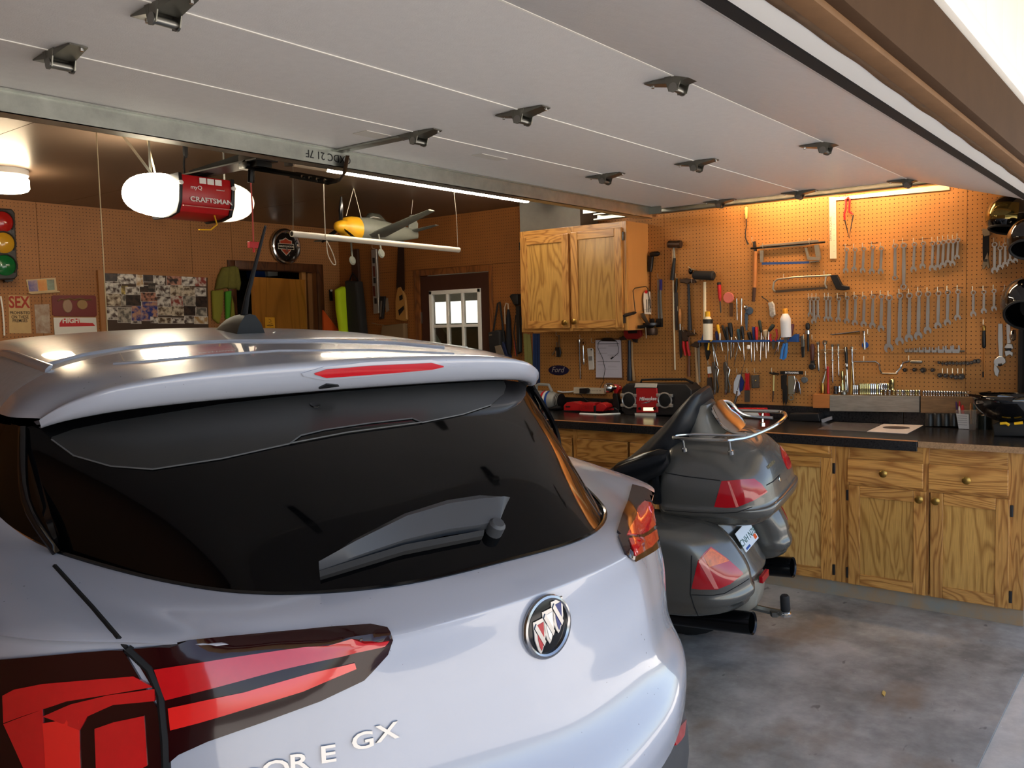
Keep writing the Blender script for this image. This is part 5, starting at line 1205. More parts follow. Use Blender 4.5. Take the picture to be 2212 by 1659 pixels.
def visegrip(lbl, ox):
    w = WT('locking_pliers', lbl, 'pliers', *K2((1320+ox,930))[0], 'locking pliers on the pegboard', off=.010)
    P = lambda *p: K2(*[(x+ox, y) for x, y in p])
    w.poly('body', M('worn_steel', '7C746A', .4, .9), P((1275,910),(1310,895),(1335,1000),(1325,1120),(1330,1310),(1310,1355),(1290,1340),(1290,1100),(1270,1000)), .014, 0, .003)
    w.tube('lever', CHROME, P((1330,960),(1365,1010),(1340,1130),(1365,1240),(1355,1325)), .006, .012); w.lathe('screw', CHROME, *P((1308,1290),(1300,1360)), [(0, .006), (.8, .005), (1, .003)]); w.done()
visegrip('locking pliers hanging nearest the grey key tag', 0); visegrip('locking pliers hanging right of the other pair', 155); hook(1572, 778)
w = WT('key_tag', 'white plastic tag with small dark key ring holder', 'tag', *K2((1232,960))[0], off=.008)
w.poly('tag', WHITE, K2((1205,970),(1255,965),(1262,1060),(1210,1068)), .004, .004); w.tube('link', RED, K2((1232,1068),(1228,1120)), .003); w.poly('pouch', M('dark_pouch', '3A2C24', .6), K2((1205,1120),(1260,1115),(1280,1290),(1200,1280)), .01, .0, .002); w.done(); hook(1534, 789)
w = WT('utility_scraper', 'white and blue folding putty scraper below the rack', 'scraper', *K3((620,1080))[0], off=.008)
w.poly('shell', M('pale_blue_white', 'C9D2DC', .4), K3((600,1080),(645,1075),(620,1250),(640,1350),(610,1375),(550,1330),(555,1180)), .012, .004, .002); w.poly('blue_back', M('navy_handle'), K3((645,1085),(690,1180),(670,1290),(625,1330),(630,1200)), .008, .0, .001); w.done(); hook(1596, 806)
w = WT('putty_knife', 'red handled putty knife with square steel blade', 'scraper', *K3((735,1060))[0], off=.008)
w.poly('handle', RED, K3((705,1060),(765,1055),(760,1180),(770,1290),(700,1295),(712,1180)), .014, .0, .003); w.poly('blade', STEEL, K3((695,1300),(770,1300),(768,1455),(697,1460)), .002, .005, 0); w.done(); hook(1618, 806)
w = WT('brake_gauge', 'small grey steel block tool hanging right of putty knife', 'gauge', *K3((850,1080))[0], off=.008)
w.poly('body', M('grey_block', '6C645A', .45, .6), K3((795,1090),(895,1080),(900,1260),(800,1265)), .02, 0, .003); w.poly('slot', CHROME, K3((818,1140),(832,1140),(832,1260),(818,1260)), .002, .0205, 0); w.lathe('knob', BRASS, *K3((860,1150),(862,1165)), [(0, .006), (1, .006)], d=.024); w.done(); hook(1634, 806); mark(1602, 806); mark(1636, 806)
w = WT('small_hammer', 'small hammer with yellowish handle left of the training sign', 'hammer', *K3((1095,1060))[0], off=.010)
w.poly('head', DARKST, K3((1035,1050),(1090,1045),(1170,1060),(1170,1080),(1100,1080),(1045,1068)), .014, 0, .003); w.lathe('handle', M('yellow_shaft', 'C9B878', .35, .4), *K3((1104,1085),(1098,1305)), [(0, .006), (1, .006)]); w.lathe('tip', IRON, *K3((1098,1305),(1087,1455)), [(0, .005), (1, .0035)]); w.done(); hook(1671, 805)
w = WT('training_sign', 'small black sign reading IN TRAINING on the pegboard', 'sign', *K3((1345,1055))[0], off=.030)
w.poly('plate', BLACK, K3((1185,1030),(1500,1030),(1500,1078),(1185,1078)), .004, 0, 0); w.done()
txt_on(w, 'sign_lettering', 'IN TRAINING', .0165, M('white_print'), *K3((1347,1054))[0], .0045, bold=.0006, extrude=.0003, sx=.92)
w = WT('feeler_gauges', 'fan of dark steel feeler gauges under the training sign', 'gauge', *K3((1250,1090))[0], off=.010)
w.poly('leaf', DARKST, K3((1195,1090),(1240,1085),(1230,1290),(1200,1280)), .006, 0); w.poly('shear_leg', M('dark_shear', '3E3C3A', .4, .8), K3((1225,1080),(1280,1080),(1275,1250),(1240,1500),(1225,1440)), .008, .006); w.poly('shear_leg', M('dark_shear'), K3((1255,1180),(1285,1240),(1290,1440),(1265,1505),(1250,1400)), .008, .004); w.done()
w = WT('plate_spanner', 'flat tin plate spanner with ring end under the sign', 'spanner', *K3((1335,1090))[0], off=.010)
w.poly('plate', M('tin_plate', 'A09A86', .4, .7), K3((1295,1095),(1390,1095),(1385,1350),(1300,1350)), .003, .004, 0); q = w.p(*K3((1337,1395))[0]); w.put('ring', M('tin_plate'), MB().ring((q.x, q.y), .019, .012, .004, .007, 20)); w.done()
w = WT('staple_remover', 'folding steel tool with dark jaws right of spanner', 'tool', *K3((1430,1150))[0], off=.010)
w.tube('loop', CHROME, K3((1385,1100),(1400,1180),(1380,1320),(1470,1345),(1450,1200),(1420,1150),(1400,1120)), .003, .01); w.poly('jaw', M('dark_pouch'), K3((1385,1300),(1410,1180),(1430,1180),(1420,1330)), .012, .002); w.poly('jaw', M('dark_pouch'), K3((1440,1180),(1460,1300),(1440,1330),(1430,1220)), .012, .002); w.done()
w = WT('round_magnet', 'small grey round disc at the right of the training sign', 'disc', *K3((1520,1150))[0], off=.010)
w.put('disc', M('grey_disc', '7A8084', .35, .6), MB().lathe(w.p(*K3((1522,1150))[0], .0), w.p(*K3((1522,1150))[0], .012), [(0, .021), (.8, .021), (1, .018)], 24)); w.done(); hook(1744, 812)
# --- ratchets and bars row
w = WT('utility_knife', 'grey metal utility knife hanging at right end of rack', 'knife', *K3((1490,560))[0], off=.010)
w.poly('body', STEEL, K3((1470,545),(1510,540),(1525,640),(1520,830),(1495,845),(1480,700)), .014, 0, .004); w.poly('grip', BLACK, K3((1480,700),(1522,690),(1520,840),(1492,845)), .004, .013, .001); w.done(); hook(1740, 733)
w = WT('flex_ratchet', 'black and chrome flex-head ratchet hanging head up', 'ratchet', *K3((1570,380))[0], off=.012)
w.put('head', BLACK, MB().lathe(w.p(*K3((1570,365))[0], .012), w.p(*K3((1572,460))[0], .012), [(0, .008), (.3, .015), (.8, .014), (1, .009)], 14)); w.lathe('collar', CHROME, *K3((1572,470),(1574,520)), [(0, .016), (1, .017)]); w.lathe('handle', BLACK, *K3((1575,520),(1578,760)), [(0, .007), (.3, .009), (1, .007)]); w.done()
w = WT('ratchet', 'ratchet wrench with brown wooden handle hanging head down', 'ratchet', *K4((360,540))[0], off=.012)
w.lathe('handle', M('maroon_wood', '4E2822', .4), *K4((360,530),(358,760)), [(0, .010), (.2, .016), (.8, .013), (1, .009)]); w.put('head', DARKST, MB().lathe(w.p(*K4((355,840))[0], .004), w.p(*K4((355,840))[0], .022), [(0, .02), (.8, .021), (1, .016)], 18)); w.poly('neck', DARKST, K4((335,750),(385,750),(385,830),(330,830)), .014, .003, .003); w.done(); hook(1758, 734)
bars = [('short chrome extension bar with dark square head',(437,520),(447,905),.007,'e'),('chrome breaker bar with ring head',(530,510),(545,890),.006,'r'),('long thin chrome bar with ball head',(635,550),(640,1065),.006,'b'),('thin chrome bar with small hooked head',(715,545),(722,970),.005,'b'),('black gripped chrome flex bar',(820,575),(845,1200),.008,'k'),('chrome bar with bent top at right of bar row',(900,580),(930,1095),.006,'e')]
for i, (lb, a, b, r, t_) in enumerate(bars):
    w = WT('drive_bar', lb, 'drive bar', *K4(a)[0], 'drive bars on the pegboard', off=.012)
    w.lathe('shaft', CHROME, K4(a)[0], K4(b)[0], [(0, r), (.35, r), (.36, r*1.25), (.42, r*1.25), (.43, r*.9), (.95, r*.9), (1, r*.5)])
    if t_ == 'r': q = w.p(*K4((530,510))[0]); w.put('head', STEEL, MB().ring((q.x, q.y), .014, .008, .004, .018, 16))
    elif t_ == 'k': w.lathe('grip', BLACK, *K4((818,570),(835,880)), [(0, .009), (.5, .010), (1, .007)])
    else: w.put('head', STEEL, MB().sphere(w.p(*K4(a)[0], .012), r*1.7, 10))
    w.done()
for x in (455,555,650,740,830,930): hook(*K4((x, 640))[0])
w = WT('hook_rail', 'thin cream rail carrying hooks for the drive bars', 'rail', *K4((680,610))[0], off=.006)
w.tube('rail', HOOKM, K4((470,612),(960,608)), .0025, .004); w.done()
w = WT('stubby_ratchet', 'chrome stubby hammer with blue disc behind it', 'tool', *K4((1075,350))[0], off=.012)
w.lathe('shaft', CHROME, *K4((1070,350),(1078,605)), [(0, .010), (.15, .006), (.5, .007), (.55, .009), (1, .008)]); w.put('blue_disc', BLUE, MB().lathe(w.p(*K4((1078,545))[0], .0), w.p(*K4((1078,545))[0], .007), [(0, .021), (1, .019)], 20)); w.done()
w = WT('twist_drill', 'long twisted drill bit lying flat above the speed brace', 'drill bit', *K4((810,385))[0], off=.012)
w.tube('bit', CHROME, K4((600,395),(640,400),(1010,355)), [.003, .005, .005], .008); w.tube('flute', BRASS, K4((640,395),(1010,385)), .004, .008); w.done(); hook(*K4((1135,400))[0])
w = WT('speed_brace', 'bent chrome speed brace hanging along the lower pegboard', 'brace', *K4((1085,770))[0], off=.016)
w.tube('crank', CHROME, [(1847,781),(1870,781)]+K4((1230,772),(1275,800),(1290,890),(1320,935),(1530,938))+K5((100,800),(150,740),(180,680),(250,670)), .006, .012); w.lathe('grip', STEEL, *K5((265,672),(405,672)), [(0, .008), (.1, .010), (.9, .010), (1, .007)]); w.done(); hook(*K4((1082,765))[0]); hook(*K5((255,660))[0])
# --- crowfoot set and socket rails
w = WT('crowfoot_rail', 'steel rail of small crowfoot wrench heads on the wall', 'tool rail', *K5((550,550))[0], off=.010)
w.tube('rail', STEEL, K5((195,548),(910,545)), .006, .010); w.done()
for i, (x, r) in enumerate(((210,.006),(265,.007),(325,.008),(390,.010),(465,.011),(545,.010),(625,.013),(715,.014),(805,.015))):
    w = WT('crowfoot_wrench', f'{ORD[i]} crowfoot wrench head from the left on its rail', 'wrench', *K5((x, 545))[0], 'crowfoot heads on the rail', off=.02)
    m = MB(); k = r*1.5
    m.prism([(-k*.8, -k*.5), (k*.8, -k*.5), (k, k*.6), (k*.8, k*1.6), (k*.5, k*1.5), (k*.45, k*.5), (-k*.45, k*.5), (-k*.5, k*1.5), (-k*.8, k*1.6), (-k, k*.6)], 0, .008)
    w.put('head', WRENCH, m); w.done()
def sockrow(pts, lbl, grp):
    for i, (x, y, r) in enumerate(pts):
        w = WT('socket', f'{ORD[i]} socket from the left {lbl}', 'socket', *K5((x, y))[0], grp, off=.006)
        c = w.p(*K5((x, y))[0]); m = MB(); n = 16
        m.ring((c.x, c.y), r, r*.62, .0, .028, n); m.lathe((c.x, c.y, .004), (c.x, c.y, .006), [(0, r*.7), (1, r*.7)], n)
        w.put('socket', M('dark_chrome', '6E655C', .25, 1), m); w.done()
sockrow([(205,768,.012),(318,765,.012),(422,770,.016),(535,768,.012)], 'in the loose row of four', 'sockets hung on the wall')
sockrow([(610,680,.008),(655,690,.008),(700,690,.010),(740,685,.010),(782,688,.009),(825,688,.009),(865,690,.009),(905,685,.010),(955,688,.011),(1000,680,.010),(1040,665,.012),(1078,662,.013)], 'on the upper socket rail', 'sockets hung on the wall')
sockrow([(620,832,.013),(690,835,.013),(760,842,.012),(815,855,.013),(878,848,.017)], 'in the row of five below pegs', 'sockets hung on the wall')
for x in (657, 715, 775, 838, 897): hook(*K5((x, 815))[0])
w = WT('nut_driver', 'black handled screwdriver with brass collar hanging point down', 'screwdriver', *K5((1140,240))[0], off=.012)
w.lathe('collar', BRASS, *K5((1140,240),(1141,300)), [(0, .008), (.5, .010), (1, .008)]); w.lathe('handle', BLACK, *K5((1141,300),(1142,510)), [(0, .009), (.4, .011), (.9, .011), (1, .006)]); w.done(); hook(*K5((1140, 235))[0])
w = WT('depth_rod', 'thin orange wooden rod with dark clip below screwdriver', 'rod', *K5((1150,530))[0], off=.010)
w.tube('rod', M('orange_wood', 'B5762E', .5), K5((1146,520),(1150,860)), .004); w.poly('clip', BLACK, K5((1120,790),(1150,790),(1150,855),(1120,855)), .008, .002); w.done()
def adj(lbl, K, P, mat_):
    w = WT('adjustable_wrench', lbl, 'wrench', *K(P['top'])[0], 'adjustable wrenches', off=.014)
    w.poly('handle', mat_, K(*P['handle']), .010, .002, .002); w.poly('jaw', P.get('jm', WRENCH), K(*P['jaw1']), .014, 0, .003); w.poly('jaw', P.get('jm', WRENCH), K(*P['jaw2']), .013, 0, .003); w.lathe('thumb_screw', DARKST, *K(P['sc0'], P['sc1']), [(0, .007), (1, .007)], d=.012); w.done()
adj('large chrome adjustable wrench hanging head down near helmets', K5, dict(top=(1335,210), handle=[(1310,215),(1362,215),(1368,400),(1365,610),(1320,610),(1305,400)], jaw1=[(1315,605),(1365,605),(1400,640),(1405,680),(1350,720),(1290,720),(1255,690),(1260,650)], jaw2=[(1262,700),(1300,730),(1330,780),(1305,850),(1270,830),(1255,770)], sc0=(1310,705), sc1=(1360,700)), WRENCH)
adj('second chrome adjustable wrench behind the large one', K5, dict(top=(1430,220), handle=[(1405,220),(1455,220),(1462,450),(1415,450)], jaw1=[(1380,500),(1420,450),(1480,460),(1495,510),(1450,540)], jaw2=[(1385,545),(1440,530),(1490,560),(1480,610),(1450,585),(1400,610)], sc0=(1400,520), sc1=(1470,520)), WRENCH)
adj('black adjustable wrench with rusty jaws at upper right', lambda *p: crop(1780,400,.30147)(*p), dict(top=(1160,320), handle=[(1140,330),(1185,325),(1185,480),(1175,540),(1140,540),(1138,450)], jaw1=[(1138,310),(1190,320),(1195,360),(1150,370),(1136,345)], jaw2=[(1138,560),(1175,480),(1190,590),(1178,600),(1165,575),(1150,605),(1135,600)], sc0=(1145,540), sc1=(1175,540), jm=M('rusty_steel', '8A7A62', .5, .7)), M('black_wrench', '1C1B1A', .35, .5))
# --- ledge blocks, sockets on ledge
LEDX = 5.555
def ledge(lbl, x0, y0, x1, y1, mat_):
    w = WT('ledge_board', lbl, 'board', x0, y1, 'boards resting on the backsplash', off=.006)
    w.poly('board', mat_, [(x0,y0),(x1,y0+(x1-x0)*.012),(x1,y1+(x1-x0)*.012),(x0,y1)], .045, 0, .002); w.done()
ledge('short orange wood block at left end of the socket ledge', *K4((390,1215))[0], *K4((617,1405))[0], M('orange_block', 'B87238', .55, var=.1, stretch=(1, 6, 1)))
ledge('grey weathered board carrying the rows of sockets', *K4((620,1228))[0], *K5((385,1255))[0], M('weathered_board', '8C8378', .6, var=.25, vscale=9, stretch=(1, 7, 1)))
ledge('brown weathered board at right end of the socket ledge', *K5((402,1080))[0], *K5((1215,1275))[0], M('brown_board', '7A5C3C', .6, var=.3, vscale=9, stretch=(1, 7, 1)))
def stand_socket(K, x, y0, y1, r, i, lbl, grp, mat_=CHROME):
    w = WT('socket', lbl, 'socket', *K((x, y1))[0], grp, off=.022)
    w.lathe('socket', mat_, K((x, y1))[0], K((x, y0))[0], [(0, r*.8), (.35, r*.8), (.45, r), (.96, r), (1, r*.85)], d=.0, n=12); w.done()
YGOLD = M('yellow_chrome', 'CFC68E', .2, 1)
for i in range(14): stand_socket(K4, 918+i*25.5 if i < 3 else 1015+(i-3)*28.5, 1095 if i < 3 else 1075, 1222, .0075 if i < 3 else .009, i, f'{ORD[i]} deep socket from the left on the grey ledge board', 'deep sockets on the grey board', YGOLD if 3 <= i < 8 or i == 11 else CHROME)
for i in range(5): stand_socket(K4, 1285+i*27, 1070, 1155, .008, i, f'{ORD[i]} socket from left in the small group behind the front row', 'sockets behind the front row', YGOLD if i == 4 else CHROME)
stand_socket(K4, 1450, 1015, 1160, .017, 0, 'tallest socket standing on the grey ledge board', 'sockets behind the front row', YGOLD)
for i in range(17): stand_socket(K4 if i < 8 else K5, (1300+i*57.5) if i < 8 else (100+(i-8)*33), 1160 if i < 8 else 1008, 1232 if i < 8 else 1070, .009 if i < 8 else .008, i, f'{ORD[i]} short socket from left in the front row on grey board', 'short sockets on the ledge boards', YGOLD if i % 3 == 0 else CHROME)
for i in range(22): stand_socket(K5, 415+i*31.5, 1015+i*.8, 1076+i*.4, .0068, i, f'{ORD[i]} small chrome socket from left on the brown ledge board', 'small sockets on the brown board')
for i, (lb, a, b, r, mt) in enumerate((('brass and grey nozzle standing on orange block',(490,1060),(490,1215),.014,BRASS),('red stick standing on the orange block',(565,840),(570,1215),.008,RED),('chrome universal joint standing on the board',(762,905),(765,1165),.010,YGOLD),('slim chrome adaptor beside universal joint',(808,960),(812,1165),.006,CHROME),('thin brass rod standing on the board',(895,840),(880,1220),.0045,BRASS),('cluster of small black adaptors on the board',(670,1110),(672,1215),.014,DARKST),('small chrome adaptor knob on the board',(718,1110),(720,1190),.010,CHROME),('low grey adaptor block on the board',(780,1170),(785,1225),.02,STEEL))):
    w = WT('adaptor', lb, 'tool', *K4(b)[0], off=.024)
    if i == 0:
        w.lathe('base', BRASS, *K4((490,1215),(490,1060)), [(0, .012), (.1, .014), (.6, .013), (.8, .012), (1, .008)], d=0); w.tube('spout', STEEL, K4((492,1065),(515,990),(535,900)), [.009, .007, .005], 0)
    else: w.lathe('adaptor', mt, K4(b)[0], K4(a)[0], [(0, r), (.3, r), (.35, r*.75), (.6, r*.75), (.65, r), (1, r*.8)], d=0)
    w.done()
# --- hooks and odd wall bits left of radio
HOOKS = [(1207,725),(1258,732),(1283,740),(1316,718),(1365,708)]
for q in HOOKS: hook(*q)
w = WT('hammer', 'sledge with blue-black handle hanging right of the clipboard', 'hammer', *K6((1480,200))[0], off=.014)
w.poly('head', IRON, K6((1340,185),(1420,165),(1430,215),(1360,225)), .03, 0, .005); w.lathe('handle', M('blue_black_handle', '252C38', .4), *K6((1475,225),(1480,780)), [(0, .012), (.4, .013), (.8, .019), (1, .019)]); w.done()
w = WT('axe_handle', 'pale brown wooden handle hanging behind the blue-black one', 'handle', *K6((1510,240))[0], off=.008)
w.tube('handle', M('tan_handle_pale'), K6((1505,240),(1510,500),(1535,780)), [.008, .009, .012], .008); w.done()
w = WT('staple_gun', 'red staple gun hanging under the wall cabinet corner', 'staple gun', *K6((1530,110))[0], off=.014)
w.poly('body', M('dark_red', '8E1E1E', .4), K6((1410,85),(1640,80),(1650,160),(1600,205),(1450,205),(1415,170)), .03, 0, .005); w.poly('panel', BLACK, K6((1470,90),(1600,85),(1600,125),(1480,130)), .002, .029, 0); w.poly('jaw', BLACK, K6((1520,205),(1590,200),(1580,255),(1540,240)), .02, .005); w.done()
w = WT('keys', 'bunch of keys with black fob hanging under the cabinet', 'keys', *K6((500,230))[0], off=.010)
w.poly('key', STEEL, K6((490,150),(510,150),(515,310),(490,310)), .003, .004, 0); w.poly('key', STEEL, K6((465,250),(482,250),(482,330),(466,330)), .003, .008, 0); w.poly('fob', BLACK, K6((455,320),(520,315),(535,390),(520,455),(470,450),(455,390)), .012, .006, .003); w.poly('fob_trim', CHROME, K6((460,370),(475,360),(478,440),(465,450)), .003, .018, 0); w.poly('key', STEEL, K6((440,360),(455,375),(415,430),(402,420)), .003, .004, 0); w.done()
w = WT('oval_badge', 'oval dark blue Ford badge fixed to the wall'.replace('Ford ', 'car '), 'badge', *K6((490,635))[0], off=.008)
c0 = w.p(*K6((490,637))[0]); rx = (w.p(*K6((628,637))[0]).x-w.p(*K6((350,637))[0]).x)/2; ry = (w.p(*K6((490,565))[0]).y-w.p(*K6((490,702))[0]).y)/2
w.put('plate', M('badge_navy', '10143A', .3), MB().prism([(c0.x+rx*math.cos(a), c0.y+ry*math.sin(a)) for a in [i*2*math.pi/40 for i in range(40)]], 0, .006, .002))
w.put('rivet', CHROME, MB().sphere(w.p(*K6((645,628))[0], .004), .008, 10)); w.done()
txt_on(w, 'badge_script', 'Ford', .062, M('silver_script', 'C8C4BC', .3, .6), *K6((478,632))[0], .0065, extrude=.0006, shear=.35)
w = WT('socket_bar', 'long chrome breaker bar hanging left of the flex wrench', 'drive bar', *K6((785,220))[0], off=.012)
w.lathe('bar', CHROME, *K6((785,215),(800,755)), [(0, .010), (.05, .011), (.1, .006), (.95, .006), (1, .004)]); w.done()
w = WT('flex_wrench', 'chrome ratchet with round head beside the breaker bar', 'ratchet', *K6((840,260))[0], off=.012)
q = w.p(*K6((845,262))[0]); w.put('head', CHROME, MB().ring((q.x, q.y), .018, .010, 0, .016, 18)); w.lathe('shaft', CHROME, *K6((838,295),(848,560)), [(0, .006), (.6, .006), (.65, .008), (.9, .008), (1, .004)]); w.done()
w = WT('voltage_tester', 'white pen-shaped voltage tester in blister pack', 'tester', *K6((940,330))[0], off=.010)
w.poly('pack', M('cream_pack', 'D9D2C4', .45), K6((893,335),(950,330),(970,345),(985,600),(975,628),(918,630)), .014, 0, .003); w.poly('label', M('grey_label', '8A8680', .5), K6((915,445),(965,440),(968,500),(918,505)), .001, .014, 0); w.poly('button', BLACK, K6((945,340),(960,340),(960,362),(947,362)), .002, .014, 0); w.done()
w = WT('clipboard', 'clipboard with a printed white form under the wall cabinet', 'clipboard', *K6((1180,200))[0], off=.008)
w.poly('board', M('brown_board_clip', '7A5030', .5), K6((1003,200),(1360,195),(1385,765),(1003,755)), .004, 0, .001); w.poly('paper', M('paper_white', 'D4D0DA', .6), K6((1003,222),(1350,218),(1368,740),(1010,735)), .002, .004, 0); w.poly('clip', DARKST, K6((1085,235),(1130,190),(1230,190),(1290,240)), .014, .004, .003); w.done()
GP = M('form_print', '6A6670', .6)
for a in ((1025,268,1330,276),(1030,512,1340,520),(1040,400,1160,404),(1170,425,1320,429),(1040,560,1140,563),(1175,575,1290,578),(1040,620,1320,623),(1180,300,1320,303),(1040,330,1150,333),(1175,590,1300,593),(1175,700,1320,703)):
    p, q = w.p(*K6((a[0], a[1]))[0]), w.p(*K6((a[2], a[3]))[0]); MB().bb((p.x, q.y, .0062), (q.x, p.y, .0066)).build('form_line', GP, w.root, 0)
w = WT('charging_cable', 'thin black cable draped over the clipboard', 'cable', *K6((1190,200))[0], off=.024)
w.tube('cable', BLACK, K6((790,960),(840,1010),(900,1060)), .0022); w.tube('cable', BLACK, K6((1130,770),(1120,780),(1060,900),(1030,970)), .0022)
w.tube('cable', BLACK, K6((1235,475),(1320,400),(1325,330),(1300,235),(1210,195),(1110,200),(1045,260),(1040,330),(1105,470),(1140,620),(1115,770)), .0022); w.tube('plug', BLACK, K6((1220,480),(1250,455)), .006); w.done()
w = WT('power_strip', 'cream multi-socket power strip on the wall behind bench', 'power strip', *K6((920,915))[0], off=.008)
w.poly('body', M('cream_strip', 'D9CDB4', .45), K6((722,868),(1140,880),(1140,960),(722,955)), .03, 0, .003); w.tube('cord', WHITE, K6((490,925),(560,938),(640,935),(722,925)), .006, .012); w.done()
for x in (955,1000,1045,1090):
    for dx in (-9, 9): MB().box(w.p(*K6((x+dx, 915))[0], .0305), (.0025, .009, .001)).build('socket_slot', BLACK, w.root, 0)
w = WT('plug_adaptor', 'black plug-in power adaptor on the power strip', 'adaptor', *K6((860,920))[0], off=.04)
w.poly('body', BLACK, K6((805,885),(900,880),(920,900),(915,945),(890,955),(805,950)), .035, 0, .004); w.done()
# coping saw, jigsaw blades and clamps on the side of the cabinet (plane facing the opening)
cs = thing('coping_saw', 'wire coping saw with black handle on the cabinet side', 'saw', (5.46, 3.175, 1.75))
CW = M('coping_wire', '6A6258', .35, .9)
def side(px, py, d=0): P = onY(px, py, 3.182-d); return P-Vector((5.46, 3.175, 1.75))
MB().tube([side(*q, .02) for q in K1((205,1480),(175,1200),(200,1165),(350,1140),(378,1170),(420,1440))], .0035, 8).build('frame', CW, cs)
MB().tube([side(*q, .02) for q in K1((210,1500),(420,1440))], .0012, 6).build('blade', STEEL, cs)
P0_, P1_ = side(*K1((45,1545))[0], .02), side(*K1((210,1500))[0], .02)
MB().lathe(P0_, P1_, [(0, .007), (.15, .012), (.5, .012), (.75, .009), (.8, .012), (1, .008)], 12).build('handle', BLACK, cs)
bp = thing('blade_pack', 'white card of jigsaw blades with red top hung behind coping saw', 'blade pack', (5.46, 3.175, 1.75))
def sidepoly(par, name, mt, pts, d0, d1):
    Q = [side(*q, 0) for q in pts]; n = len(Q)
    MB().add([Vector((q.x, -d0, q.z)) for q in Q]+[Vector((q.x, -d1, q.z)) for q in Q], [tuple(range(n)), tuple(range(2*n-1, n-1, -1))]+[(i, (i+1) % n, n+(i+1) % n, n+i) for i in range(n)]).build(name, mt, par, 0)
sidepoly(bp, 'card', M('card_white', 'D9D0C4', .5), K1((305,1230),(330,1205),(400,1215),(405,1525),(315,1520),(298,1330)), .002, .006)
sidepoly(bp, 'header', RED, K1((305,1235),(325,1195),(360,1200),(345,1240)), .006, .0075)
for x in (335,360,380): sidepoly(bp, 'blade', STEEL, K1((x,1320),(x+10,1320),(x+14,1500),(x+4,1500)), .006, .008)
cc = thing('clamp_set', 'dark steel clamps and hole saws clipped under the cabinet corner', 'clamp', (5.46, 3.175, 1.75))
sidepoly(cc, 'bar', DARKST, [(1374,703),(1430,700),(1434,706),(1374,710)], .004, .02)
sidepoly(cc, 'lever', STEEL, K2((245,240),(275,230),(355,380),(345,405),(255,290)), .01, .022)
q0 = side(*K2((430,440))[0], .04); MB().lathe(q0, q0+Vector((0, 0, -.05)), [(0, .045), (.8, .046), (1, .04)], 24).build('hole_saw', IRON, cc)
q0 = side(*K2((430,400))[0], .04); MB().lathe(q0, q0+Vector((0, 0, .018)), [(0, .06), (1, .06)], 20).build('mandrel_plate', DARKST, cc)
for a, b in (((350,430),(358,580)), ((595,420),(600,550)), ((460,430),(465,500))): MB().tube([side(*K2(a)[0], .05), side(*K2(b)[0], .05)], .0035, 6).build('pin', HOOKM, cc)
sidepoly(cc, 'knob', BLACK, K2((360,310),(390,310),(395,420),(362,420)), .02, .04)
# ================================================================= things on the worktop
def on_top(px, py, z=.92): return onZ(px, py, z)
# --- radio
rx = on_top(1400, 898).x
w = WT('jobsite_radio', 'red and black jobsite radio with two round speakers on the bench', 'radio', 1415, 893, plane=('X', rx), off=0)
BODY = M('radio_black', '1C1A1A', .5); RRED = M('radio_red', 'B01E20', .4); RAL = M('radio_silver', 'C2BEB6', .3, .7); RCR = M('radio_cream', 'D6CDBC', .45)
w.poly('body', BODY, [(1342,840),(1352,829),(1480,829),(1494,843),(1492,886),(1482,897),(1352,897),(1342,887)], .17, -.17, .006, bev=.004)
w.poly('face_panel', RRED, K2((228,1265),(512,1265),(525,1400),(525,1600),(232,1600),(228,1400)), .012, 0, .003)
w.poly('top_strip', RCR, K2((205,1255),(500,1258),(512,1203),(220,1196)), .014, -.001, .002)
w.poly('bottom_strip', RCR, K2((205,1608),(488,1612),(492,1655),(212,1652)), .012, -.001, .002)
w.poly('display', M('radio_display', 'E8D9A0', .4, emit=.6), K2((330,1530),(470,1530),(470,1575),(330,1575)), .002, .0115, 0)
for cx_ in (128, 622):
    c = w.p(*K2((cx_, 1432))[0]); r = (w.p(*K2((cx_+82, 1432))[0]).x-c.x)
    m = MB().lathe((c.x, c.y, 0), (c.x, c.y, .012), [(0, r*1.05), (.6, r*1.05), (1, r*.9)], 28); w.put('speaker', M('speaker_black', '0C0B0B', .7), m)
    m = MB(); m.tube([(c.x+r*1.12*math.cos(a), c.y+r*1.12*math.sin(a), .012) for a in [i*2*math.pi/24 for i in range(24)]], .006, 6, True); w.put('speaker_ring', RAL, m)
    for a in (35, -35, 145, -145):
        m = MB().box((c.x+r*1.3*math.cos(math.radians(a)), c.y+r*1.3*math.sin(math.radians(a)), .012), (.026, .022, .018)); w.put('ring_clamp', RAL, m, .003)
for cx_ in (280, 485):
    c = w.p(*K2((cx_, 1545))[0]); w.put('dial', BLACK, MB().lathe((c.x, c.y, .01), (c.x, c.y, .022), [(0, .011), (1, .009)], 14))
w.tube('handle', BLACK, [(1372,829),(1374,822),(1400,821),(1470,821),(1486,829)], .008, -.08); w.done()
txt_on(w, 'logo', 'Milwaukee', .036, M('white_print'), *K2((388,1412))[0], .0128, rot=.06, shear=.3, extrude=.0004, sx=.9, bold=.0006)
MB().prism([w.p2(*q) for q in K2((290,1478),(420,1445),(400,1465),(478,1440),(360,1475),(380,1460))], .0125, .0132).build('logo_bolt', M('white_print'), w.root)
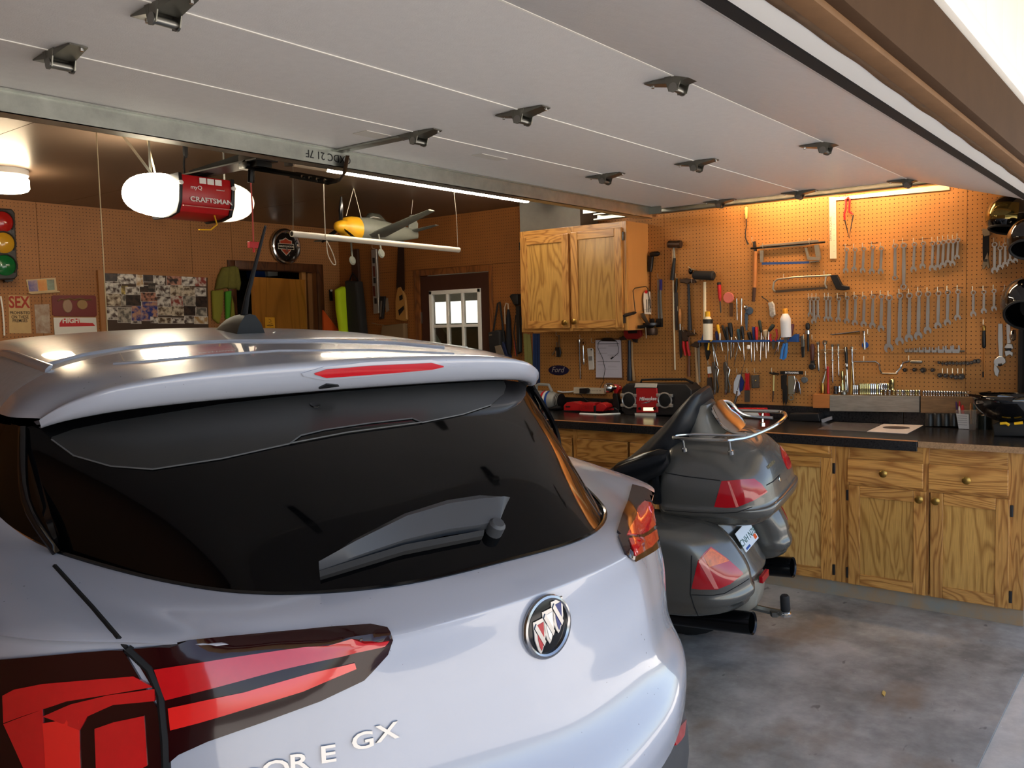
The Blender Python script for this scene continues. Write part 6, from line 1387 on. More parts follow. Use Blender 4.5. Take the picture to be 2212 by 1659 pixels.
# --- chargers
def bench_box(name, lbl, cat, px0, px1, pyb, depth, parts, grp=None, K=K6):
    X = on_top((px0+px1)/2, pyb).x
    w = WT(name, lbl, cat, (px0+px1)/2, pyb, grp, plane=('X', X), off=0)
    for nm, mt, pts, t0, t1, b in parts: w.poly(nm, mt, K(*pts), t1-t0, t0, .002, bev=b)
    w.done(); return w
w = bench_box('battery_charger', 'left red battery charger on the bench', 'charger', 1219, 1252, 890, .1, [('base', BLACK, [(558,1190),(785,1195),(785,1212),(560,1208)], -.10, 0, 0), ('body', RED, [(560,1120),(600,1080),(690,1075),(790,1100),(785,1195),(560,1190)], -.10, 0, .005), ('slot', BLACK, [(585,1130),(650,1130),(645,1150),(588,1150)], 0, .002, 0)], 'red chargers on the bench')
w = bench_box('battery_charger', 'ribbed red battery charger next to the torch', 'charger', 1254, 1310, 893, .1, [('base', BLACK, [(785,1205),(1000,1212),(1000,1232),(785,1225)], -.10, 0, 0), ('body', RED, [(785,1110),(830,1085),(975,1090),(975,1210),(785,1200)], -.10, 0, .004), ('post', BLACK, [(975,1125),(1000,1120),(1005,1225),(975,1225)], -.06, .006, .003), ('battery', RED, [(1005,1120),(1060,1085),(1130,1110),(1150,1150),(1100,1205),(1005,1200)], -.09, 0, .005)], 'red chargers on the bench')
for x in range(805, 965, 18):
    p = w.p(*K6((x, 1145))[0], .001); MB().box(p, (.0022, .03, .003)).build('rib', M('dark_red'), w.root, 0)
# --- torch
X = on_top(1330, 893).x
w = WT('work_torch', 'red and black battery torch standing on the bench', 'torch', 1330, 893, plane=('X', X), off=0)
a, b = w.p(*K6((1165,880))[0], .0), w.p(*K6((1290,880))[0], -.05)
w.put('head', M('torch_chrome', 'C8C4BE', .18, 1), MB().lathe(a+Vector((-.005, 0, .02)), b, [(0, .030), (.15, .036), (.4, .034), (.55, .022), (1, .018)], 22))
w.put('lens', M('torch_lens', 'E8ECEC', .1, .6), MB().lathe(a+Vector((-.006, 0, .0215)), a+Vector((-.004, 0, .019)), [(0, .031), (1, .031)], 22))
w.poly('housing', RED, K6((1225,835),(1290,850),(1312,900),(1275,965),(1235,960)), .045, -.06, .004, bev=.005)
w.poly('grip', BLACK, K6((1215,960),(1275,950),(1310,1120),(1315,1190),(1225,1190)), .04, -.055, .004, bev=.006)
w.poly('battery', BLACK, K6((1130,1160),(1270,1150),(1325,1180),(1325,1232),(1130,1235)), .075, -.07, .004, bev=.005)
w.poly('battery_label', RED, K6((1150,1165),(1255,1160),(1255,1185),(1150,1188)), .002, .004, 0); w.done()
tag(MB().tube([on_top(1252, 893, .923), on_top(1295, 895, .923), on_top(1340, 893, .923)], .006, 6, flat=.4).build('paper_scrap', WHITE), 'white paper scrap under the torch and charger', 'paper')
# --- grey air tool with stripes
X = on_top(1185, 885).x-.05
w = WT('air_inflator', 'grey portable inflator with red white and blue stripes', 'inflator', 1180, 885, plane=('X', X), off=0)
GA = M('inflator_grey', '9A9890', .4)
a, b = w.p(*K6((60,1040))[0], -.06), w.p(*K6((400,1060))[0], -.06)
w.put('barrel', GA, MB().lathe(a, b, [(0, .05), (.15, .07), (.8, .07), (1, .055)], 24))
for i, c in enumerate((RED, WHITE, BLUE)):
    t0 = .52+i*.09; w.put('stripe', c, MB().lathe(a+(b-a)*t0, a+(b-a)*(t0+.085), [(0, .0712), (1, .0712)], 24, caps=False))
w.tube('carry_handle', GA, K6((130,960),(130,850),(170,835),(300,845),(345,940)), .012, -.05)
for i in range(6): w.put('cooling_fin', BLACK if i % 2 else GA, MB().lathe(b+(b-a)*(.02+i*.03), b+(b-a)*(.045+i*.03), [(0, .055), (1, .055)], 18))
w.poly('foot', BLACK, K6((60,1160),(430,1160),(440,1182),(60,1182)), .12, -.14, .003); w.tube('hose', BLACK, K6((420,1160),(530,1150)), .014, 0); w.done()
tag(MB().tube([on_top(1210, 870, .95), on_top(1222, 868, .97), on_top(1235, 872, .94)], .004, 6).build('black_hose', BLACK), 'loose black hose behind the red chargers', 'hose')
# --- straps
w = WT('ratchet_straps', 'yellow-green webbing straps hanging left of the bench', 'straps', *K6((70,140))[0], off=.012)
YG = M('yellow_green_webbing', '7E7A42', .8)
w.poly('strap', YG, K6((10,130),(60,130),(70,690),(40,690)), .004, .004, 0); w.poly('strap', YG, K6((60,140),(100,140),(135,540),(110,910),(70,915)), .004, .0, 0); w.done()
w = WT('blue_straps', 'dark blue webbing straps hanging beside the yellow-green ones', 'straps', *K6((180,140))[0], off=.010)
NB = M('navy_webbing', '1F355E', .8)
for x in (135, 168, 202): w.poly('strap', NB, K6((x,130),(x+30,130),(x+33,825),(x+8,830)), .005, .0, 0)
w.done()
# --- counter top papers, cases
def slab(name, lbl, cat, quad, z0, t, mt, grp=None):
    P = [on_top(*q, z0) for q in quad]; c = sum(P, Vector())/4
    o = MB().prism([(p.x-c.x, p.y-c.y) for p in P], 0, t).build(name, mt, None, 0); o.location = (c.x, c.y, z0)
    return tag(o, lbl, cat, grp)
K8 = crop(1640,860,.31342)
slab('plastic_sheet', 'clear plastic sheet with pale print lying on the worktop', 'sheet', K8((400,215),(520,165),(850,178),(738,231)), .9205, .0012, M('grey_sheet', '5E5A5A', .25, var=.3, vscale=14))
pr = slab('printed_page', 'white printed page with dark oval picture on the worktop', 'page', K8((742,231),(858,178),(1133,187),(1018,246)), .9205, .0012, M('page_white', 'CFC8C4', .55))
q = on_top(*K8((945, 203))[0], .922); MB().lathe((q.x-pr.location.x, q.y-pr.location.y, .0012), (q.x-pr.location.x, q.y-pr.location.y, .0016), [(0, .075), (1, .075)], 24).build('picture', M('page_picture', '4A4240', .5, var=.4, vscale=20), pr, 0)
X = on_top(1745, 911).x
w = WT('tool_case', 'flat black plastic tool case against the backsplash', 'case', 1745, 905, plane=('X', X), off=0)
w.poly('case', BLACK, K4((30,1490),(430,1490),(455,1600),(30,1590)), .10, -.10, .003, bev=.003); w.poly('end_box', M('grey_box', '9A989C', .4), K4((470,1570),(600,1530),(605,1575),(480,1625)), .03, -.03, .002); w.done()
X = on_top(1610, 903).x
w = WT('red_case', 'red plastic case with white label behind the motorcycle rack', 'case', 1600, 903, plane=('X', X), off=0)
w.poly('case', RED, K3((440,1545),(960,1545),(1000,1660),(440,1665)), .06, -.06, .003, bev=.004); w.poly('label', WHITE, K3((620,1585),(860,1580),(900,1650),(640,1650)), .002, 0, 0); w.done()
# --- cup with pens
X = on_top(2080, 927).x
w = WT('pen_cup', 'clear square cup of pens with white label', 'cup', 2082, 927, plane=('X', X), off=0)
CUPM = M('clear_plastic', 'A89C90', .2, alpha=.45)
w.poly('cup', CUPM, K5((790,1255),(1058,1255),(1045,1490),(840,1480)), .09, -.09, .003); w.poly('label', M('cup_label', 'D0CCCA', .5), K5((805,1290),(955,1300),(960,1475),(835,1470)), .001, .001, 0); w.done()
for y in (1320,1345,1370,1395,1425): MB().box(w.p(*K5((880, y))[0], .0025), (.05, .002, .0006)).build('label_print', GP, w.root, 0)
for i, (lb, a, b, mt) in enumerate((('purple pen leaning in the clear cup',(795,1150),(830,1400),M('purple_pen','4A2A6A',.4)),('red pen standing in the clear cup',(845,1140),(860,1400),RED),('thick red marker in the clear cup',(890,1185),(900,1400),RED),('wooden stick standing in the clear cup',(970,1170),(975,1420),WOODH),('tall brush with metal ferrule in the clear cup',(1030,1060),(1020,1420),M('teal_brush','2C4A50',.4)),('white pen in the clear cup',(850,1200),(865,1400),WHITE))):
    p = WT('pen', lb, 'pen', *K5(b)[0], 'pens in the clear cup', plane=('X', X+.045), off=0); r = .0055 if i not in (2, 4) else .008
    p.lathe('pen', mt, K5(b)[0], K5(a)[0], [(0, r), (.85, r), (1, r*.5)], d=(i % 3-1)*.02, n=8); p.done()
for i in range(4):
    w = WT('black_canister', f'{ORD[i]} short black canister from the left behind the pen cup', 'canister', *K5((490+i*95,1435))[0], 'black canisters', plane=('X', 5.67), off=0)
    w.lathe('canister', M('canister_black', '242220', .35), K5((490+i*95,1435))[0], K5((490+i*95,1285))[0], [(0, .028), (.9, .028), (1, .024)], d=0, n=18); w.done()
w = WT('carton', 'cream cardboard carton behind the lowest helmet', 'carton', *K5((1260,1490))[0], plane=('X', 5.69), off=0)
w.poly('carton', M('cream_card', 'A89478', .7), K5((1215,1255),(1420,1300),(1420,1490),(1215,1490)), .03, -.03, .001); w.done()
w = WT('dark_tin', 'dark green tin between pen cup and carton', 'tin', *K5((1160,1480))[0], plane=('X', 5.67), off=0)
w.lathe('tin', M('dark_green_tin', '1C2420', .3), *K5((1150,1490),(1150,1300)), [(0, .035), (.95, .035), (1, .03)], d=0, n=18); w.done()
w = WT('tool_pouch', 'black pouch with yellow clips on the worktop end', 'pouch', 2185, 950, plane=('X', on_top(2185, 945).x), off=0)
w.poly('pouch', RUBBER, [(2143,918),(2160,913),(2212,915),(2240,925),(2240,945),(2145,943)], .14, -.16, .006, bev=.01); w.tube('clip', YELLOW, K5((1330,1410),(1400,1405),(1440,1430)), .008, .0); w.tube('clip', YELLOW, K5((1500,1410),(1600,1400)), .008, .0); w.done()
# --- helmets and hats on a stand at the right end
HELM = M('helmet_black_gloss', '0B0B0D', .08, coat=1)
def helmet(lbl, c, r, tilt, nm='helmet', visor=None, yaw=0):
    h = thing(nm, lbl, 'helmet', c, 'black motorcycle helmets')
    R_ = Matrix.Rotation(yaw, 3, 'Z') @ Matrix.Rotation(tilt, 3, 'Y')
    rows = []
    for i in range(13):
        a = math.radians(-38+128*i/12)
        rows.append([R_ @ Vector((r*math.cos(a)*math.cos(t)*1.12, r*.95*math.cos(a)*math.sin(t), r*math.sin(a)*1.02)) for t in [j*2*math.pi/28 for j in range(28)]])
    m = MB().grid(rows, True); m.build('shell', HELM, h, 60)
    MB().tube([R_ @ Vector((r*math.cos(math.radians(-38))*math.cos(t)*1.12, r*.95*math.cos(math.radians(-38))*math.sin(t), r*math.sin(math.radians(-38))*1.02)) for t in [j*2*math.pi/28 for j in range(28)]], .007, 6, True).build('edge_trim', RUBBER, h)
    if visor:
        rows = []
        for i in range(6):
            a = math.radians(-20+45*i/5)
            rows.append([R_ @ Vector((r*1.015*math.cos(a)*math.cos(t)*1.12, r*.965*math.cos(a)*math.sin(t), r*1.035*math.sin(a))) for t in [math.radians(120+j*120/10) for j in range(11)]])
        MB().grid(rows).build('visor', visor, h, 60)
    return h
GOLD = M('gold_visor', '7A6A3A', .08, .8)
def hp(px, py, X): return onX(px, py, X)
helmet('black helmet with gold visor hanging at the top right', hp(2182, 468, 5.59), .12, .2, visor=GOLD, yaw=-.5)
helmet('black helmet hanging just in front of the gold visor one', hp(2220, 516, 5.37), .105, .5)
helmet('black glossy helmet hanging in the middle of the stack', hp(2218, 655, 5.52), .135, .7)
bw = thing('half_helmet', 'black open half helmet resting upside down on its stand', 'helmet', hp(2188, 855, 5.45), 'black motorcycle helmets')
rows = []
for i in range(11):
    a = math.radians(-90+92*i/10)
    rows.append([Vector((.17*math.cos(a)*math.cos(t), .20*math.cos(a)*math.sin(t), .15*math.sin(a))) for t in [j*2*math.pi/28 for j in range(28)]])
m = MB().grid(rows, True); o = m.build('shell', HELM, bw, 60); o.modifiers.new('t', 'SOLIDIFY').thickness = .012
MB().prism([(-.15, .13), (-.10, .20), (0, .232), (.10, .20), (.15, .13), (0, .17)], -.002, .012).build('peak', HELM, bw)
st_ = thing('helmet_stand', 'black upright stand carrying the helmets', 'stand', hp(2206, 922, 5.67))
z0 = st_.location.z
MB().tube([(0, 0, .0), (0, 0, .95-z0+.75)], .022, 10).build('post', BLACK, st_); MB().lathe((0, 0, 0), (0, 0, .02), [(0, .09), (1, .07)], 20).build('foot', BLACK, st_)
MB().sphere((-.06, .04, .52), .035, 12, (1, .5, 1)).build('clamp_knob', CHROME, st_)
# --- small bits on the floor
q = onZ(1910, 1497, .004)
tag(MB().prism([(-.03, 0), (-.01, .008), (.02, .006), (.03, 0), (.01, -.007)], 0, .003).build('dry_leaf', M('yellow_leaf', 'C9A85A', .7), None, 0, loc=(q.x, q.y, .0005), rot=(0, 0, .3)), 'small dry yellow leaf lying on the concrete floor', 'leaf')
# ================================================================= passage door in the bench wall and room beyond
DBR = M('dark_brown_door', '3E2014', .5, var=.06, vscale=6)
dr = struct('door_1', MB().bb((XW-.004, DY0, .01), (XW+.036, DY0+.095, DZ1)).bb((XW-.004, DY1-.105, .01), (XW+.036, DY1, DZ1)).bb((XW-.004, DY0+.095, 1.905), (XW+.036, DY1-.105, DZ1)).bb((XW-.004, DY0+.095, .01), (XW+.036, DY1-.105, 1.0)), DBR, ang=0)
wy0, wy1, wz0, wz1 = DY0+.095, DY1-.105, 1.0, 1.905
for a, b, c, d in ((wy0, wy0+.035, wz0, wz1), (wy1-.035, wy1, wz0, wz1), (wy0, wy1, wz1-.035, wz1), (wy0, wy1, wz0, wz0+.035)):
    struct('window_frame', MB().bb((XW-.016, a, c), (XW+.03, b, d)), TRIM_W, dr, bev=.004)
gw = (wy1-wy0-.07)/3; gh = (wz1-wz0-.07)/3
GL = M('door_pane_glass', 'FFFFFF', .0, trans=1, spec=.4)
for k in (1, 2): struct('glazing_bar', MB().bb((XW-.010, wy0+.035+gw*k-.013, wz0+.03), (XW+.026, wy0+.035+gw*k+.013, wz1-.03)), TRIM_W, dr, bev=.004)
for k in (1, 2): struct('glazing_bar', MB().bb((XW-.0095, wy0+.03, wz0+.035+gh*k-.013), (XW+.0255, wy1-.03, wz0+.035+gh*k+.013)), TRIM_W, dr, bev=.004)
for i in range(3):
    for j in range(3): struct('pane', MB().bb((XW+.006, wy0+.04+gw*i, wz0+.04+gh*j), (XW+.009, wy0+.03+gw*(i+1), wz0+.03+gh*(j+1))), GL, dr, ang=0)
struct('hinge', MB().bb((XW-.014, DY1-.01, 1.62), (XW-.002, DY1+.012, 1.72)), STEEL, dr, bev=.003)
MB().lathe((XW-.004, DY0+.06, 1.0), (XW-.06, DY0+.06, 1.0), [(0, .03), (.1, .03), (.15, .012), (.5, .012), (.6, .028), (1, .022)], 16).build('door_knob', BRASS, dr)
struct('trim_7', MB().bb((XW-.018, DY1+.004, 0), (XW, DY1+.07, DZ1+.06)), FRAMEW, bev=.003)
struct('trim_8', MB().bb((XW-.018, DY0-.04, 0), (XW, DY0-.004, DZ1+.06)), FRAMEW, bev=.003)
struct('trim_9', MB().bb((XW-.0175, DY0-.004, DZ1+.006), (XW, DY1+.004, DZ1+.06)), FRAMEW, bev=.003)
# neighbouring bay seen through the glass
BX = XW+.13
NB_ = M('bay_wall', 'B9AFA0', .7)
struct('bay_floor', MB().bb((BX, 2.6, -.1), (9.6, 9.2, 0)), FLOOR, ang=0)
struct('bay_ceiling', MB().bb((BX, 2.6, 2.52), (9.6, 9.2, 2.6)), M('bay_ceiling_paint', 'C8C0AE', .6), ang=0)
struct('bay_wall', MB().bb((9.6, 2.6, -.1), (9.7, 9.2, .9)).bb((9.6, 2.6, 1.95), (9.7, 9.2, 2.6)).bb((9.6, 2.6, .9), (9.7, 7.3, 2.2)).bb((BX, 9.2, -.1), (9.7, 9.3, 2.6)).bb((BX, 2.5, -.1), (9.7, 2.6, 2.6)), NB_, ang=0)
for i, (zc, y0) in enumerate(((2.36, 0), (2.28, 0), (2.44, 0))):
    tag(MB().bb((9.2-i*1.1, 2.7, zc), (9.28-i*1.1, 9.1, zc+.05)).build('ceiling_beam', M('cream_beam', 'D9D3A8', .5), None, 0), f'{["far","middle","near"][i]} pale beam under the ceiling of the next bay', 'beam', 'beams in the next bay')
bt = thing('bay_tube_light', 'yellowish tube lamp in the next bay seen through the door glass', 'tube light', (7.3, 7.0, 2.40))
MB().tube([(-.6, 0, 0), (.6, 0, 0)], .018, 8).build('tube', lightmat('bay_lamp_glow', 'FFF2B8', 12), bt)
MB().bb((-.65, -.04, .02), (.65, .04, .05)).build('batten', WHITE, bt, 0)
vn = thing('parked_truck', 'dark vehicle parked in the next bay behind the glazed door', 'vehicle', (8.1, 7.4, 0))
rows = [[(-.9, y, z) for y, z in ((-1.6, .5), (-1.6, 1.05), (-1.2, 1.15), (-.75, 1.62), (.9, 1.66), (1.5, 1.15), (2.0, 1.1), (2.05, .5))], [(.9, y, z) for y, z in ((-1.6, .5), (-1.6, 1.05), (-1.2, 1.15), (-.75, 1.62), (.9, 1.66), (1.5, 1.15), (2.0, 1.1), (2.05, .5))]]
m = MB().grid(rows); m.add(rows[0], [tuple(range(8))]); m.add(rows[1], [tuple(range(8))]); m.build('body', M('truck_paint', '23261F', .25, coat=.6), vn, 30)
for s in (-1, 1): MB().add([(s*.905, -.95, 1.2), (s*.905, -.68, 1.55), (s*.905, .85, 1.58), (s*.905, 1.25, 1.2)], [(0, 1, 2, 3)]).build('side_window', M('truck_glass', '8A9890', .1), vn, 0)
for y in (-1.0, 1.3):
    for s in (-1, 1): MB().lathe((s*.7, y, .36), (s*.92, y, .36), [(0, .3), (.1, .36), (.9, .36), (1, .28)], 24).build('tyre', RUBBER, vn)
# ================================================================= inner doorway in the back wall
for i, (a, b, c, d) in enumerate(((BX0-.075, BX0, 0, BZ1+.075), (BX1, BX1+.075, 0, BZ1+.075), (BX0, BX1, BZ1, BZ1+.075))):
    struct(f'trim_{10+i}', MB().bb((a, YB-.02, c), (b, YB+.0, d)), DKWOOD, bev=.003)
struct('hall_wall', MB().bb((BX0-.9, YB+1.5, 0), (BX1+.9, YB+1.55, 2.5)).bb((BX0-.9, YB+.12, 2.45), (BX1+.9, YB+1.5, 2.5)).bb((BX0-.95, YB+.12, 0), (BX0-.9, YB+1.5, 2.5)).bb((BX1+.9, YB+.12, 0), (BX1+.95, YB+1.5, 2.5)).bb((BX0-.9, YB+.12, -.1), (BX1+.9, YB+1.5, 0)), M('hall_paint', '2C2620', .7), ang=0)
dl = thing('inner_door', 'plain golden wood door standing half open in the back wall', 'door', (5.27, YB-.03, 0))
pA, pB = onY(513, 600, YB-.30), onY(645, 587, YB-.03)
ang_ = math.atan2(-(.30), .66)
lf = MB().bb((-.70, -.02, .01), (0, .02, 2.05)).build('door_leaf', oak('golden_birch', 'B0742C', '98601E', 2, ring=.35, contrast=.5), dl, 0, bev=.002); lf.rotation_euler.z = math.radians(14)
for z in (.3, 1.8): MB().bb((-.01, .02, z), (.03, .03, z+.09)).build('hinge', BRASS, dl, 0)
w = WT('door_card', 'small yellow card with a snake drawing stuck on golden door', 'card', 583, 697, plane=('Y', YB-.20), off=0)
w.poly('card', M('yellow_card', 'D99A1E', .5), [(572,685),(593,686),(594,714),(573,713)], .002, .0, 0)
BKP = M('black_print', '1A1408', .6)
w.tube('drawing', BKP, [(576,703),(584,704),(590,703),(579,701),(588,699),(580,696),(586,694),(583,690),(580,689)], .0022, .0025); w.done(); txt_on(w, 'card_print', "DON'T TREAD ON ME", .009, BKP, 583, 709, .0025, extrude=.0002)
for i, (x, lb, mt) in enumerate(((655, 'left', 'A8743C'), (668, 'middle', '8E5E30'), (678, 'right', '7A4E28'))):
    w = WT('stored_board', f'{lb} upright timber board leaning inside the inner doorway', 'board', x, 640, 'boards in the inner doorway', plane=('Y', YB+.06), off=0)
    w.poly('board', M('timber_'+lb, mt, .6, var=.1), [(x-5,588+i*2),(x+4,588+i*2),(x+8,712),(x-1,712)], .04, -.03, .001); w.done()
w = WT('storage_box', 'blue and white boxes on a shelf behind the golden door', 'box', 560, 588, plane=('Y', YB+.7), off=0)
w.poly('blue_box', BLUE, [(545,584),(572,583),(574,600),(547,602)], .1, -.1); w.poly('white_box', WHITE, [(578,585),(600,585),(600,596),(580,597)], .1, -.1); w.done()
# ================================================================= back wall things
w = WT('traffic_light', 'three-lens traffic light hung on the back pegboard wall', 'traffic light', 0, 530, plane=('Y', None), off=.02)
w.poly('housing', M('traffic_housing', '2A2624', .45), [(-34,452),(12,454),(19,462),(25,598),(18,605),(-30,606),(-40,596),(-44,460)], .10, 0, .006, bev=.006)
for (x, y, c, nm) in ((-9,482,'9E1A16','red'),(-6,527,'B98A20','amber'),(-3,575,'12602E','green')):
    c0 = w.p(x, y); m = MB().lathe((c0.x, c0.y, .095), (c0.x, c0.y, .125), [(0, .072), (.3, .070), (.7, .05), (1, .006)], 28); w.put(nm+'_lens', M('lens_'+nm, c, .12, coat=1, bump=.6, bscale=60), m)
    m = MB(); m.tube([(c0.x+.075*math.cos(a), c0.y+.075*math.sin(a), .11) for a in [math.pi*j/14 for j in range(-3, 18)]], .006, 6); w.put('hood', M('traffic_housing'), m)
w.poly('bracket', BLACK, [(5,604),(24,602),(25,608),(8,610)], .03, 0); w.done()
w = WT('photo_shelf', 'small cream shelf holding three coloured photos', 'shelf', 88, 632, plane=('Y', None), off=.008)
w.poly('back', M('cream_shelf', 'C9B088', .6), [(55,604),(119,600),(123,630),(62,633)], .008, 0, .001); w.tube('lip', M('cream_shelf'), [(60,632),(66,634),(127,630)], .006, .012); w.done()
for i, (q, c, c2) in enumerate((([(60,606),(80,605),(82,629),(63,630)], '3A3A8A', 'C9A890'), ([(81,605),(100,603),(102,627),(84,629)], 'C8742E', 'E0B060'), ([(101,604),(117,604),(118,626),(103,627)], '8AA08A', '5A2A22'))):
    p = WT('photo', ['blue portrait photo at left of the small shelf', 'orange cartoon print in middle of the small shelf', 'green landscape photo at right of the small shelf'][i], 'photo', *q[0], 'photos on the small shelf', plane=('Y', None), off=.018)
    p.poly('print', M('photo_print_%d' % i, c, .4, var=.5, vscale=9, col2=c2), q, .001, 0, 0); p.done()
w = WT('warning_poster', 'old tan poster forbidding sex on the premises', 'poster', 42, 670, plane=('Y', None), off=.008)
w.poly('sheet', M('tan_paper', 'BFA070', .7, var=.08), [(18,638),(63,639),(68,720),(20,720)], .002, 0, 0); w.done()
PR, PK = M('poster_red', '9E3220', .6), M('poster_black', '2A1E14', .6)
txt_on(w, 'poster_word', 'SEX', .115, PR, 41, 654, .0025, bold=.003, extrude=.0004, sx=.72)
for t_, y in (('PROHIBITED', 676), ('ON THESE', 685), ('PREMISES', 693)): txt_on(w, 'poster_word', t_, .031, PK, 43, y, .0025, bold=.0004, extrude=.0004, sx=.8)
w = WT('small_picture', 'faded small picture beside the tan poster', 'picture', 90, 680, plane=('Y', None), off=.008)
w.poly('sheet', M('faded_picture', 'B8AC9C', .6, var=.3, vscale=14, col2='8E6A54'), [(74,658),(106,657),(109,720),(78,720)], .002, 0, 0); w.done()
w = WT('novelty_plate', 'dark red embossed novelty licence plate above the white one', 'plate', 160, 660, plane=('Y', None), off=.008)
w.poly('plate', M('maroon_plate', '6A1A18', .35), [(111,640),(114,638),(204,638),(207,641),(209,681),(205,684),(117,683),(113,680)], .004, 0, .001); w.done()
GLD = M('plate_gold', '8A6E48', .35, .5)
c = w.p(145, 661); MB().prism([(c.x+.035*math.cos(a), c.y+.05*math.sin(a)) for a in [i*2*math.pi/20 for i in range(20)]], .004, .01, .003).build('relief_head', M('plate_tan', '9A7A62', .4), w.root)
c = w.p(177, 658); MB().prism([(c.x+.04*math.cos(a), c.y+.036*math.sin(a)) for a in [i*2*math.pi/20 for i in range(20)]], .004, .008, .002).build('relief_oval', GLD, w.root)
MB().tube([w.p(x, y, .006) for x, y in ((124,650),(130,646),(140,648),(150,645),(160,648),(172,645),(185,648),(197,647))], .006, 6).build('relief_scroll', GLD, w.root)
w = WT('novelty_plate', 'white novelty licence plate with red arrow below the dark red one', 'plate', 162, 700, plane=('Y', None), off=.010)
w.poly('plate', M('white_plate', 'D8D4CC', .35), [(115,686),(207,686),(210,725),(118,725)], .004, 0, .001); w.poly('red_arrow', RED, [(128,698),(135,688),(170,688),(172,697),(200,698),(205,704),(128,706)], .001, .004, 0); w.done()
txt_on(w, 'plate_word', 'HIGH', .05, M('white_plate'), 152, 693, .0055, bold=.002, extrude=.0005)
w = WT('white_cable', 'white cable hanging down the wall at far left', 'cable', 3, 650, plane=('Y', None), off=.01)
w.tube('cable', WHITE, [(0,640),(4,665),(7,700),(8,725)], .006); w.done()
# --- photo board
w = WT('photo_board', 'large wood-framed pin board covered in snapshots', 'pin board', 330, 640, plane=('Y', None), off=.006)
FR_ = M('pale_frame_wood', 'A06C3C', .5)
w.poly('backing', M('board_backing', '4A3A30', .8), [(222,590),(447,597),(450,730),(230,730)], .012, 0, 0)
w.poly('frame_rail', FR_, [(208,584),(448,594),(448,600),(222,590)], .022, 0, .001); w.poly('frame_stile', FR_, [(208,584),(221,589),(228,730),(217,730)], .022, 0, .001); w.poly('frame_stile', M('pale_frame_wood'), [(446,596),(451,597),(454,730),(449,730)], .02, 0, .001); w.done()
K9 = crop(200,560,.16275)
ph = [(125,185,325,290,'n'),(325,190,575,330,'w'),(580,190,670,360,'b'),(670,205,800,300,'n'),(805,200,960,340,'w'),(985,200,1180,345,'p'),(1185,205,1355,350,'w'),(1360,220,1505,360,'r'),(130,290,310,440,'w'),(150,320,380,460,'w'),(380,350,470,465,'y'),(440,370,620,470,'w'),(625,350,740,470,'n'),(738,312,832,435,'k'),(840,350,1030,495,'w'),(1030,345,1195,485,'s'),(1195,360,1360,485,'s'),(1362,380,1500,490,'w'),(130,455,375,620,'s'),(375,465,440,625,'g'),(440,470,640,620,'n'),(640,440,855,560,'p'),(858,500,1035,630,'w'),(1040,485,1195,620,'r'),(1197,485,1365,615,'g'),(1368,490,1515,625,'n'),(150,640,335,800,'w'),(335,640,510,840,'g'),(515,620,650,820,'u'),(655,565,860,815,'u'),(870,630,1050,740,'s'),(1050,625,1210,755,'s'),(1210,620,1370,750,'n'),(1370,645,1510,755,'g'),(765,760,868,850,'w'),(870,775,1040,850,'s'),(1050,780,1215,850,'w'),(1215,755,1345,850,'w'),(1350,760,1525,855,'b'),(510,820,640,850,'w')]
PCOL = dict(n=('3A2A24','120E0C','dark night'), w=('D6D0C6','4A3A34','pale truck'), b=('B08A5A','E0D8C8','brown and white'), p=('B8806A','2A1C1C','people'), r=('8A3A30','C9BEB0','reddish vehicle'), y=('6A5A30','C9B060','yellowish'), k=('1A1818','5A5048','white-edged dark portrait'), s=('CDBFA8','5A4634','sepia landscape'), g=('5A5650','B0A698','grey scene'), u=('26367A','B88A70','blue backed portrait'))
def photomat(k):
    nm = 'snapshot_'+k
    if nm in MATS: return MATS[nm]
    a, b, _ = PCOL[k]; m = M(nm, a, .35)
    N = m.node_tree.nodes; L = m.node_tree.links; bs = N['Principled BSDF']
    tc = N.new('ShaderNodeTexCoord'); oi = N.new('ShaderNodeObjectInfo'); ad = N.new('ShaderNodeVectorMath'); L.new(tc.outputs['Object'], ad.inputs[0]); rv = N.new('ShaderNodeVectorMath'); rv.operation = 'SCALE'; rv.inputs['Scale'].default_value = 40; cb = N.new('ShaderNodeCombineXYZ'); L.new(oi.outputs['Random'], cb.inputs[0]); L.new(oi.outputs['Random'], cb.inputs[1]); L.new(cb.outputs[0], rv.inputs[0]); L.new(rv.outputs[0], ad.inputs[1])
    n = N.new('ShaderNodeTexNoise'); n.inputs['Scale'].default_value = 26; n.inputs['Detail'].default_value = 4; L.new(ad.outputs[0], n.inputs['Vector'])
    cr = N.new('ShaderNodeValToRGB'); cr.color_ramp.elements[0].position = .40; cr.color_ramp.elements[1].position = .58; cr.color_ramp.elements[0].color = lin(b); cr.color_ramp.elements[1].color = lin(a)
    L.new(n.outputs['Fac'], cr.inputs[0]); L.new(cr.outputs[0], bs.inputs['Base Color']); return m
cnt = {}
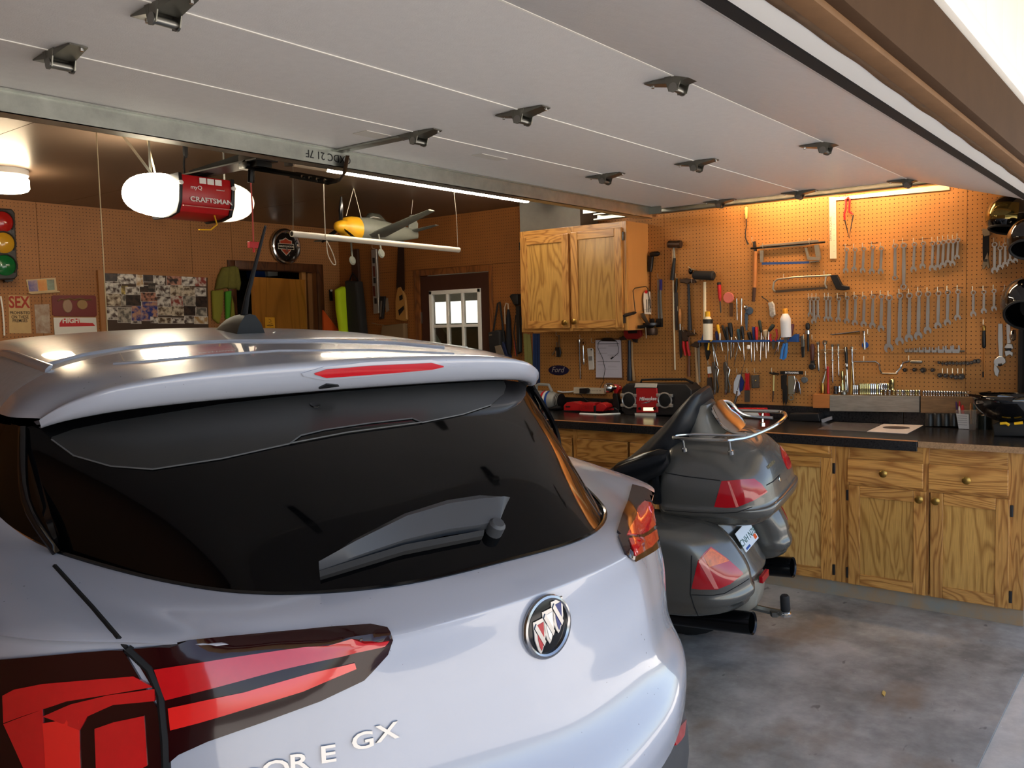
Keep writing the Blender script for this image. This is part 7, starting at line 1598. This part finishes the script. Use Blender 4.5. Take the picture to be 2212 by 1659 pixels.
for i, (x0, y0, x1, y1, k) in enumerate(ph):
    row = 'top' if y1 < 365 else 'second' if y1 < 500 else 'third' if y1 < 640 else 'bottom'
    cnt[(row, k)] = cnt.get((row, k), 0)+1; n_ = sum(1 for q in ph if q[4] == k and ('top' if q[3] < 365 else 'second' if q[3] < 500 else 'third' if q[3] < 640 else 'bottom') == row)
    lb = f'{PCOL[k][2]} snapshot in the {row} row of the pin board' if n_ == 1 else f'{ORD[cnt[(row, k)]-1]} {PCOL[k][2]} snapshot from left in the {row} row of pin board'
    P = K9((x0, y0), (x1, y0+4), (x1+4, y1), (x0+3, y1-2))
    p = WT('snapshot', lb, 'photo', *P[0], 'snapshots on the pin board', plane=('Y', None), off=.0195+.0012*(i % 4))
    p.poly('print', photomat(k), P, .0008, 0, 0)
    if i % 3 != 1:
        cxp = sum(q[0] for q in P)/4; cyp = sum(q[1] for q in P)/4
        p.poly('white_border', M('photo_border', 'CFC8BE', .5), [(q[0]+(.9 if q[0] > cxp else -.9), q[1]+(.9 if q[1] > cyp else -.9)) for q in P], .0005, -.0006, 0)
    p.done()
# --- hanging gloves and straps by the inner door
OL, OG = M('olive_cloth', '6A6428', .85, var=.2, vscale=12), M('bright_green_cloth', '4E9A2E', .85)
for i, (lb, pts, mt) in enumerate((('left olive cloth fold hanging beside the photo board',[(478,578),(492,576),(490,622),(463,626),(468,600)],OL),('middle olive cloth fold hanging beside the photo board',[(490,576),(506,574),(507,624),(489,624)],OL),('right olive cloth fold hanging by the inner doorway',[(505,575),(512,578),(518,612),(514,628),(504,622)],OL),('lower left yellow-green strap under the olive cloth',[(455,628),(480,626),(478,668),(470,700),(458,690)],M('yellow_green_cloth','8A862E',.85)),('bright green strap hanging under the olive cloth',[(484,630),(497,628),(493,690),(486,690)],OG),('thin yellow strap at right of the green strap',[(497,640),(503,660),(506,705),(494,705)],M('yellow_green_cloth')))):
    w = WT('hanging_cloth', lb, 'cloth', *pts[0], 'cloths hanging by the inner door', plane=('Y', None), off=.012); w.poly('cloth', mt, pts, .035, 0, .012, bev=.008); w.done()
# --- wall clock
w = WT('wall_clock', 'round chrome-rimmed black wall clock with orange shield logo', 'clock', 613, 533, plane=('Y', None), off=.012)
c0 = w.p(613, 533); R_ = .135
w.put('face', M('clock_face', '120E0C', .2), MB().lathe((c0.x, c0.y, 0), (c0.x, c0.y, .03), [(0, R_), (1, R_)], 40))
w.put('rim', CHROME, MB().tube([(c0.x+R_*1.04*math.cos(a), c0.y+R_*1.04*math.sin(a), .03) for a in [i*2*math.pi/44 for i in range(44)]], .022, 10, True))
sh = [(-.03,.055),(0,.072),(.03,.055),(.062,.05),(.06,.0),(.045,-.035),(0,-.075),(-.045,-.035),(-.06,0),(-.062,.05)]
w.put('logo_border', M('logo_white', 'C9BCA8', .5), MB().prism([(c0.x+x*1.12, c0.y+y*1.1) for x, y in sh], .03, .0315))
w.put('logo_shield', M('logo_orange', 'A83A1A', .5), MB().prism([(c0.x+x, c0.y+y) for x, y in sh], .0315, .033))
w.put('logo_bar', M('logo_white'), MB().bb((c0.x-.088, c0.y-.026, .033), (c0.x+.088, c0.y+.026, .0345)))
w.put('logo_bar_fill', M('clock_face'), MB().bb((c0.x-.083, c0.y-.021, .0345), (c0.x+.083, c0.y+.021, .0352)))
w.put('clock_hand', CHROME, MB().tube([(c0.x, c0.y, .039), (c0.x+.03, c0.y-.085, .039)], .003, 6)); w.put('clock_hand', CHROME, MB().tube([(c0.x, c0.y, .041), (c0.x-.008, c0.y-.055, .041)], .003, 6))
for a in range(0, 360, 30): w.put('hour_mark', M('mark_grey', '5A5048', .5), MB().box((c0.x+.118*math.cos(math.radians(a)), c0.y+.118*math.sin(math.radians(a)), .0305), (.004, .004, .002)))
w.done(); text('clock_lettering', 'HARLEY-DAVIDSON', .023, M('logo_white'), w.root, Matrix.Translation((c0.x, c0.y, .0356)), .0004, bold=.0006, sx=.78)
# --- corner: vest, cone flag, bags, levels
w = WT('safety_vest', 'neon yellow safety vest hanging near the corner', 'vest', 737, 640, plane=('Y', YB-.12), off=.02)
w.poly('cloth', M('neon_yellow', 'D2F01C', .8), [(722,626),(735,619),(750,620),(758,660),(765,722),(732,722),(724,670)], .06, 0, .02, bev=.015); w.done()
w = WT('warning_triangle', 'orange triangular warning sign leaning beside the doorway', 'sign', 712, 700, plane=('Y', None), off=.02)
w.poly('triangle', M('orange_vinyl', 'D9581A', .6), [(696,670),(728,712),(728,722),(697,722)], .02, 0, .002); w.done()
w = WT('padded_bag', 'tall dark grey padded bag hanging in the corner', 'bag', 780, 650, off=.02)
w.poly('bag', M('dark_nylon', '2A2826', .8), [(758,606),(784,608),(790,660),(796,725),(766,725),(760,660)], .09, 0, .02, bev=.015); w.tube('strap', BLACK, [(764,606),(770,590),(782,606)], .008, .05); w.done()
w = WT('coat_hook_rail', 'small chrome hook with white cap left of the vest', 'hook', 712, 632, plane=('Y', None), off=.008); w.poly('plate', BLACK, [(710,626),(716,626),(718,650),(712,650)], .01, 0); w.put('cap', WHITE, MB().sphere(w.p(713, 628, .02), .012, 10)); w.done()
w = WT('corner_post', 'dark brown wooden corner post behind the levels', 'post', 770, 560, plane=('X', None), off=.01); w.poly('post', M('dark_corner_wood', '3A1E0E', .6), [(762,540),(776,538),(780,612),(766,612)], .03, 0); w.done()
w = WT('spirit_level', 'long aluminium spirit level with oval windows on bench wall', 'level', 812, 600, off=.012)
w.poly('beam', M('level_aluminium', 'A8A49C', .4, .7), [(805,540),(816,538),(822,676),(810,678)], .02, 0, .002)
for (x, y) in ((810,563),(812,606),(814,650)): w.poly('vial_window', BLACK, [(x-2,y-6),(x+3,y-6),(x+3.5,y+6),(x-1.5,y+6)], .002, .0195, 0)
for a, b in ((575,598),(618,640)): w.poly('slot', M('level_slot', '5A2418', .6), [(808.5,a),(813,a),(814.5,b),(810,b)], .002, .0193, 0)
w.done(); hook(810, 537)
w = WT('torpedo_level', 'short black and silver torpedo level below the long one', 'level', 828, 660, off=.012)
w.poly('beam', BLACK, [(824,640),(834,640),(830,688),(822,690)], .02, 0, .002); w.poly('edge', STEEL, [(826,650),(829,650),(827,684),(824,684)], .003, .019, 0); w.done()
w = WT('folded_papers', 'pale leaflet hanging behind the torpedo level', 'leaflet', 836, 650, off=.008); w.poly('sheet', M('pale_leaflet', '8A7A68', .6), [(831,645),(838,643),(841,670),(835,675)], .004, 0, 0); w.done()
w = WT('handsaw', 'pale wooden handsaw with two-hole handle hanging handle down', 'saw', 868, 650, off=.012)
BIR = M('birch_handle', 'A8783C', .5)
w.poly('blade', M('dark_blade', '2C1A10', .5, .3), [(862,520),(874,518),(876,625),(864,640),(858,620)], .003, .008, 0)
w.poly('handle', BIR, [(862,622),(868,620),(878,640),(880,660),(882,690),(878,694),(858,690),(857,650)], .022, 0, .005)
w.poly('hand_hole', M('hole_shadow', '1E120A', .9), [(864,670),(876,660),(877,668),(866,682)], .001, .0222, 0); w.poly('hand_hole', M('hole_shadow'), [(866,640),(873,636),(874,646),(867,650)], .001, .0222, 0); w.done()
w = WT('canvas_pouch', 'tan canvas tool pouch hanging below the wooden saw', 'pouch', 855, 715, off=.014)
w.poly('pouch', M('tan_canvas', '7A6244', .85), [(832,703),(880,698),(882,738),(826,740)], .05, 0, .012, bev=.01); w.tube('wire', HOOKM, [(806,698),(840,704),(885,700)], .002, .02); w.done()
# --- hanging bags between glazed door and cabinet
w = WT('camera_bag', 'black shoulder bag hanging by its strap beside glazed door', 'bag', 1085, 700, off=.012)
w.poly('bag', M('black_nylon', '1E1C1C', .75), [(1066,718),(1085,712),(1092,716),(1094,760),(1070,765)], .08, 0, .01, bev=.01); w.tube('strap', M('black_nylon'), [(1072,715),(1082,655),(1086,652),(1092,700),(1096,740)], .008, .04); w.poly('badge', M('tan_badge', '6A5A48', .6), [(1070,722),(1076,721),(1076,724),(1070,725)], .001, .081, 0); w.poly('side', M('navy_nylon', '1C2444', .8), [(1090,735),(1096,740),(1106,772),(1092,770)], .05, 0, .005); w.done()
w = WT('umbrella', 'furled dark umbrella with curved white cane handle', 'umbrella', 1102, 690, off=.02)
w.tube('handle', M('cane_white', 'B8A890', .5), [(1096,700),(1095,665),(1098,655),(1102,656),(1103,668)], .005, .03); w.lathe('canopy', M('umbrella_black', '14141A', .8), (1103,668), (1105,765), [(0, .008), (.2, .02), (.8, .026), (1, .01)], d=.03); w.done()
w = WT('leather_holster', 'black leather holster and cord hanging against the cabinet', 'holster', 1120, 650, off=.03)
w.poly('cap', M('black_leather', '141414', .5), [(1107,640),(1112,635),(1126,635),(1127,658),(1118,660)], .05, 0, .008, bev=.006); w.poly('body', M('black_leather'), [(1118,660),(1126,660),(1128,760),(1122,765),(1119,700)], .03, 0, .005); w.tube('cord', BLACK, [(1119,680),(1115,720),(1122,770)], .005, .03); w.tube('red_cord', M('red_cord'), [(1115,735),(1119,768)], .003, .03); w.done()
w = WT('card_sheet', 'tan cardboard sheet leaning below the camera bag', 'card', 1082, 760, off=.10); w.poly('sheet', M('tan_card', '7A6A58', .7), [(1070,748),(1082,745),(1092,772),(1076,775)], .01, 0, .001); w.done()
# ================================================================= things hung from the ceiling
PVC = M('pvc_pipe', 'D8D0BE', .35)
pp = thing('hanging_pipe', 'long white pipe hung level on two wires from the ceiling', 'pipe', (3.85, 3.98, 2.115))
pa, pb = onY(630, 505, 3.98), onY(991, 540, 3.98); o_ = pp.location
MB().lathe(pa-o_, pb-o_, [(0, .013), (0, .0175), (1, .0175), (1, .013)], 20).build('tube', PVC, pp)
MB().lathe(pa-o_-Vector((.0005, 0, 0)), pa-o_, [(0, .0135), (1, .0135)], 16).build('bore', M('bore_dark', '2A2620', .9), pp)
for (x, y), (x2, y2) in (((640,378),(633,500)), ((967,415),(989,535))):
    a = onY(x2, y2, 3.98); b = Vector((a.x-.03 if x > 700 else a.x+.02, 3.98, ZC)); MB().tube([a-o_, (a+b)/2-o_+Vector((.01 if x > 700 else 0, 0, 0)), b-o_], .0015, 6).build('wire', M('grey_wire', '8A8070', .5), pp)
lp = thing('looped_cord', 'white cord with a loop hanging over the white pipe', 'cord', onY(703, 517, 3.95))
o_ = lp.location; CORD = M('white_cord', 'D9CDB6', .7)
MB().tube([onY(x, y, 3.95)-o_ for x, y in ((699,395),(700,440),(703,517))]+[], .003, 6).build('cord', CORD, lp)
MB().tube(catmull([onY(x, y, 3.95)-o_ for x, y in ((705,520),(708,548),(716,566),(722,572),(725,568),(718,545),(706,520))], 4), .003, 6).build('loop', CORD, lp)
# --- model aeroplane
AC = CAM+ray(806, 500)*6.2
fwdv = (-CF*.84-CR*.54); fwdv.z = .02; fwdv.normalize(); lat = fwdv.cross(Vector((0, 0, 1))).normalized()
upv = lat.cross(fwdv).normalized()
bank = math.radians(-7); lat2 = lat*math.cos(bank)+upv*math.sin(bank); up2 = lat2.cross(fwdv).normalized()
if up2.z < 0: up2 = -up2
pm3 = Matrix((lat2, fwdv, up2)).transposed()
pl_ = thing('model_aeroplane', 'grey-green model fighter plane with yellow nose hung from ceiling', 'model plane', AC, mat3=pm3)
pl_.scale = (1.08, 1.08, 1.08)
PG, PY = M('plane_grey_green', '6E7066', .5, var=.1, vscale=10), M('plane_yellow', 'D9A01E', .35)
def fus(st):
    rows = [[(w_*math.cos(t), y, z_+h_*math.sin(t)) for t in [2*math.pi*j/20 for j in range(20)]] for y, w_, h_, z_ in st]
    m = MB().grid(rows, True); m.add(rows[0], [tuple(range(20))]); m.add(rows[-1], [tuple(range(20))]); return m
fus([(.16,.062,.075,0),(.05,.066,.085,.0),(-.10,.058,.075,.005),(-.30,.035,.05,.015),(-.46,.012,.03,.025)]).build('fuselage', PG, pl_, 60)
fus([(.345,.008,.008,0),(.335,.028,.028,0),(.30,.042,.042,0),(.27,.046,.046,0),(.265,.056,.062,0),(.21,.066,.078,-.003),(.155,.064,.078,0)]).build('cowling', PY, pl_, 60)
fus([(.05,.01,.01,.08),(.02,.035,.03,.09),(-.06,.035,.035,.09),(-.12,.02,.015,.075)]).build('canopy', M('canopy_glass', '3A3A34', .1), pl_, 60)
def wing(pts, t_, d): 
    m = MB()
    (x0, ya, yb, z0), (x1, yc, yd, z1) = pts
    R = []
    for x, a, b, z, tt in ((x0, ya, yb, z0, t_), (x0*.35+x1*.65, ya*.4+yc*.6, yb*.4+yd*.6, z0*.35+z1*.65, t_*.7), (x1, yc, yd, z1, t_*.3)):
        R.append([(x, a, z), (x, a*.75+b*.25, z+tt), (x, (a+b)/2, z+tt*.8), (x, b, z), (x, (a+b)/2, z-tt*.4), (x, a*.8+b*.2, z-tt*.6)])
    m.grid(R, True); m.add(R[0], [tuple(range(6))]); m.add(R[-1], [tuple(range(6))]); return m
for s in (-1, 1):
    wing(((s*.03, .11, -.06, -.045), (s*.50, .045, -.025, .03)), .022, 0).build('wing', PG, pl_, 50)
    wing(((s*.01, -.38, -.46, .04), (s*.20, -.405, -.455, .045)), .01, 0).build('tailplane', PG, pl_, 50)
    MB().tube([(s*.12, .09, -.05), (s*.125, .09, -.15)], .006, 6).build('gear_leg', PG, pl_)
    MB().lathe((s*.125-.008, .09, -.175), (s*.125+.008, .09, -.175), [(0, .022), (.5, .03), (1, .022)], 16).build('gear_wheel', PG, pl_)
MB().prism([(-.46, .02), (-.36, .03), (-.40, .15), (-.44, .16), (-.48, .10)], -.004, .004).build('fin', PG, pl_)
f_ = bpy.data.objects['fin']; f_.data.transform(Matrix(((0, 0, 1, 0), (1, 0, 0, 0), (0, 1, 0, 0), (0, 0, 0, 1))))
for a in (100, 220, 340):
    ca, sa = math.cos(math.radians(a)), math.sin(math.radians(a))
    MB().tube([(.03*ca, .30, .03*sa), (.10*ca, .302, .10*sa), (.185*ca, .30, .185*sa)], [.010, .014, .006], 8, flat=.3).build('propeller_blade', BLACKG, pl_)
MI = pl_.matrix_world.inverted()
bpy.context.view_layer.update(); MI = pl_.matrix_world.inverted(); top_ = MI @ Vector((AC.x, AC.y, ZC))
for y in (.24, .10): MB().tube([(0, y, .075), tuple(top_+Vector((0, .17, 0)))], .0018, 6).build('hanging_cord', CORD, pl_)
MB().tube([(0, -.42, .16), tuple(top_+Vector((0, -.42, 0)))], .0015, 6).build('hanging_cord', CORD, pl_)
